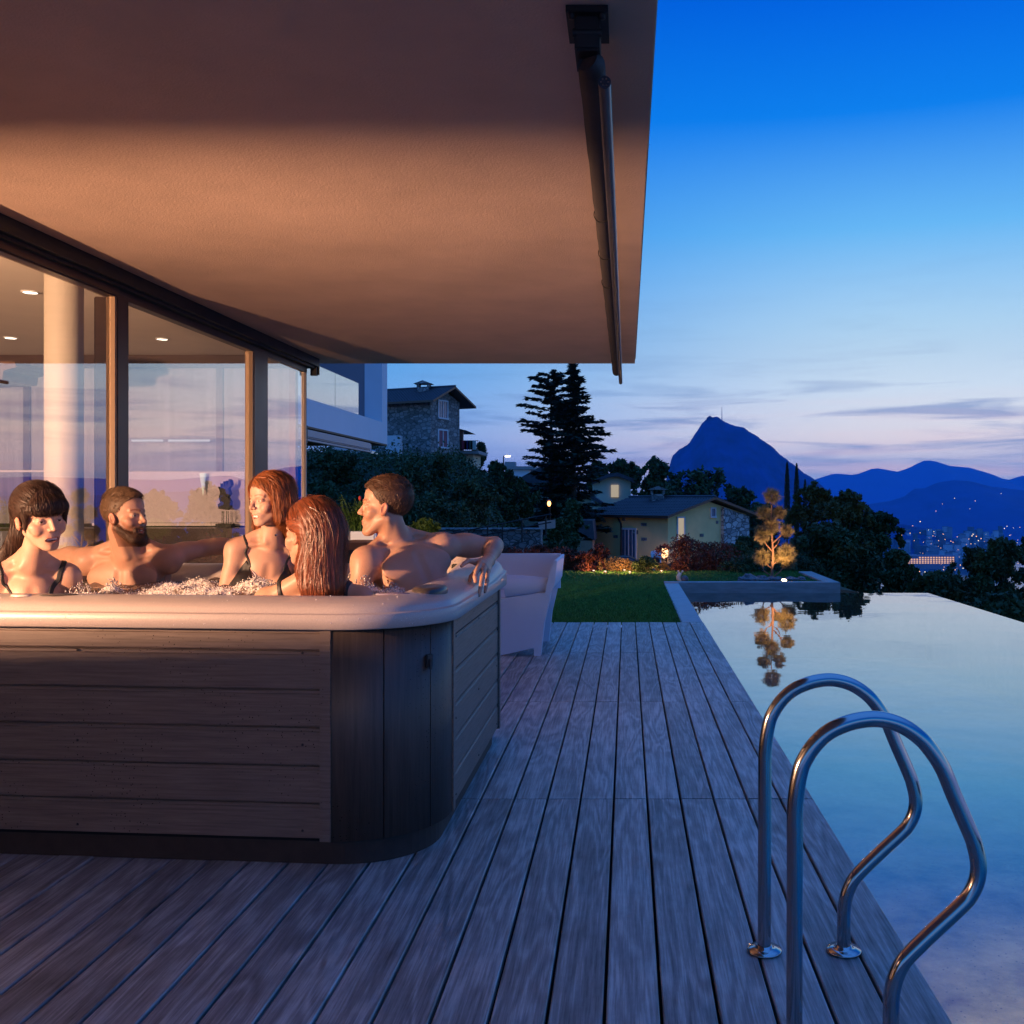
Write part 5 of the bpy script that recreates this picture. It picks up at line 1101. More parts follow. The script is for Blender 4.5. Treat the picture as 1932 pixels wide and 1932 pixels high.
for i,(x,y0,y1,w_,d,m,lab) in enumerate(gs):
    w_=w_*(1.0 if i==6 else 1.45); tree('garden_shrub',lab,x,y0-(0 if i==6 else 4),y1,w_,d,n=5200 if i!=6 else 7000,leafs=.022,seed=150+i,clumps=24,trunk=True,cat='shrub',group='shrubs along the lawn edge',m=m,base=-.04,jag=.4 if i==6 else 1,tr=.03)
for x,y,d,en in ((985,1062,17,2.5),(1142,1082,16.3,8),(1188,1086,16.2,9),(1248,1084,16.4,7),(1178,1080,16.6,4),(1120,1084,16.5,4)):
    c=P(x,y,d); e=empty('ground_spotlight',(c.x,d,-.03),'small ground spotlight hidden under the shrubs at x %d'%x,'spotlight','ground spotlights under the shrubs'); q=MB(); q.lathe((c.x,d,-.03),[(.03,0),(.03,.04),(.022,.045)],12); q.build('housing',M_dark,e); q=MB(); q.lathe((c.x,d,-.03),[(.022,.044),(.001,.046)],12); q.build('lens',M_bulbw,e)
    e['label']={985:'ground spotlight under the leftmost red shrubs',1142:'ground spotlight between the red and the ochre shrub',1188:'ground spotlight left of the round clipped bush',1248:'ground spotlight right of the round clipped bush',1178:'ground spotlight behind the ochre shrub',1120:'ground spotlight under the lit red shrub'}[x]
    lamp('ground_spot_light','POINT',(c.x,d-.05,.06),en,(1,.45,.18),size=.02)
# ------------------------------------------------------------------ topiary pine in the planter
def topiary():
    D=15.0; T=lambda cx,cy,d=D: P((2550+cx*.4917)/2.0704,(1850+cy*.4917)/2.0704,d)
    e=empty('cloud_pruned_pine',T(950,840),'small cloud pruned pine lit from below in the planter','tree')
    q=MB(); q.tube([T(950,860),T(948,760),T(955,620),T(945,480),T(940,360),T(945,250)],[.024,.02,.016,.013,.010,.007],10)
    br=[((948,820),(880,770),(870,720)),((950,830),(1010,780),(1060,720)),((952,760),(905,720),(880,690)),((955,720),(1010,680),(1060,640)),((952,620),(905,570),(870,500)),((955,600),(990,560),(1010,520)),((942,400),(905,360),(890,330)),((942,380),(980,350),(1005,320)),((950,830),(920,850),(900,845)),((945,560),(1010,500),(1060,460))]
    for a,b_,c in br: q.tube([T(*a),T(*b_),T(*c)],[.012,.010,.006],8)
    q.build('trunk',M_barkl,e)
    balls=[(947,180,66),(880,310,56),(1005,310,56),(940,415,70),(1065,455,56),(870,490,62),(1065,625,72),(865,665,66),(1080,700,62),(990,660,46),(845,450,40)]
    rg=np.random.default_rng(3)
    for k,(cx,cy,r) in enumerate(balls):
        c=T(cx,cy,D+rg.uniform(-.08,.08)); R_=r*.4917/2.0704/F*D; n=2600
        d=rg.normal(0,1,(n,3)); d/=np.linalg.norm(d,axis=1)[:,None]; rr=R_*rg.uniform(.3,.9,n)*(1+.22*np.sin(d[:,0]*5+k)*np.sin(d[:,2]*6+2*k)); p0=np.array(c)+d*rr[:,None]
        dv=d+rg.normal(0,.35,(n,3)); ln=R_*rg.uniform(.18,.4,n); sd=np.cross(dv,rg.normal(0,1,(n,3))); sd/=np.linalg.norm(sd,axis=1)[:,None]
        V=np.stack([p0-sd*.0030,p0+sd*.0030,p0+dv*ln[:,None]],1).reshape(-1,3); npmesh('foliage_ball',V,np.arange(3*n).reshape(-1,3),M_topiary,e,smooth=False)
    # uplight and rocks
    c=P(1478,1098,14.55); lamp('planter_spot_light','SPOT',(c.x,14.46,.07),95,(1,.52,.22),size=.02,rot=(T(950,500).x,D,.7),spot=R(85),blend=.7)
    u=empty('planter_spotlight',(c.x,14.5,-.03),'bright spotlight lying between the rocks at the foot of the pine','spotlight'); q=MB(); M=Matrix.Rotation(R(25),4,'X'); q.lathe((c.x,14.5,-.02),[(.03,-.02),(.04,.03),(.042,.04)],14,0,M); q.build('housing',M_dark,u); q=MB(); q.lathe((c.x,14.5,-.02),[(.040,.036),(.001,.04)],14,0,M); q.build('lens',emat('spot_lens',(1,.7,.4),14),u)
    M_rock=mat('grey_rock',(.16,.15,.16),.85,noise=(9,.4),bump=(14,.8,.03))
    for k,(x,w_,h,lab) in enumerate(((1415,.13,.10,'bluish grey rock left of the pine'),(1437,.11,.06,'flat rock just left of the pine trunk'),(1455,.08,.05,'small pale rock at the pine trunk'),(1466,.10,.06,'dark rock in front of the pine trunk'),(1492,.10,.05,'low rock right of the spotlight'),(1512,.07,.04,'small rock near the planter corner'),(1400,.07,.05,'small rock at the left end of the rock row'))):
        c=P(x,1098,14.6+.1*(k%3)); bm=bmesh.new(); bmesh.ops.create_icosphere(bm,subdivisions=3,radius=1); rr=np.random.default_rng(k)
        ph=rr.uniform(0,6,6)
        for v in bm.verts:
            s=1+.18*math.sin(3*v.co.x+ph[0])*math.sin(4*v.co.y+ph[1])+.12*math.sin(7*v.co.z+ph[2])+.06*math.sin(11*v.co.x+ph[3]+5*v.co.y); v.co=Vector((v.co.x*s*w_,v.co.y*s*w_*.8,v.co.z*s*h))+Vector((c.x,c.y,-.0))
        q=MB(); q.add([v.co for v in bm.verts],[[v.index for v in f.verts] for f in bm.faces],0,False); bm.free(); o=q.build('rock',M_rock); tag(o,lab,'rock','rocks around the cloud pruned pine')
topiary()
# snail figure
def snail():
    c=P(1283,1092,14.6); e=empty('snail_figure',(c.x,14.6,-.03),'pale snail figure with a dark round shell on the planter edge','garden figure')
    m=mat('pale_ceramic',(.55,.5,.4),.4,noise=(20,.15)); q=MB()
    def T(cx,cy): return P((2550+cx*.4917)/2.0704,(1850+cy*.4917)/2.0704,14.6)
    q.tube([T(250,853),T(215,850),T(203,835),T(205,815),T(214,798),T(218,788)],[.015,.03,.032,.03,.03,.022],12); q.tube([T(212,795),T(203,780)],.008,8); q.tube([T(222,795),T(234,780)],.008,8)
    for p in (T(202,777),T(236,777)):
        bm=bmesh.new(); bmesh.ops.create_uvsphere(bm,u_segments=10,v_segments=8,radius=.016); q.add([v.co+p for v in bm.verts],[[v.index for v in f.verts] for f in bm.faces],0,True); bm.free()
    q.build('body',m,e); q=MB(); p=T(252,842); bm=bmesh.new(); bmesh.ops.create_uvsphere(bm,u_segments=20,v_segments=14,radius=.062); q.add([Vector((v.co.x,v.co.y*.7,v.co.z))+p for v in bm.verts],[[v.index for v in f.verts] for f in bm.faces],0,True); bm.free(); q.build('shell',mat('dark_shell',(.07,.075,.09),.4,noise=(20,.3)),e)
snail()
# ------------------------------------------------------------------ planting behind the tub
def potplants():
    D=6.6; c=P(682,1012,D); e=empty('flower_box',(c.x,D,0),'white planter box with leafy plants behind the tub','planter')
    q=MB(); a=P(648,1020,D); b_=P(708,1003,D); q.box(a.x,b_.x,D,D+.4,0,b_.z,bev=.01); q.build('box',M_white_plastic,e)
    rg=np.random.default_rng(8); q=MB(); Vs=[]
    for k in range(85):
        x=rg.uniform(648,720); s=P(x,1006,D+.15); h=rg.uniform(.05,.27); tip=s+Vector((rg.normal(0,.07),rg.normal(0,.06),h)); q.tube([s,s.lerp(tip,.6)+Vector((0,0,.02)),tip],[.004,.003,.002],5,cap=False)
        for j in range(4):
            p=s.lerp(tip,rg.uniform(.4,1)); a=rg.uniform(0,2*PI); L_=rg.uniform(.03,.06); dv=Vector((math.cos(a),math.sin(a),rg.uniform(-.5,.4))).normalized(); sd=dv.cross(Vector((0,0,1))).normalized()*L_*.32
            mid=p+dv*L_*.5+Vector((0,0,.006)); Vs+= [p,mid+sd,p+dv*L_,mid-sd]
    q.build('stems',M_shrubg,e); npmesh('leaves',np.array([tuple(v) for v in Vs]),np.arange(len(Vs)).reshape(-1,4),leaf('box_leaf',(.02,.07,.012),(.07,.15,.03),9),e,smooth=False)
    s=P(680,1005,D+.1); t=P(679,941,D+.1); fl=empty('red_flower',s,'single tall stem with a small red bud rising behind the tub','flower'); q=MB(); q.tube([s,s.lerp(t,.5)+Vector((.006,0,0)),t],.004,6); q.build('stem',M_shrubg,fl); q=MB(); q.lathe(t,[(.003,-.012),(.012,0),(.009,.014),(.001,.02)],10); q.build('bud',mat('red_bud',(.5,.05,.04),.5,noise=(9,.2)),fl)
    tree('potted_bush','bright leafy bush behind the shoulder of the man at the right',800,978,1016,60,8.9,n=2600,leafs=.022,m=M_shrubg,seed=301,base=0,cat='shrub',clumps=20,tr=.02)
    tree('potted_bush','leafy bush between the red haired woman and the flower box',645,960,1012,34,8.8,n=2000,leafs=.022,m=M_shrubg,seed=302,base=0,cat='shrub',clumps=16,tr=.02)
    # timber table behind the tub
    q=MB(); a=P(640,1035,6.2); b_=P(720,1022,6.2)
    tb=empty('timber_bench',(a.x,6.3,0),'low timber bench top seen behind the tub rim','bench'); q=MB(); q.box(a.x,b_.x,6.05,6.5,b_.z-.045,b_.z,bev=.005); q.build('top',mat('bench_wood',(.22,.11,.06),.6,noise=(3,.3),stretch=(1,8,1)),tb)
    for x in (a.x+.05,b_.x-.05): q=MB(); q.box(x-.03,x+.03,6.1,6.45,0,b_.z-.046); q.build('leg',M_dark,tb)
potplants()
# ================================================================== people: implicit surfaces -> one continuous mesh each
def A3(v): return np.array([v[0],v[1],v[2]],dtype=np.float64)
def smin(a,b,k):
    h=np.clip(.5+.5*(b-a)/k,0,1); return b*(1-h)+a*h-k*h*(1-h)
def smax(a,b,k): return -smin(-a,-b,k)
def cone(p,a,b,ra,rb):
    a=A3(a);b=A3(b);ba=b-a; t=np.clip((p-a)@ba/(ba@ba),0,1); return np.linalg.norm(p-a-t[:,None]*ba,axis=1)-(ra+t*(rb-ra))
def ell(p,c,r,Rm=None):
    q=p-A3(c)
    if Rm is not None: q=q@Rm
    r=np.array(r); k0=np.linalg.norm(q/r,axis=1); k1=np.linalg.norm(q/(r*r),axis=1)+1e-9; return k0*(k0-1)/k1
def sph(p,c,r): return np.linalg.norm(p-A3(c),axis=1)-r
def surfnet(f,lo,hi,h,B=8):
    lo=np.array(lo,float); hi=np.array(hi,float); nb=np.ceil((hi-lo)/h/B).astype(int)+1; n=nb*B
    G=np.ones(n,dtype=np.float32)
    bi=np.stack(np.meshgrid(*[np.arange(k) for k in nb],indexing='ij'),-1).reshape(-1,3)
    d=f(lo+(bi*B+(B-1)/2)*h); th=h*B*.87*1.25+.012
    G6=G.reshape(nb[0],B,nb[1],B,nb[2],B).transpose(0,2,4,1,3,5)
    ins=bi[d<-th]; G6[ins[:,0],ins[:,1],ins[:,2]]=-1
    act=bi[np.abs(d)<=th]; loc=np.stack(np.meshgrid(*[np.arange(B)]*3,indexing='ij'),-1).reshape(-1,3)
    for s in range(0,len(act),900):
        a=act[s:s+900]; pts=(a[:,None]*B+loc[None]).reshape(-1,3)
        v=f(lo+pts*h); G6[a[:,0],a[:,1],a[:,2]]=v.reshape(len(a),B,B,B)
    G=np.ascontiguousarray(G6.transpose(0,3,1,4,2,5)).reshape(n)
    S=G<0; cs=np.zeros(np.array(G.shape)-1,dtype=np.int8)
    sl=[slice(0,-1),slice(1,None)]; cor=[(i,j,k) for i in (0,1) for j in (0,1) for k in (0,1)]
    for i,j,k in cor: cs+=S[sl[i],sl[j],sl[k]]
    cells=np.argwhere((cs>0)&(cs<8)); vals=np.stack([G[cells[:,0]+i,cells[:,1]+j,cells[:,2]+k] for i,j,k in cor],1)
    cor=np.array(cor); acc=np.zeros((len(cells),3)); cnt=np.zeros(len(cells))
    for a in range(8):
        for b in range(a+1,8):
            if np.abs(cor[a]-cor[b]).sum()!=1: continue
            va,vb=vals[:,a],vals[:,b]; m=(va<0)!=(vb<0); t=np.where(m,va/(va-vb+1e-12),0)
            acc+=m[:,None]*(cor[a]+t[:,None]*(cor[b]-cor[a])); cnt+=m
    V=lo+(cells+acc/cnt[:,None])*h; idm=-np.ones(cs.shape,dtype=np.int32); idm[cells[:,0],cells[:,1],cells[:,2]]=np.arange(len(cells))
    Fs=[]
    for ax in range(3):
        s0=[slice(None)]*3; s1=[slice(None)]*3; s0[ax]=slice(0,-1); s1[ax]=slice(1,None)
        e=np.argwhere(S[tuple(s0)]!=S[tuple(s1)]); o1,o2=[x for x in range(3) if x!=ax]
        e=e[(e[:,o1]>0)&(e[:,o2]>0)&(e[:,o1]<cs.shape[o1])&(e[:,o2]<cs.shape[o2])]
        u=np.zeros(3,int);u[o1]=1; w=np.zeros(3,int); w[o2]=1
        q=np.stack([idm[tuple((e-u-w).T)],idm[tuple((e-w).T)],idm[tuple(e.T)],idm[tuple((e-u).T)]],1)
        fl=S[tuple(e.T)]
        if ax==1: fl=~fl
        q[~fl]=q[~fl][:,::-1]; Fs.append(q)
    Fa=np.concatenate(Fs); Fa=Fa[(Fa>=0).all(1)]
    return V,Fa
def grad(f,p,e=.002):
    g=np.stack([f(p+np.array(v)*e)-f(p-np.array(v)*e) for v in ((1,0,0),(0,1,0),(0,0,1))],1); return g/(np.linalg.norm(g,axis=1)[:,None]+1e-9)
def basis(fwd,up=(0,0,1),roll=0):
    f=np.array(fwd,float); f/=np.linalg.norm(f); u=np.array(up,float); r=np.cross(f,u); r/=np.linalg.norm(r); u=np.cross(r,f)
    c,s=math.cos(roll),math.sin(roll); r2=r*c+u*s; u2=u*c-r*s
    return np.stack([r2,f,u2],1)     # columns: x(right), y(forward), z(up)
class Head:
    def __init__(s,pos,fwd,scale=1.0,female=False,smile=0.,roll=0.,skin=None,open_=0.):
        s.c=A3(pos); s.B=basis(fwd,roll=roll); s.k=scale; s.fem=female; s.smile=smile; s.open=open_
    def loc(s,p): return ((p-s.c)@s.B)/s.k
    def w(s,v): return s.c+s.B@(np.array(v,float)*s.k)
    def mouth(s):
        sm=s.smile; op=s.open; f=s.fem
        if sm>.6:
            c=(.0300,.0690,-.0490)
            return [('cav',(0,.092,-.0672),(.0255,.026,.0040+.0048*op),0,0),('teeth',(0,.0680,-.0640),(.0240,.0145,.0056),0,0),
                    ('lip',(.004,.0885,-.0590),(.018,.0825,-.0560),.0030,.0028),('lip',(.018,.0820,-.0560),c,.0032,.0020),
                    ('lip',(0,.0835,-.0745-.0045*op),(.016,.0785,-.0700-.0030*op),.0038,.0032),('lip',(.016,.0785,-.0700-.0030*op),c,.0030,.0018)]
        cz=-.0625+.006*sm
        if op>0: return [('cav',(0,.094,-.0675),(.019,.020,.0025+.004*op),0,0),('teeth',(0,.070,-.0645),(.017,.0135,.0040),0,0),('lip',(.003,.0890,-.0595+.0015*op),(.0235,.0775,cz),.0040,.0022),('lip',(0,.0860,-.0725-.004*op),(.0225,.0765,cz-.002),.0050,.0022)]
        return [('seam',(0,.0945,-.0655),(.020,.085,cz),.0012,.0010),('lip',(.003,.0890,-.0600),(.0235,.0780,cz),.0040,.0022),('lip',(0,.0865,-.0725),(.0225,.0770,cz-.002),.0052,.0022)]
    def sdf(s,p):
        q=s.loc(p); ax=q.copy(); ax[:,0]=np.abs(ax[:,0]); f=s.fem; sm=s.smile; jw=.046 if f else .052
        d=ell(q,(0,-.015,.040),(.073,.092,.080))
        d=smin(d,ell(q,(0,.020,-.025),(.055 if f else .058,.064,.078)),.02)
        d=smin(d,ell(q,(0,.036,.048),(.054,.044,.045)),.02)
        d=smin(d,cone(ax,(jw,.000,-.044 if f else -.048),(.017 if f else .019,.058,-.092 if f else -.100),.016,.015 if f else .018),.018)
        d=smin(d,sph(ax,(0.005,.070,-.0955 if f else -.102),.0145 if f else .0185),.013)
        d=smin(d,ell(ax,(.041,.049,-.020-.0*sm),(.023,.023,.019)),.012)
        if sm>0: d=smin(d,ell(ax,(.038,.058,-.036),(.019,.018,.018)),.012)
        d=smin(d,ell(q,(0,.066,-.064),(.031,.024,.028)),.014)
        d=smin(d,cone(ax,(.008,.079 if f else .081,.022),(.043,.064,.023),.0058 if f else .0095,.006),.011)
        d=smax(d,-ell(ax,(.032,.095,.001),(.018,.019,.0115)),.010)
        d=smin(d,sph(ax,(.031,.0655,.002),.0142),.003)
        d=smax(d,-ell(ax,(.031,.082,.0005),(.0125,.011,.0036+(.0 if sm<.5 else -.0004))),.0012)
        d=smin(d,cone(q,(0,.079,.012),(0,.1005,-.025),.0065,.0088 if f else .0102),.010)
        d=smin(d,sph(ax,(.0105,.091,-.029),.0070 if f else .0083),.006)
        d=smax(d,-sph(ax,(.0055,.097,-.0385),.0030),.002)
        # mouth
        for kind,a,b,ra,rb in s.mouth():
            if kind=='cav': d=smax(d,-ell(ax,a,b),.0015)
            elif kind=='teeth': d=smin(d,ell(ax,a,b),.0006)
            elif kind=='seam': d=smax(d,-cone(ax,a,b,ra,rb),.002)
            else: d=smin(d,cone(ax,a,b,ra,rb),.0028)
        # ears
        ca,sa=math.cos(.25),math.sin(.25); qe=(ax-np.array((.0725,-.004,-.010)))*(1.22 if f else 1.08); qe=np.stack([qe[:,0],qe[:,1]*ca+qe[:,2]*sa,-qe[:,1]*sa+qe[:,2]*ca],1)
        ear=ell(qe,(0.003,0,0),(.0085,.0175,.031)); ear=smax(ear,-ell(qe,(.012,.003,.003),(.0075,.0105,.020)),.003)
        ear=smin(ear,cone(qe,(.006,-.010,.018),(.006,-.008,-.012),.0032,.003),.003)
        d=smin(d,ear,.004)
        return d*s.k
    def tint(s,p,hair,stub=0,beard=None,brow=None):
        q=s.loc(p); ax=q.copy(); ax[:,0]=np.abs(ax[:,0]); T=np.ones((len(p),3)); sm=s.smile; cz=-.0625+.006*sm
        near=(np.linalg.norm(q,axis=1)<.16)
        def mixc(m,c): 
            m=(m*near)[:,None]; T[:]=T*(1-m)+np.array(c)*m
        cheek=np.exp(-(np.linalg.norm(ax-np.array((.042,.062,-.030)),axis=1)/.022)**2)*.35; mixc(cheek,(1.05,.80,.74))
        nose=np.exp(-(np.linalg.norm(ax-np.array((0,.112,-.026)),axis=1)/.014)**2)*.3; mixc(nose,(1.05,.78,.72))
        ear=((ax[:,0]>.070)&(np.abs(q[:,1]+.006)<.03)&(np.abs(q[:,2]+.008)<.04)); mixc(ear*.6,(1.08,.66,.58))
        if stub>0:
            b=1/(1+np.exp(-(( -.040+.55*np.clip(.05-q[:,1],0,.1))-q[:,2])/.006)); b=b*(q[:,1]>-.012)*(q[:,2]>-.135); b=b*1.0
            must=np.exp(-((ax[:,2]+.050)/.006)**2)*(ax[:,0]<.03)*(q[:,1]>.07); b=np.maximum(b,must); mixc(np.clip(b,0,1)*stub,beard if beard is not None else (.55,.42,.36))
        M=s.mouth(); lip=np.full(len(p),9.)
        for kind,a,b,ra,rb in M:
            if kind=='lip': lip=np.minimum(lip,cone(ax,a,b,ra,rb))
        for kind,a,b,ra,rb in M:
            if kind=='cav': inm=(ell(ax,a,b)<.0014)&(lip>.0006)&(q[:,1]<.090); mixc(inm*.9,(.35,.15,.15))
        for kind,a,b,ra,rb in M:
            if kind=='teeth': te=(ell(ax,a,b)<.0013)&inm; mixc(te*1.0,(1.9,3.0,4.0))
            if kind=='seam': seam=cone(ax,(0,.0925,-.0655),(.020,.083,cz),.0012,.0008); mixc(np.clip(1-seam/.0014,0,1)*.7,(.45,.25,.22))
        mixc(np.clip(1-(lip-.0002)/.0012,0,1)*.8,(.98,.50,.46))
        bc=np.minimum(cone(ax,(.013,.0875,.0235+.003*s.fem),(.031,.081,.029+.003*s.fem),.0042 if not s.fem else .0028,.003),cone(ax,(.031,.081,.029+.003*s.fem),(.046,.069,.025),.003,.0015)); mixc(np.clip(1-bc/.003,0,1)*.85,brow if brow is not None else hair)
        lash=np.abs(ell(ax,(.031,.082,.0005),(.0135,.012,.0046)))/.0010; mixc(np.clip(1-lash,0,1)*(ax[:,2]>.001)*.8*(ax[:,1]>.066),(.2,.13,.11))
        return T
    def eyes(s,parent,gaze,iris=(.12,.09,.05)):
        g=np.array(gaze,float); g=g/np.linalg.norm(g)
        for sx in (-1,1):
            c=s.w((sx*.031,.0655,.002)); r=.0129*s.k; U=24;W=16; V=[];cols=[]
            zax=g; xax=np.cross(zax,(0,0,1)); xax/=np.linalg.norm(xax); yax=np.cross(zax,xax)
            for i in range(W+1):
                th=PI*i/W
                for j in range(U):
                    ph=2*PI*j/U; V.append(c+r*(math.cos(th)*zax+math.sin(th)*(math.cos(ph)*xax+math.sin(ph)*yax)))
                    a=math.degrees(th); cols.append((.01,.008,.006,1) if a<13 else ((*iris,1) if a<27 else (.62,.55,.50,1)))
            Fa=[(i*U+j,(i+1)*U+j,(i+1)*U+(j+1)%U,i*U+(j+1)%U) for i in range(W) for j in range(U)]
            npmesh('eye',V,Fa,M_eye,parent,attrs={'tint':('FLOAT_COLOR',cols)})
def attr_mat(name,base,rough,spec=.5,sss=0,bump=None,coat=0):
    m,nt,b=newmat(name); N=nt.nodes.new; L=nt.links.new
    at=N('ShaderNodeAttribute'); at.attribute_name='tint'; mx=N('ShaderNodeMix'); mx.data_type='RGBA'; mx.blend_type='MULTIPLY'; mx.inputs[0].default_value=1
    tc=N('ShaderNodeTexCoord'); n=N('ShaderNodeTexNoise'); L(tc.outputs['Object'],n.inputs[0]); n.inputs['Scale'].default_value=14; n.inputs['Detail'].default_value=6
    mr=N('ShaderNodeMapRange'); L(n.outputs[0],mr.inputs[0]); mr.inputs[1].default_value=.3; mr.inputs[2].default_value=.7
    m2=N('ShaderNodeMix'); m2.data_type='RGBA'; L(mr.outputs[0],m2.inputs[0]); m2.inputs[6].default_value=(base[0]*.92,base[1]*.86,base[2]*.84,1); m2.inputs[7].default_value=(min(base[0]*1.06,1),base[1]*1.08,base[2]*1.08,1)
    L(m2.outputs[2],mx.inputs[6]); L(at.outputs['Color'],mx.inputs[7]); L(mx.outputs[2],b.inputs['Base Color'])
    b.inputs['Roughness'].default_value=rough; b.inputs['Specular IOR Level'].default_value=spec
    if coat: b.inputs['Coat Weight'].default_value=coat; b.inputs['Coat Roughness'].default_value=.25
    if sss: b.inputs['Subsurface Weight'].default_value=sss; b.inputs['Subsurface Radius'].default_value=(1,.35,.2); b.inputs['Subsurface Scale'].default_value=.012
    if bump:
        n2=N('ShaderNodeTexNoise'); L(tc.outputs['Object'],n2.inputs[0]); n2.inputs['Scale'].default_value=bump[0]; n2.inputs['Detail'].default_value=3
        bp=N('ShaderNodeBump'); bp.inputs['Strength'].default_value=bump[1]; bp.inputs['Distance'].default_value=.002; L(n2.outputs[0],bp.inputs['Height']); L(bp.outputs[0],b.inputs['Normal'])
    return m
M_eye=attr_mat('eye',(1,1,1),.08,spec=.8)
SKIN=(.43,.245,.172)
M_skin=attr_mat('skin',SKIN,.50,spec=.42,sss=.12,bump=(240,.45),coat=.05)
M_skin2=attr_mat('fair_skin',(.52,.31,.23),.50,spec=.42,sss=.12,bump=(240,.35),coat=.05)
M_suit=mat('swim_fabric',(.012,.011,.014),.55,noise=(60,.3))
def torso(N,SL,SR,fwd,female,k=1.0,deep=.52,thick=1.0):
    """returns sdf(p): neck base N, shoulder joints, chest direction"""
    N=A3(N);SL=A3(SL);SR=A3(SR); x=SR-SL; w=np.linalg.norm(x); x/=w; f=np.array(fwd,float); f-=x*(f@x); f/=np.linalg.norm(f); u=np.cross(x,f); 
    if u[2]<0: u=-u
    Bm=np.stack([x,f,u],1); mid=(SL+SR)/2; g=lambda a,b,c: mid+x*a*k+f*b*k+u*c*k
    rs=(.046 if female else .058)*k
    def F_(p):
        d=ell(p,g(0,.0,-.15),(w*.40,.105*k*thick,.20*k),Bm)
        d=smin(d,ell(p,g(0,-.005,-.06),(w*.44,.088*k*thick,.075*k),Bm),.04)
        for s_,S in ((-1,SL),(1,SR)):
            d=smin(d,cone(p,N+np.array((0,0,.035*k))-f*.012*k,S-u*.004,(.034 if female else .042)*k,(.036 if female else .044)*k),.035)
            d=smin(d,cone(p,N+np.array((0,0,(.045 if female else .075)*k))-f*.032*k,S+u*(.0 if female else .012)*k-f*.01,(.026 if female else .034)*k,(.026 if female else .030)*k),.035)
            d=smin(d,ell(p,S-u*.012*k+x*s_*.004,(rs,rs*1.02,rs*1.15),Bm),.03)
            if female: d=smin(d,ell(p,g(s_*.080,.088,-.150),(.058*k,.056*k,.056*k),Bm),.022)
            else:
                d=smin(d,ell(p,g(s_*.082,.066,-.085),(.082*k,.022*k,.058*k),Bm),.024)
                d=smin(d,ell(p,g(s_*.10,-.075,-.10),(.070*k,.03*k,.085*k),Bm),.03)
            d=smin(d,cone(p,N+f*.030*k+x*s_*.018*k-u*.006*k,S+f*.030*k-x*s_*.03*k+u*.022*k,.0085*k,.0075*k),.018)
            # hollow above the collar bone
            d=smax(d,-ell(p,(N+S)/2+f*.040*k+u*.028*k-x*s_*.01*k,(.034*k,.016*k,.014*k),Bm),.018)
        d=smax(d,-cone(p,g(0,.110,-.05),g(0,.115,-.20),.010*k,.012*k),.025)
        d=smin(d,ell(p,g(0,0,-.36),(w*.33,.095*k,.20*k),Bm),.06)
        return d
    c=g(0,0,-.2); return F_,c,.48*k,(g,Bm,mid)
class Person:
    def __init__(s): s.groups=[]
    def add(s,f,c,r,k=.02): s.groups.append((f,A3(c),r,k))
    def sdf(s,p):
        d=np.full(len(p),9.0)
        for f,c,r,k in s.groups:
            dist=np.linalg.norm(p-c,axis=1); m=dist<r+.07; v=np.maximum(dist-r,.05)
            if m.any(): v[m]=f(p[m])
            d=smin(d,v,k)
        return d
def limb(pts,rs,bulges=()):
    pts=[A3(q) for q in pts]; c=sum(pts)/len(pts); r=max(np.linalg.norm(q-c) for q in pts)+max(rs)+.02
    def F_(p):
        d=None
        for i in range(len(pts)-1):
            e=cone(p,pts[i],pts[i+1],rs[i],rs[i+1]); d=e if d is None else smin(d,e,.012)
        for (i,t,off,ra,rl) in bulges:
            a=pts[i];b=pts[i+1]; ax=(b-a)/np.linalg.norm(b-a); cc=a+(b-a)*t+np.array(off); Rm=basis(ax,up=(0.01,.02,1)); d=smin(d,ell(p,cc,(ra,rl,ra),Rm),.02)
        return d
    return F_,c,r
def strands(name,f,roots,dirfn,L,steps,width,mat_,parent,off=.002,lift=0.,noise=.25,seed=0,curl=0,dark=.5):
    rg=np.random.default_rng(seed); n=len(roots); p=roots.copy(); step=L/steps; pts=[];nr=[]
    nz=rg.normal(0,noise,(n,3)); Ls=rg.uniform(.55,1.15,n)[:,None]; offs=off+rg.random(n)*off*1.5; prev=None
    for k in range(steps+1):
        g=grad(f,p); dd=f(p); w_=1.0 if k<steps*.7 else .25; p=p-g*(dd-(offs+lift*(k/steps)**1.5*rg.uniform(.7,1.0)))[:,None]*w_
        pts.append(p.copy()); nr.append(g)
        d=dirfn(p)+nz*(1+.5*math.sin(k*.9)); d=d-g*np.sum(d*g,1)[:,None]*(1-.0); d/=np.linalg.norm(d,axis=1)[:,None]+1e-9
        if prev is not None: d=d*.6+prev*.4; d/=np.linalg.norm(d,axis=1)[:,None]+1e-9
        prev=d; p=p+d*step*Ls
    pts=np.stack(pts,1); nr=np.stack(nr,1); T=np.gradient(pts,axis=1); T/=np.linalg.norm(T,axis=2)[:,:,None]+1e-9
    side=np.cross(T,nr); side/=np.linalg.norm(side,axis=2)[:,:,None]+1e-9; tt=np.linspace(0,1,steps+1); wv=width*np.clip(1.15-tt**2.2,.12,1)[None,:,None]*rg.uniform(.6,1.4,n)[:,None,None]
    tw=rg.normal(0,.45,n)[:,None,None]; sd=side+nr*tw
    A=pts-sd*wv/2; B_=pts+sd*wv/2; V=np.stack([A,B_],2).reshape(-1,3); m=steps+1
    base=(np.arange(n)*m*2)[:,None]; k=np.arange(steps)[None,:]*2; a=(base+k).ravel(); Fa=np.stack([a,a+1,a+3,a+2],1)
    c=rg.uniform(dark,1.35,n)[:,None]*np.linspace(.9,1.12,m)[None,:]; c=np.repeat(c.reshape(-1),2); cols=np.stack([c,c,c,np.ones_like(c)],1)
    return V,Fa,cols
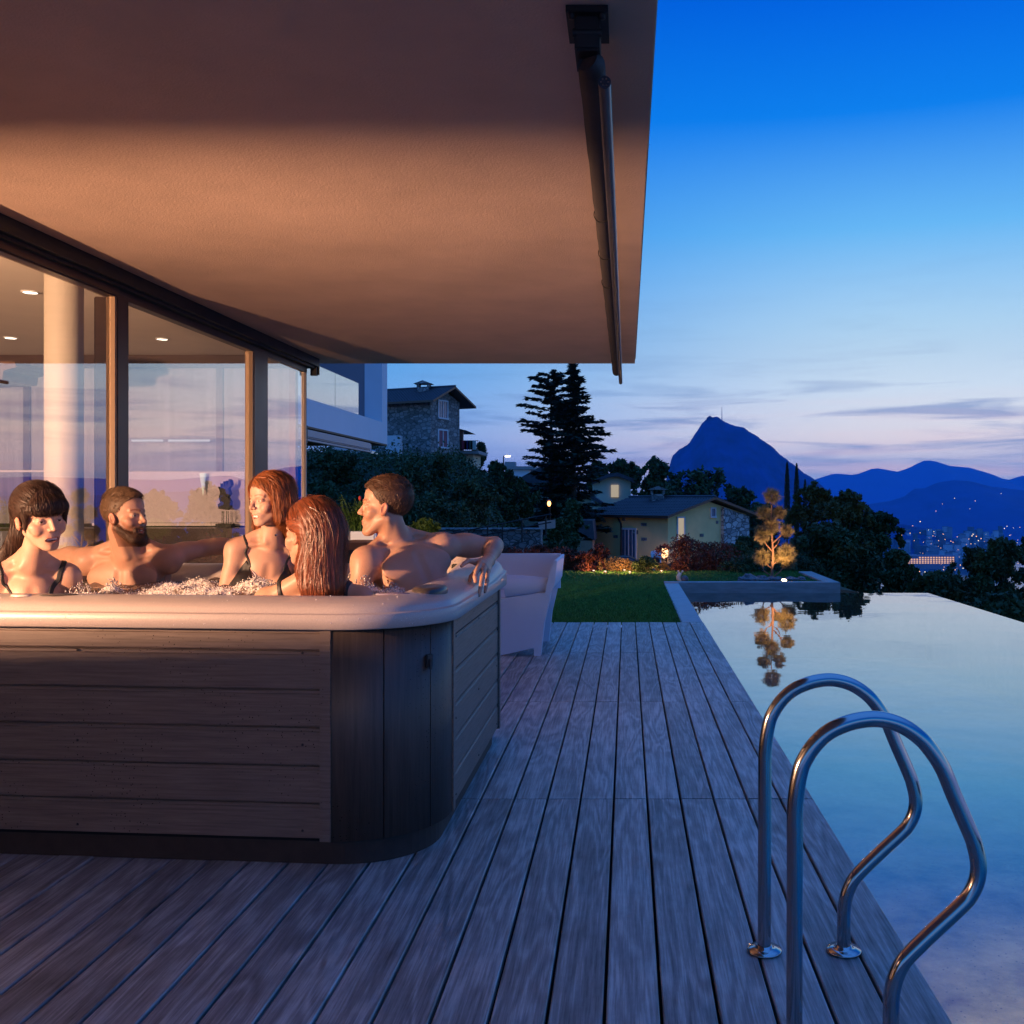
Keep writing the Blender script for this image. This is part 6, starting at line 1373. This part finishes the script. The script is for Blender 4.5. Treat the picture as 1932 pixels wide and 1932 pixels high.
def hairobj(name,f,box,h,parent,mat_,sets,cap=True):
    V,Fa=surfnet(f,box[0],box[1],h); Vs=[V];Fs=[Fa];Cs=[np.tile((.55,.55,.55,1),(len(V),1))]; n=len(V)
    for st in sets:
        rg=np.random.default_rng(st.get('seed',0)+5); cand=V
        if 'where' in st: cand=V[st['where'](V)]
        if len(cand)==0: continue
        roots=cand[rg.integers(0,len(cand),int(st['n']*1.6))]+rg.normal(0,.002,(int(st['n']*1.6),3))
        v,fa,c=strands(name,f,roots,st['dir'],st['L'],st.get('steps',10),st.get('w',.0022)*.62,mat_,parent,off=st.get('off',.0015),lift=st.get('lift',0),noise=st.get('noise',.2),seed=st.get('seed',0))
        Vs.append(v);Fs.append(fa+n);Cs.append(c); n+=len(v)
    return npmesh(name,np.concatenate(Vs),np.concatenate(Fs),mat_,parent,attrs={'tint':('FLOAT_COLOR',np.concatenate(Cs))})
def hairmat(name,c,rough=.5,spec=.35):
    m=attr_mat(name,c,rough,spec=spec); return m
def wrap_cloth(name,body,paths,cups,box,parent,th=.0045,h=.0026):
    np_=[]
    for pts,wd in paths:
        q=[]
        for a,b in zip(pts[:-1],pts[1:]):
            for t in np.linspace(0,1,7)[:-1]: q.append(A3(a)*(1-t)+A3(b)*t)
        q.append(A3(pts[-1])); q=np.array(q)
        for _ in range(5): q=q-grad(body,q)*body(q)[:,None]*.9
        np_.append((list(q),wd))
    paths=np_
    """thin fabric that follows the body: paths = strap polylines with half widths, cups = ellipsoid regions"""
    def f(p):
        r=np.full(len(p),9.0)
        for pts,wd in paths:
            for a,b in zip(pts[:-1],pts[1:]): r=np.minimum(r,cone(p,a,b,wd,wd))
        for c in cups: r=np.minimum(r,c(p))
        out=np.maximum(r,0.001*0+r); m=r<.03; 
        if m.any():
            q=body(p[m]); out[m]=np.maximum(r[m],q-th)
        return out
    V,Fa=surfnet(f,box[0],box[1],h); 
    if len(V): return npmesh(name,V,Fa,M_suit,parent)
def bbox(pts,pad): 
    a=np.array([list(q) for q in pts]); return a.min(0)-pad,a.max(0)+pad
def short_cut(hd,thick=.011,line=-.022,slope=.9,front=.012):
    def f(p):
        q=hd.loc(p); ax=q.copy(); ax[:,0]=np.abs(ax[:,0])
        d=ell(q,(0,-.016,.043),(.073+thick*.6,.092+thick,.082+thick)); d=smin(d,ell(q,(0,.032,.062),(.052,.046,.043)),.02)
        cut=(slope*q[:,1]+line-q[:,2]-np.abs(q[:,0])*.12)/math.hypot(1,slope); d=smax(d,cut,.006)
        fr=q[:,1]-.074+.9*np.clip(.09-q[:,2],0,1)*.9-.0; d=smax(d,fr*.7,.006)
        earc=-ell(ax,(.085,.004,-.012),(.024,.022,.036)); d=smax(d,earc,.006)
        return d*hd.k
    return f
def person(name_label,parts,h=.0031,skin=None,box=None,tintfn=None,zmin=.42):
    def f(p): return np.maximum(parts.sdf(p),zmin-p[:,2])
    V,Fa=surfnet(f,box[0],box[1],h); T=tintfn(V); cols=np.concatenate([T,np.ones((len(T),1))],1)
    o=npmesh('person',V,Fa,skin or M_skin,attrs={'tint':('FLOAT_COLOR',cols)}); tag(o,name_label,'person'); return o
def fwdv(yaw,pitch=0): # yaw: degrees, 0 = away from the viewer, 90 = to the right, -90 = left, 180 = at the viewer
    y=R(yaw); p=R(pitch); return (math.sin(y)*math.cos(p),math.cos(y)*math.cos(p),math.sin(p))
PX=lambda x,y,d: A3(P(x,y,d))
HAIR_BROWN=hairmat('hair_brown',(.10,.050,.028)); HAIR_DARK=hairmat('hair_dark_brown',(.055,.028,.020)); HAIR_SAND=hairmat('hair_sandy',(.16,.090,.050)); HAIR_GINGER=hairmat('hair_ginger',(.30,.090,.028)); HAIR_RED=hairmat('hair_wet_auburn',(.20,.050,.018),.40,.5); BEARD=hairmat('beard_brown',(.075,.035,.020))

# ---------------- man at the right, arm over the rim
def man_right():
    D=4.22; hd=Head(PX(727,957,D),fwdv(-97,2),1.05,False,.25,roll=-.03); P_=Person()
    N=PX(752,1030,4.27); SL=PX(690,1058,4.12); SR=PX(833,1030,4.36); P_.add(hd.sdf,hd.c,.17)
    nk0=hd.w((0,-.022,-.062)); P_.add(lambda p: smin(smin(cone(p,nk0,N-np.array((0,0,.01)),.056,.064),cone(p,hd.w((-.055,-.02,-.05)),N+np.array((-.045,-.05,-.012)),.013,.011),.02),cone(p,hd.w((.055,-.02,-.05)),N+np.array((.03,-.06,-.01)),.014,.011),.02),(nk0+N)/2,.16,.02)
    T,c,r,(g,Bm,mid)=torso(N,SL,SR,(-.55,-.83,0),False,1.0); P_.add(T,c,r,.022)
    E_=PX(932,1030,4.55); Wr=PX(921,1058,4.31); SRo=SR
    f,c,r=limb([SRo,E_],[.050,.041],[(0,.45,(0,0,.012),.047,.09),(0,.55,(0,0,-.014),.040,.08)]); P_.add(f,c,r,.03)
    f,c,r=limb([E_,Wr],[.042,.027],[(0,.3,(.0,.0,.004),.041,.07)]); P_.add(f,c,r,.016)
    # hand
    kn=[PX(897,1061,4.13),PX(906,1063,4.11),PX(914,1069,4.10),PX(920,1078,4.11)]; pip=[PX(884,1058,4.09),PX(899,1078,4.02),PX(910,1089,3.99),PX(919,1096,4.02)]
    dip=[PX(876,1063,4.05),PX(896,1089,3.98),PX(907,1107,3.93),PX(917,1107,3.99)]; tip=[PX(871,1068,4.03),PX(897,1097,3.97),PX(904,1123,3.91),PX(915,1117,3.98)]
    th=[Wr+np.array((-.015,-.03,-.012)),PX(898,1078,4.12),PX(889,1088,4.08),PX(886,1097,4.06)]
    def hand(p):
        d=cone(p,Wr,kn[0],.023,.0125)
        for i in (1,2,3): d=smin(d,cone(p,Wr,kn[i],.023,.0125),.012)
        for i in range(4):
            rr=(.0098,.0100,.0096,.0085)[i]; e=smin(cone(p,kn[i],pip[i],rr*1.22,rr),cone(p,pip[i],dip[i],rr*1.05,rr*.9),.003); e=smin(e,cone(p,dip[i],tip[i],rr*.92,rr*.72),.003)
            e=smin(e,sph(p,kn[i]+np.array((0,0,.003)),rr*1.25),.004); e=smin(e,sph(p,pip[i],rr*1.12),.002); d=smin(d,e,.005)
        t=smin(cone(p,th[0],th[1],.016,.0115),cone(p,th[1],th[2],.0112,.0100),.004); t=smin(t,cone(p,th[2],th[3],.0100,.0078),.003); return smin(d,t,.008)
    P_.add(hand,sum(kn)/4,.20,.012)
    # other arm goes down into the water
    El=PX(672,1140,4.05); f,c,r=limb([SL,El],[.050,.040]); P_.add(f,c,r,.03)
    box=bbox([hd.c,SL,SR,E_,Wr,tip[2],mid-np.array((0,0,.45))],.18); box=(box[0],box[1]); 
    o=person('bare chested man with short brown hair resting one arm over the right rim',P_,box=box,tintfn=lambda V: hd.tint(V,(.35,.24,.2),stub=.25,beard=(.62,.5,.44)))
    hd.eyes(o,fwdv(-97,0))
    f=short_cut(hd,.006)
    def dr(p): q=hd.loc(p); v=np.stack([q[:,0]*2,.5+0*q[:,0]+q[:,2]*3,.25-q[:,2]*3],1); v[:,1]=np.where(q[:,2]>.06,.9,.15); v[:,2]=np.where(q[:,2]>.06,.3,-.9); return v@hd.B.T
    b=(hd.c-.17,hd.c+.19); top=lambda V: hd.loc(V)[:,2]>.075
    hairobj('hair',f,b,.003,o,HAIR_BROWN,[dict(n=2600,dir=dr,L=.020,steps=4,w=.0018,off=.0012,lift=.003,noise=.35,seed=1),dict(n=1500,dir=dr,L=.034,steps=5,w=.0020,off=.003,lift=.008,noise=.45,seed=2,where=top)])
man_right()
# ---------------- bearded man at the back
def man_back():
    D=4.62; hd=Head(PX(236,975,D),fwdv(103,3),1.04,False,.35,open_=.7,roll=.02); P_=Person()
    N=PX(243,1046,4.68); SL=PX(166,1056,4.72); SR=PX(318,1053,4.74); P_.add(hd.sdf,hd.c,.17)
    nk0=hd.w((0,-.022,-.062)); P_.add(lambda p: smin(cone(p,nk0,N-np.array((0,0,.01)),.057,.066),cone(p,hd.w((.055,-.01,-.05)),N+np.array((.02,-.06,-.01)),.013,.011),.02),(nk0+N)/2,.17,.02)
    T,c,r,(g,Bm,mid)=torso(N,SL,SR,(.18,-.98,0),False,1.0); P_.add(T,c,r,.022)
    # far-left arm along the rim behind the woman at the left
    E1=PX(92,1050,4.86); W1=PX(30,1074,4.60); f,c,r=limb([SL,E1],[.052,.041],[(0,.4,(0,0,.012),.048,.09)]); P_.add(f,c,r,.03); f,c,r=limb([E1,W1],[.042,.028]); P_.add(f,c,r,.016)
    # arm to the right behind the ginger haired woman
    E2=PX(384,1034,4.92); W2=PX(470,1026,4.98); f,c,r=limb([SR+np.array((-.02,0,0)),E2],[.050,.040],[(0,.45,(0,0,.010),.045,.09)]); P_.add(f,c,r,.03)
    f,c,r=limb([E2,W2,PX(515,1030,4.98)],[.041,.030,.024],[(0,.3,(0,0,.004),.040,.07)]); P_.add(f,c,r,.016)
    box=bbox([hd.c,SL,SR,E1,W1,E2,PX(515,1030,4.98),mid-np.array((0,0,.45))],.17)
    o=person('bare chested bearded man with both arms spread along the back rim',P_,box=box,tintfn=lambda V: hd.tint(V,(.45,.3,.22),stub=.75,beard=(.32,.2,.15)))
    hd.eyes(o,fwdv(100,0)); f=short_cut(hd,.004)
    def dr(p): q=hd.loc(p); v=np.zeros_like(q); v[:,1]=np.where(q[:,2]>.06,.7,.2); v[:,2]=np.where(q[:,2]>.06,.8,-.9); v[:,0]=q[:,0]*2; return v@hd.B.T
    b=(hd.c-.17,hd.c+.19); top=lambda V: hd.loc(V)[:,2]>.085
    hairobj('hair',f,b,.003,o,HAIR_SAND,[dict(n=2400,dir=dr,L=.014,steps=4,w=.0018,off=.001,lift=.004,noise=.4,seed=3),dict(n=1600,dir=dr,L=.030,steps=5,w=.0022,off=.002,lift=.016,noise=.5,seed=4,where=top)])
    # beard volume
    def bf(p):
        q=hd.loc(p); ax=q.copy(); ax[:,0]=np.abs(ax[:,0]); d=cone(ax,(.050,.004,-.050),(.020,.064,-.104),.019,.025); d=smin(d,sph(ax,(0,.074,-.108),.027),.015); d=smin(d,cone(ax,(.0,.090,-.0535),(.026,.075,-.060),.0055,.006),.006); d=smin(d,cone(ax,(.026,.074,-.062),(.020,.066,-.09),.009,.014),.01)
        d=smax(d,-ell(ax,(0,.093,-.066),(.023,.022,.0095)),.003); d=smax(d,q[:,2]+.046-np.clip(.05-q[:,1],0,1)*.75,.004); return d*hd.k
    def bd(p): q=hd.loc(p); v=np.zeros_like(q); v[:,1]=.35; v[:,2]=-1; return v@hd.B.T
    hairobj('beard',bf,(hd.c-.19,hd.c+.17),.003,o,BEARD,[dict(n=2600,dir=bd,L=.014,steps=4,w=.0016,off=.0012,lift=.006,noise=.5,seed=6)])
man_back()
# ---------------- woman with fringe and ponytail at the left
def woman_left():
    D=3.95; hd=Head(PX(76,978,D),fwdv(124,-8),1.10,True,1.,open_=1.,roll=-.12); P_=Person()
    N=PX(58,1064,4.0); SL=PX(-4,1088,3.98); SR=PX(126,1086,4.10)
    # note: for a figure facing the viewer x runs left->right in the picture
    P_.add(hd.sdf,hd.c,.17); nk0=hd.w((0,-.022,-.060)); P_.add(lambda p: smin(cone(p,nk0,N-np.array((0,0,.01)),.043,.050),cone(p,hd.w((-.05,-.02,-.05)),N+np.array((-.01,-.045,-.01)),.011,.009),.02),(nk0+N)/2,.16,.02)
    T,c,r,(g,Bm,mid)=torso(N,SL,SR,(.38,-.9,0),True,.98); P_.add(T,c,r,.022)
    f,c,r=limb([SL,PX(-30,1180,3.95)],[.044,.036]); P_.add(f,c,r,.03); f,c,r=limb([SR,PX(150,1150,4.15)],[.044,.036]); P_.add(f,c,r,.03)
    box=bbox([hd.c,SL,SR,mid-np.array((0,0,.45)),PX(-30,1180,3.95)],.16)
    o=person('smiling woman with dark fringe and ponytail in a thin strapped black swimsuit',P_,box=box,tintfn=lambda V: hd.tint(V,(.25,.16,.13)),skin=M_skin2)
    hd.eyes(o,fwdv(125,-4),(.05,.03,.02))
    # pony tail behind
    t0=hd.w((0,-.100,.055)); t1=hd.w((.0,-.150,.015)); t2=hd.w((.0,-.150,-.08)); t3=PX(6,1062,4.08); t4=PX(-12,1090,4.05)
    def f(p):
        q=hd.loc(p); ax=q.copy(); ax[:,0]=np.abs(ax[:,0])
        d=ell(q,(0,-.016,.044),(.084,.105,.094)); cut=(.95*q[:,1]-.012-q[:,2])/1.38; d=smax(d,cut,.008); fr=q[:,1]-.062; d=smax(d,fr,.01)
        earc=-ell(ax,(.088,.004,-.014),(.024,.024,.038)); d=smax(d,earc,.006)
        fringe=ell(q,(0,.062,.050),(.066,.034,.044)); fringe=smax(fringe,-(q[:,2]-.032),.004); fringe=smax(fringe,-ell(q,(0,.040,.02),(.052,.046,.05)),.004); d=smin(d,fringe,.010)
        side=cone(ax,(.066,.040,.045),(.069,.034,-.022),.011,.005); d=smin(d,side,.008)
        d=d*hd.k; d=smin(d,cone(p,t0,t1,.030,.034),.02); d=smin(d,cone(p,t1,t2,.036,.040),.02); d=smin(d,cone(p,t2,t3,.040,.032),.02); return smin(d,cone(p,t3,t4,.032,.02),.02)
    dn=np.array((0,0,-1.))
    def dr(p):
        q=hd.loc(p); v=np.zeros_like(q); fr=(q[:,1]>.055)|((q[:,1]>.02)&(np.abs(q[:,0])>.06)&(q[:,2]<.06)); tail=(q[:,1]<-.115)|(q[:,2]<-.06)
        v[:,1]=np.where(fr,.25,-1.); v[:,2]=np.where(fr,-1.,.15-(q[:,2]<.03)*.0); v[:,0]=np.where(fr,0,-q[:,0]*3); v=v@hd.B.T; v[tail]=dn+.15*np.array((-.5,0,0)); return v
    b=bbox([hd.c-.13,hd.c+.14,t1,t2,t3,t4],.06)
    front=lambda V: (hd.loc(V)[:,1]>.03)&(hd.loc(V)[:,2]>.04)
    hairobj('hair',f,b,.003,o,HAIR_DARK,[dict(n=3400,dir=dr,L=.075,steps=10,w=.0022,off=.0012,noise=.12,seed=11),dict(n=900,dir=dr,L=.055,steps=8,w=.0020,off=.003,lift=.002,noise=.12,seed=12,where=front)])
    # swimsuit
    a=g(-.105,.03,.03); paths=[([g(-.118,-.06,.030),g(-.115,.02,.035),g(-.098,.085,-.04),g(-.055,.12,-.12)],.006),([g(.112,-.06,.035),g(.108,.02,.035),g(.085,.085,-.04),g(.06,.12,-.12)],.010)]
    cup=lambda p: np.maximum(ell(p,g(0,.10,-.235),(.17,.12,.135),Bm),-1)
    wrap_cloth('swimsuit',P_.sdf,paths,[cup],bbox([g(-.2,.2,.1),g(.2,-.15,-.40)],.06),o)
woman_left()
# ---------------- ginger haired woman at the back
def woman_back():
    D=4.52; hd=Head(PX(509,945,D),fwdv(-147,-3),1.02,True,1.,open_=.9,roll=-.05); P_=Person()
    N=PX(512,1018,4.58); SL=PX(447,1035,4.55); SR=PX(566,1047,4.66)
    P_.add(hd.sdf,hd.c,.17); nk0=hd.w((0,-.022,-.060)); P_.add(lambda p: smin(cone(p,nk0,N-np.array((0,0,.01)),.046,.050),cone(p,hd.w((.05,-.01,-.05)),N+np.array((-.01,-.05,-.01)),.010,.009),.02),(nk0+N)/2,.16,.02)
    T,c,r,(g,Bm,mid)=torso(N,SL,SR,(-.38,-.92,.0),True,1.0); P_.add(T,c,r,.022)
    f,c,r=limb([SL,PX(424,1125,4.5)],[.043,.036]); P_.add(f,c,r,.03); f,c,r=limb([SR,PX(600,1150,4.6)],[.043,.036]); P_.add(f,c,r,.03)
    box=bbox([hd.c,SL,SR,mid-np.array((0,0,.42)),PX(424,1125,4.5)],.16)
    o=person('smiling woman with long ginger hair in a black triangle bikini top',P_,box=box,tintfn=lambda V: hd.tint(V,(.5,.28,.18)),skin=M_skin2)
    hd.eyes(o,fwdv(-130,0),(.10,.10,.06))
    s1=PX(545,985,4.60); s2=PX(562,1035,4.64); s3=PX(560,1062,4.64); l1=PX(489,992,4.60); l2=PX(490,1008,4.6)
    def f(p):
        q=hd.loc(p); ax=q.copy(); ax[:,0]=np.abs(ax[:,0])
        d=ell(q,(0,-.020,.044),(.088,.106,.093)); cut=(.85*q[:,1]-.0-q[:,2]-.5*np.clip(np.abs(q[:,0])-.045,0,1))/1.31; d=smax(d,cut,.008); d=smax(d,q[:,1]-.078,.008)
        back=ell(q,(0,-.045,-.03),(.084,.070,.10)); d=smin(d,back,.03)
        d=smin(d,cone(ax,(.070,.018,.03),(.078,.010,-.085),.020,.020),.02)
        d=d*hd.k; d=smin(d,cone(p,hd.w((-.06,-.03,-.02)),s1,.045,.050),.03); d=smin(d,cone(p,s1,s2,.048,.035),.02); d=smin(d,cone(p,s2,s3,.034,.015),.02)
        d=smin(d,cone(p,hd.w((.055,-.02,-.06)),l1,.030,.020),.02); return smin(d,cone(p,l1,l2,.020,.010),.02)
    dn=np.array((0,0,-1.))
    def dr(p):
        q=hd.loc(p); v=np.zeros_like(q); v[:,0]=np.where(q[:,0]>.015,1.,-1.)*np.clip((q[:,2]-.05)*16,0,1); v[:,1]=-.55*np.clip((q[:,2]-.04)*12,0,1); v=v@hd.B.T; return v+dn*np.clip(1.2-(q[:,2]-.06)*9,.15,1.2)[:,None]
    b=bbox([hd.c-.13,hd.c+.14,s1,s2,s3,l2],.06)
    hairobj('hair',f,b,.003,o,HAIR_GINGER,[dict(n=4200,dir=dr,L=.10,steps=12,w=.0026,off=.0015,noise=.16,seed=21),dict(n=900,dir=dr,L=.13,steps=14,w=.0022,off=.004,lift=.006,noise=.2,seed=22)])
    paths=[([g(-.100,-.07,.035),g(-.105,.0,.045),g(-.100,.06,-.005),g(-.092,.10,-.055)],.0055),([g(.100,-.07,.035),g(.095,.0,.045),g(.092,.06,-.005),g(.085,.10,-.055)],.0055),([g(-.15,.06,-.215),g(0,.12,-.225),g(.15,.06,-.215)],.007)]
    def tri(cx):
        def q_(p):
            v=(p-g(cx,.10,-.095))@Bm; return np.maximum.reduce([np.abs(v[:,0])*.88+v[:,2]*.46-.026,-v[:,2]-.095,np.abs(v[:,1])-.14])
        return q_
    wrap_cloth('bikini_top',P_.sdf,paths,[tri(-.095),tri(.085)],bbox([g(-.2,.2,.1),g(.2,-.15,-.30)],.06),o)
    # little pendant
    c=PX(529,1033,4.43); gq=grad(P_.sdf,c[None])[0]; c=c-gq*(P_.sdf(c[None])[0]-.003); q=MB(); bm=bmesh.new(); bmesh.ops.create_icosphere(bm,subdivisions=2,radius=.006); q.add([v.co+Vector(c) for v in bm.verts],[[v.index for v in f_.verts] for f_ in bm.faces],0,True); bm.free(); q.build('pendant',M_steel,o)
woman_back()
# ---------------- woman seen from behind in front
def woman_front():
    D=3.78; hd=Head(PX(586,1008,D),fwdv(-62,0),1.08,True,.2,roll=.04); P_=Person()
    N=PX(596,1100,3.79); SL=PX(506,1132,3.80); SR=PX(680,1130,3.82)
    P_.add(hd.sdf,hd.c,.18); nk0=hd.w((0,-.022,-.060)); P_.add(lambda p: cone(p,nk0,N-np.array((0,0,.01)),.047,.052),(nk0+N)/2,.16,.02)
    T,c,r,(g,Bm,mid)=torso(N,SL,SR,(-.15,.98,0),True,1.0,thick=.95); P_.add(T,c,r,.022)
    f,c,r=limb([SL,PX(470,1215,3.85)],[.043,.036]); P_.add(f,c,r,.03); f,c,r=limb([SR,PX(712,1215,3.88)],[.043,.036]); P_.add(f,c,r,.03)
    box=bbox([hd.c,SL,SR,mid-np.array((0,0,.40))],.17)
    o=person('woman seen from behind with long wet auburn hair and thin black straps',P_,box=box,tintfn=lambda V: hd.tint(V,(.4,.25,.18)),skin=M_skin)
    hd.eyes(o,fwdv(-62,0))
    s=[hd.w((0.005,-.055,-.01)),PX(603,1075,3.74),PX(606,1108,3.72),PX(604,1135,3.72)]
    def f(p):
        q=hd.loc(p); ax=q.copy(); ax[:,0]=np.abs(ax[:,0])
        d=ell(q,(0,-.018,.043),(.083,.102,.090)); cut=(.95*q[:,1]-.010-q[:,2])/1.38; d=smax(d,cut,.008); d=smax(d,q[:,1]-.070,.008)
        d=smin(d,ell(q,(0,-.055,-.035),(.080,.062,.10)),.03)
        earc=ell(q,(-.088,.020,-.030),(.040,.042,.056))*hd.k
        d=d*hd.k; d=smin(d,cone(p,s[0],s[1],.085,.082),.03); d=smin(d,cone(p,s[1],s[2],.080,.070),.03); return smax(smin(d,cone(p,s[2],s[3],.068,.055),.03),-earc,.008)
    dn=np.array((0,0,-1.))
    def dr(p):
        q=hd.loc(p); v=np.zeros_like(q); v[:,1]=-1.0*np.clip((q[:,2]-.0)*10,0,1); v[:,0]=np.sign(q[:,0])*.35*np.clip((q[:,2]-.05)*10,0,1); m=(q[:,0]<-.02)&(q[:,1]>-.035)&(q[:,2]<.055); v[m]=np.array((0,-1.,.12)); v=v@hd.B.T; return v+dn*(np.clip(1.2-(q[:,2]-.05)*9,.1,1.2)*np.where(m,.02,1))[:,None]
    b=bbox([hd.c-.14,hd.c+.15,s[1],s[2],s[3]],.10)
    hairobj('hair',f,b,.003,o,HAIR_RED,[dict(n=4600,dir=dr,L=.13,steps=14,w=.0030,off=.0015,noise=.10,seed=31),dict(n=700,dir=dr,L=.16,steps=16,w=.0020,off=.005,lift=.004,noise=.16,seed=32,where=lambda V: ~((hd.loc(V)[:,0]<-.02)&(hd.loc(V)[:,1]>-.05)))])
    paths=[([g(-.112,.08,.02),g(-.118,.02,.07),g(-.120,-.05,.06),g(-.115,-.12,-.02),g(-.10,-.13,-.09)],.009),([g(.135,.08,.02),g(.138,.0,.07),g(.138,-.05,.06),g(.13,-.12,-.02),g(.12,-.13,-.09)],.009),([g(-.16,-.05,-.13),g(0,-.11,-.13),g(.16,-.05,-.13)],.009)]
    wrap_cloth('bikini_top',P_.sdf,paths,[],bbox([g(-.2,.2,.1),g(.2,-.15,-.2)],.06),o)
woman_front()
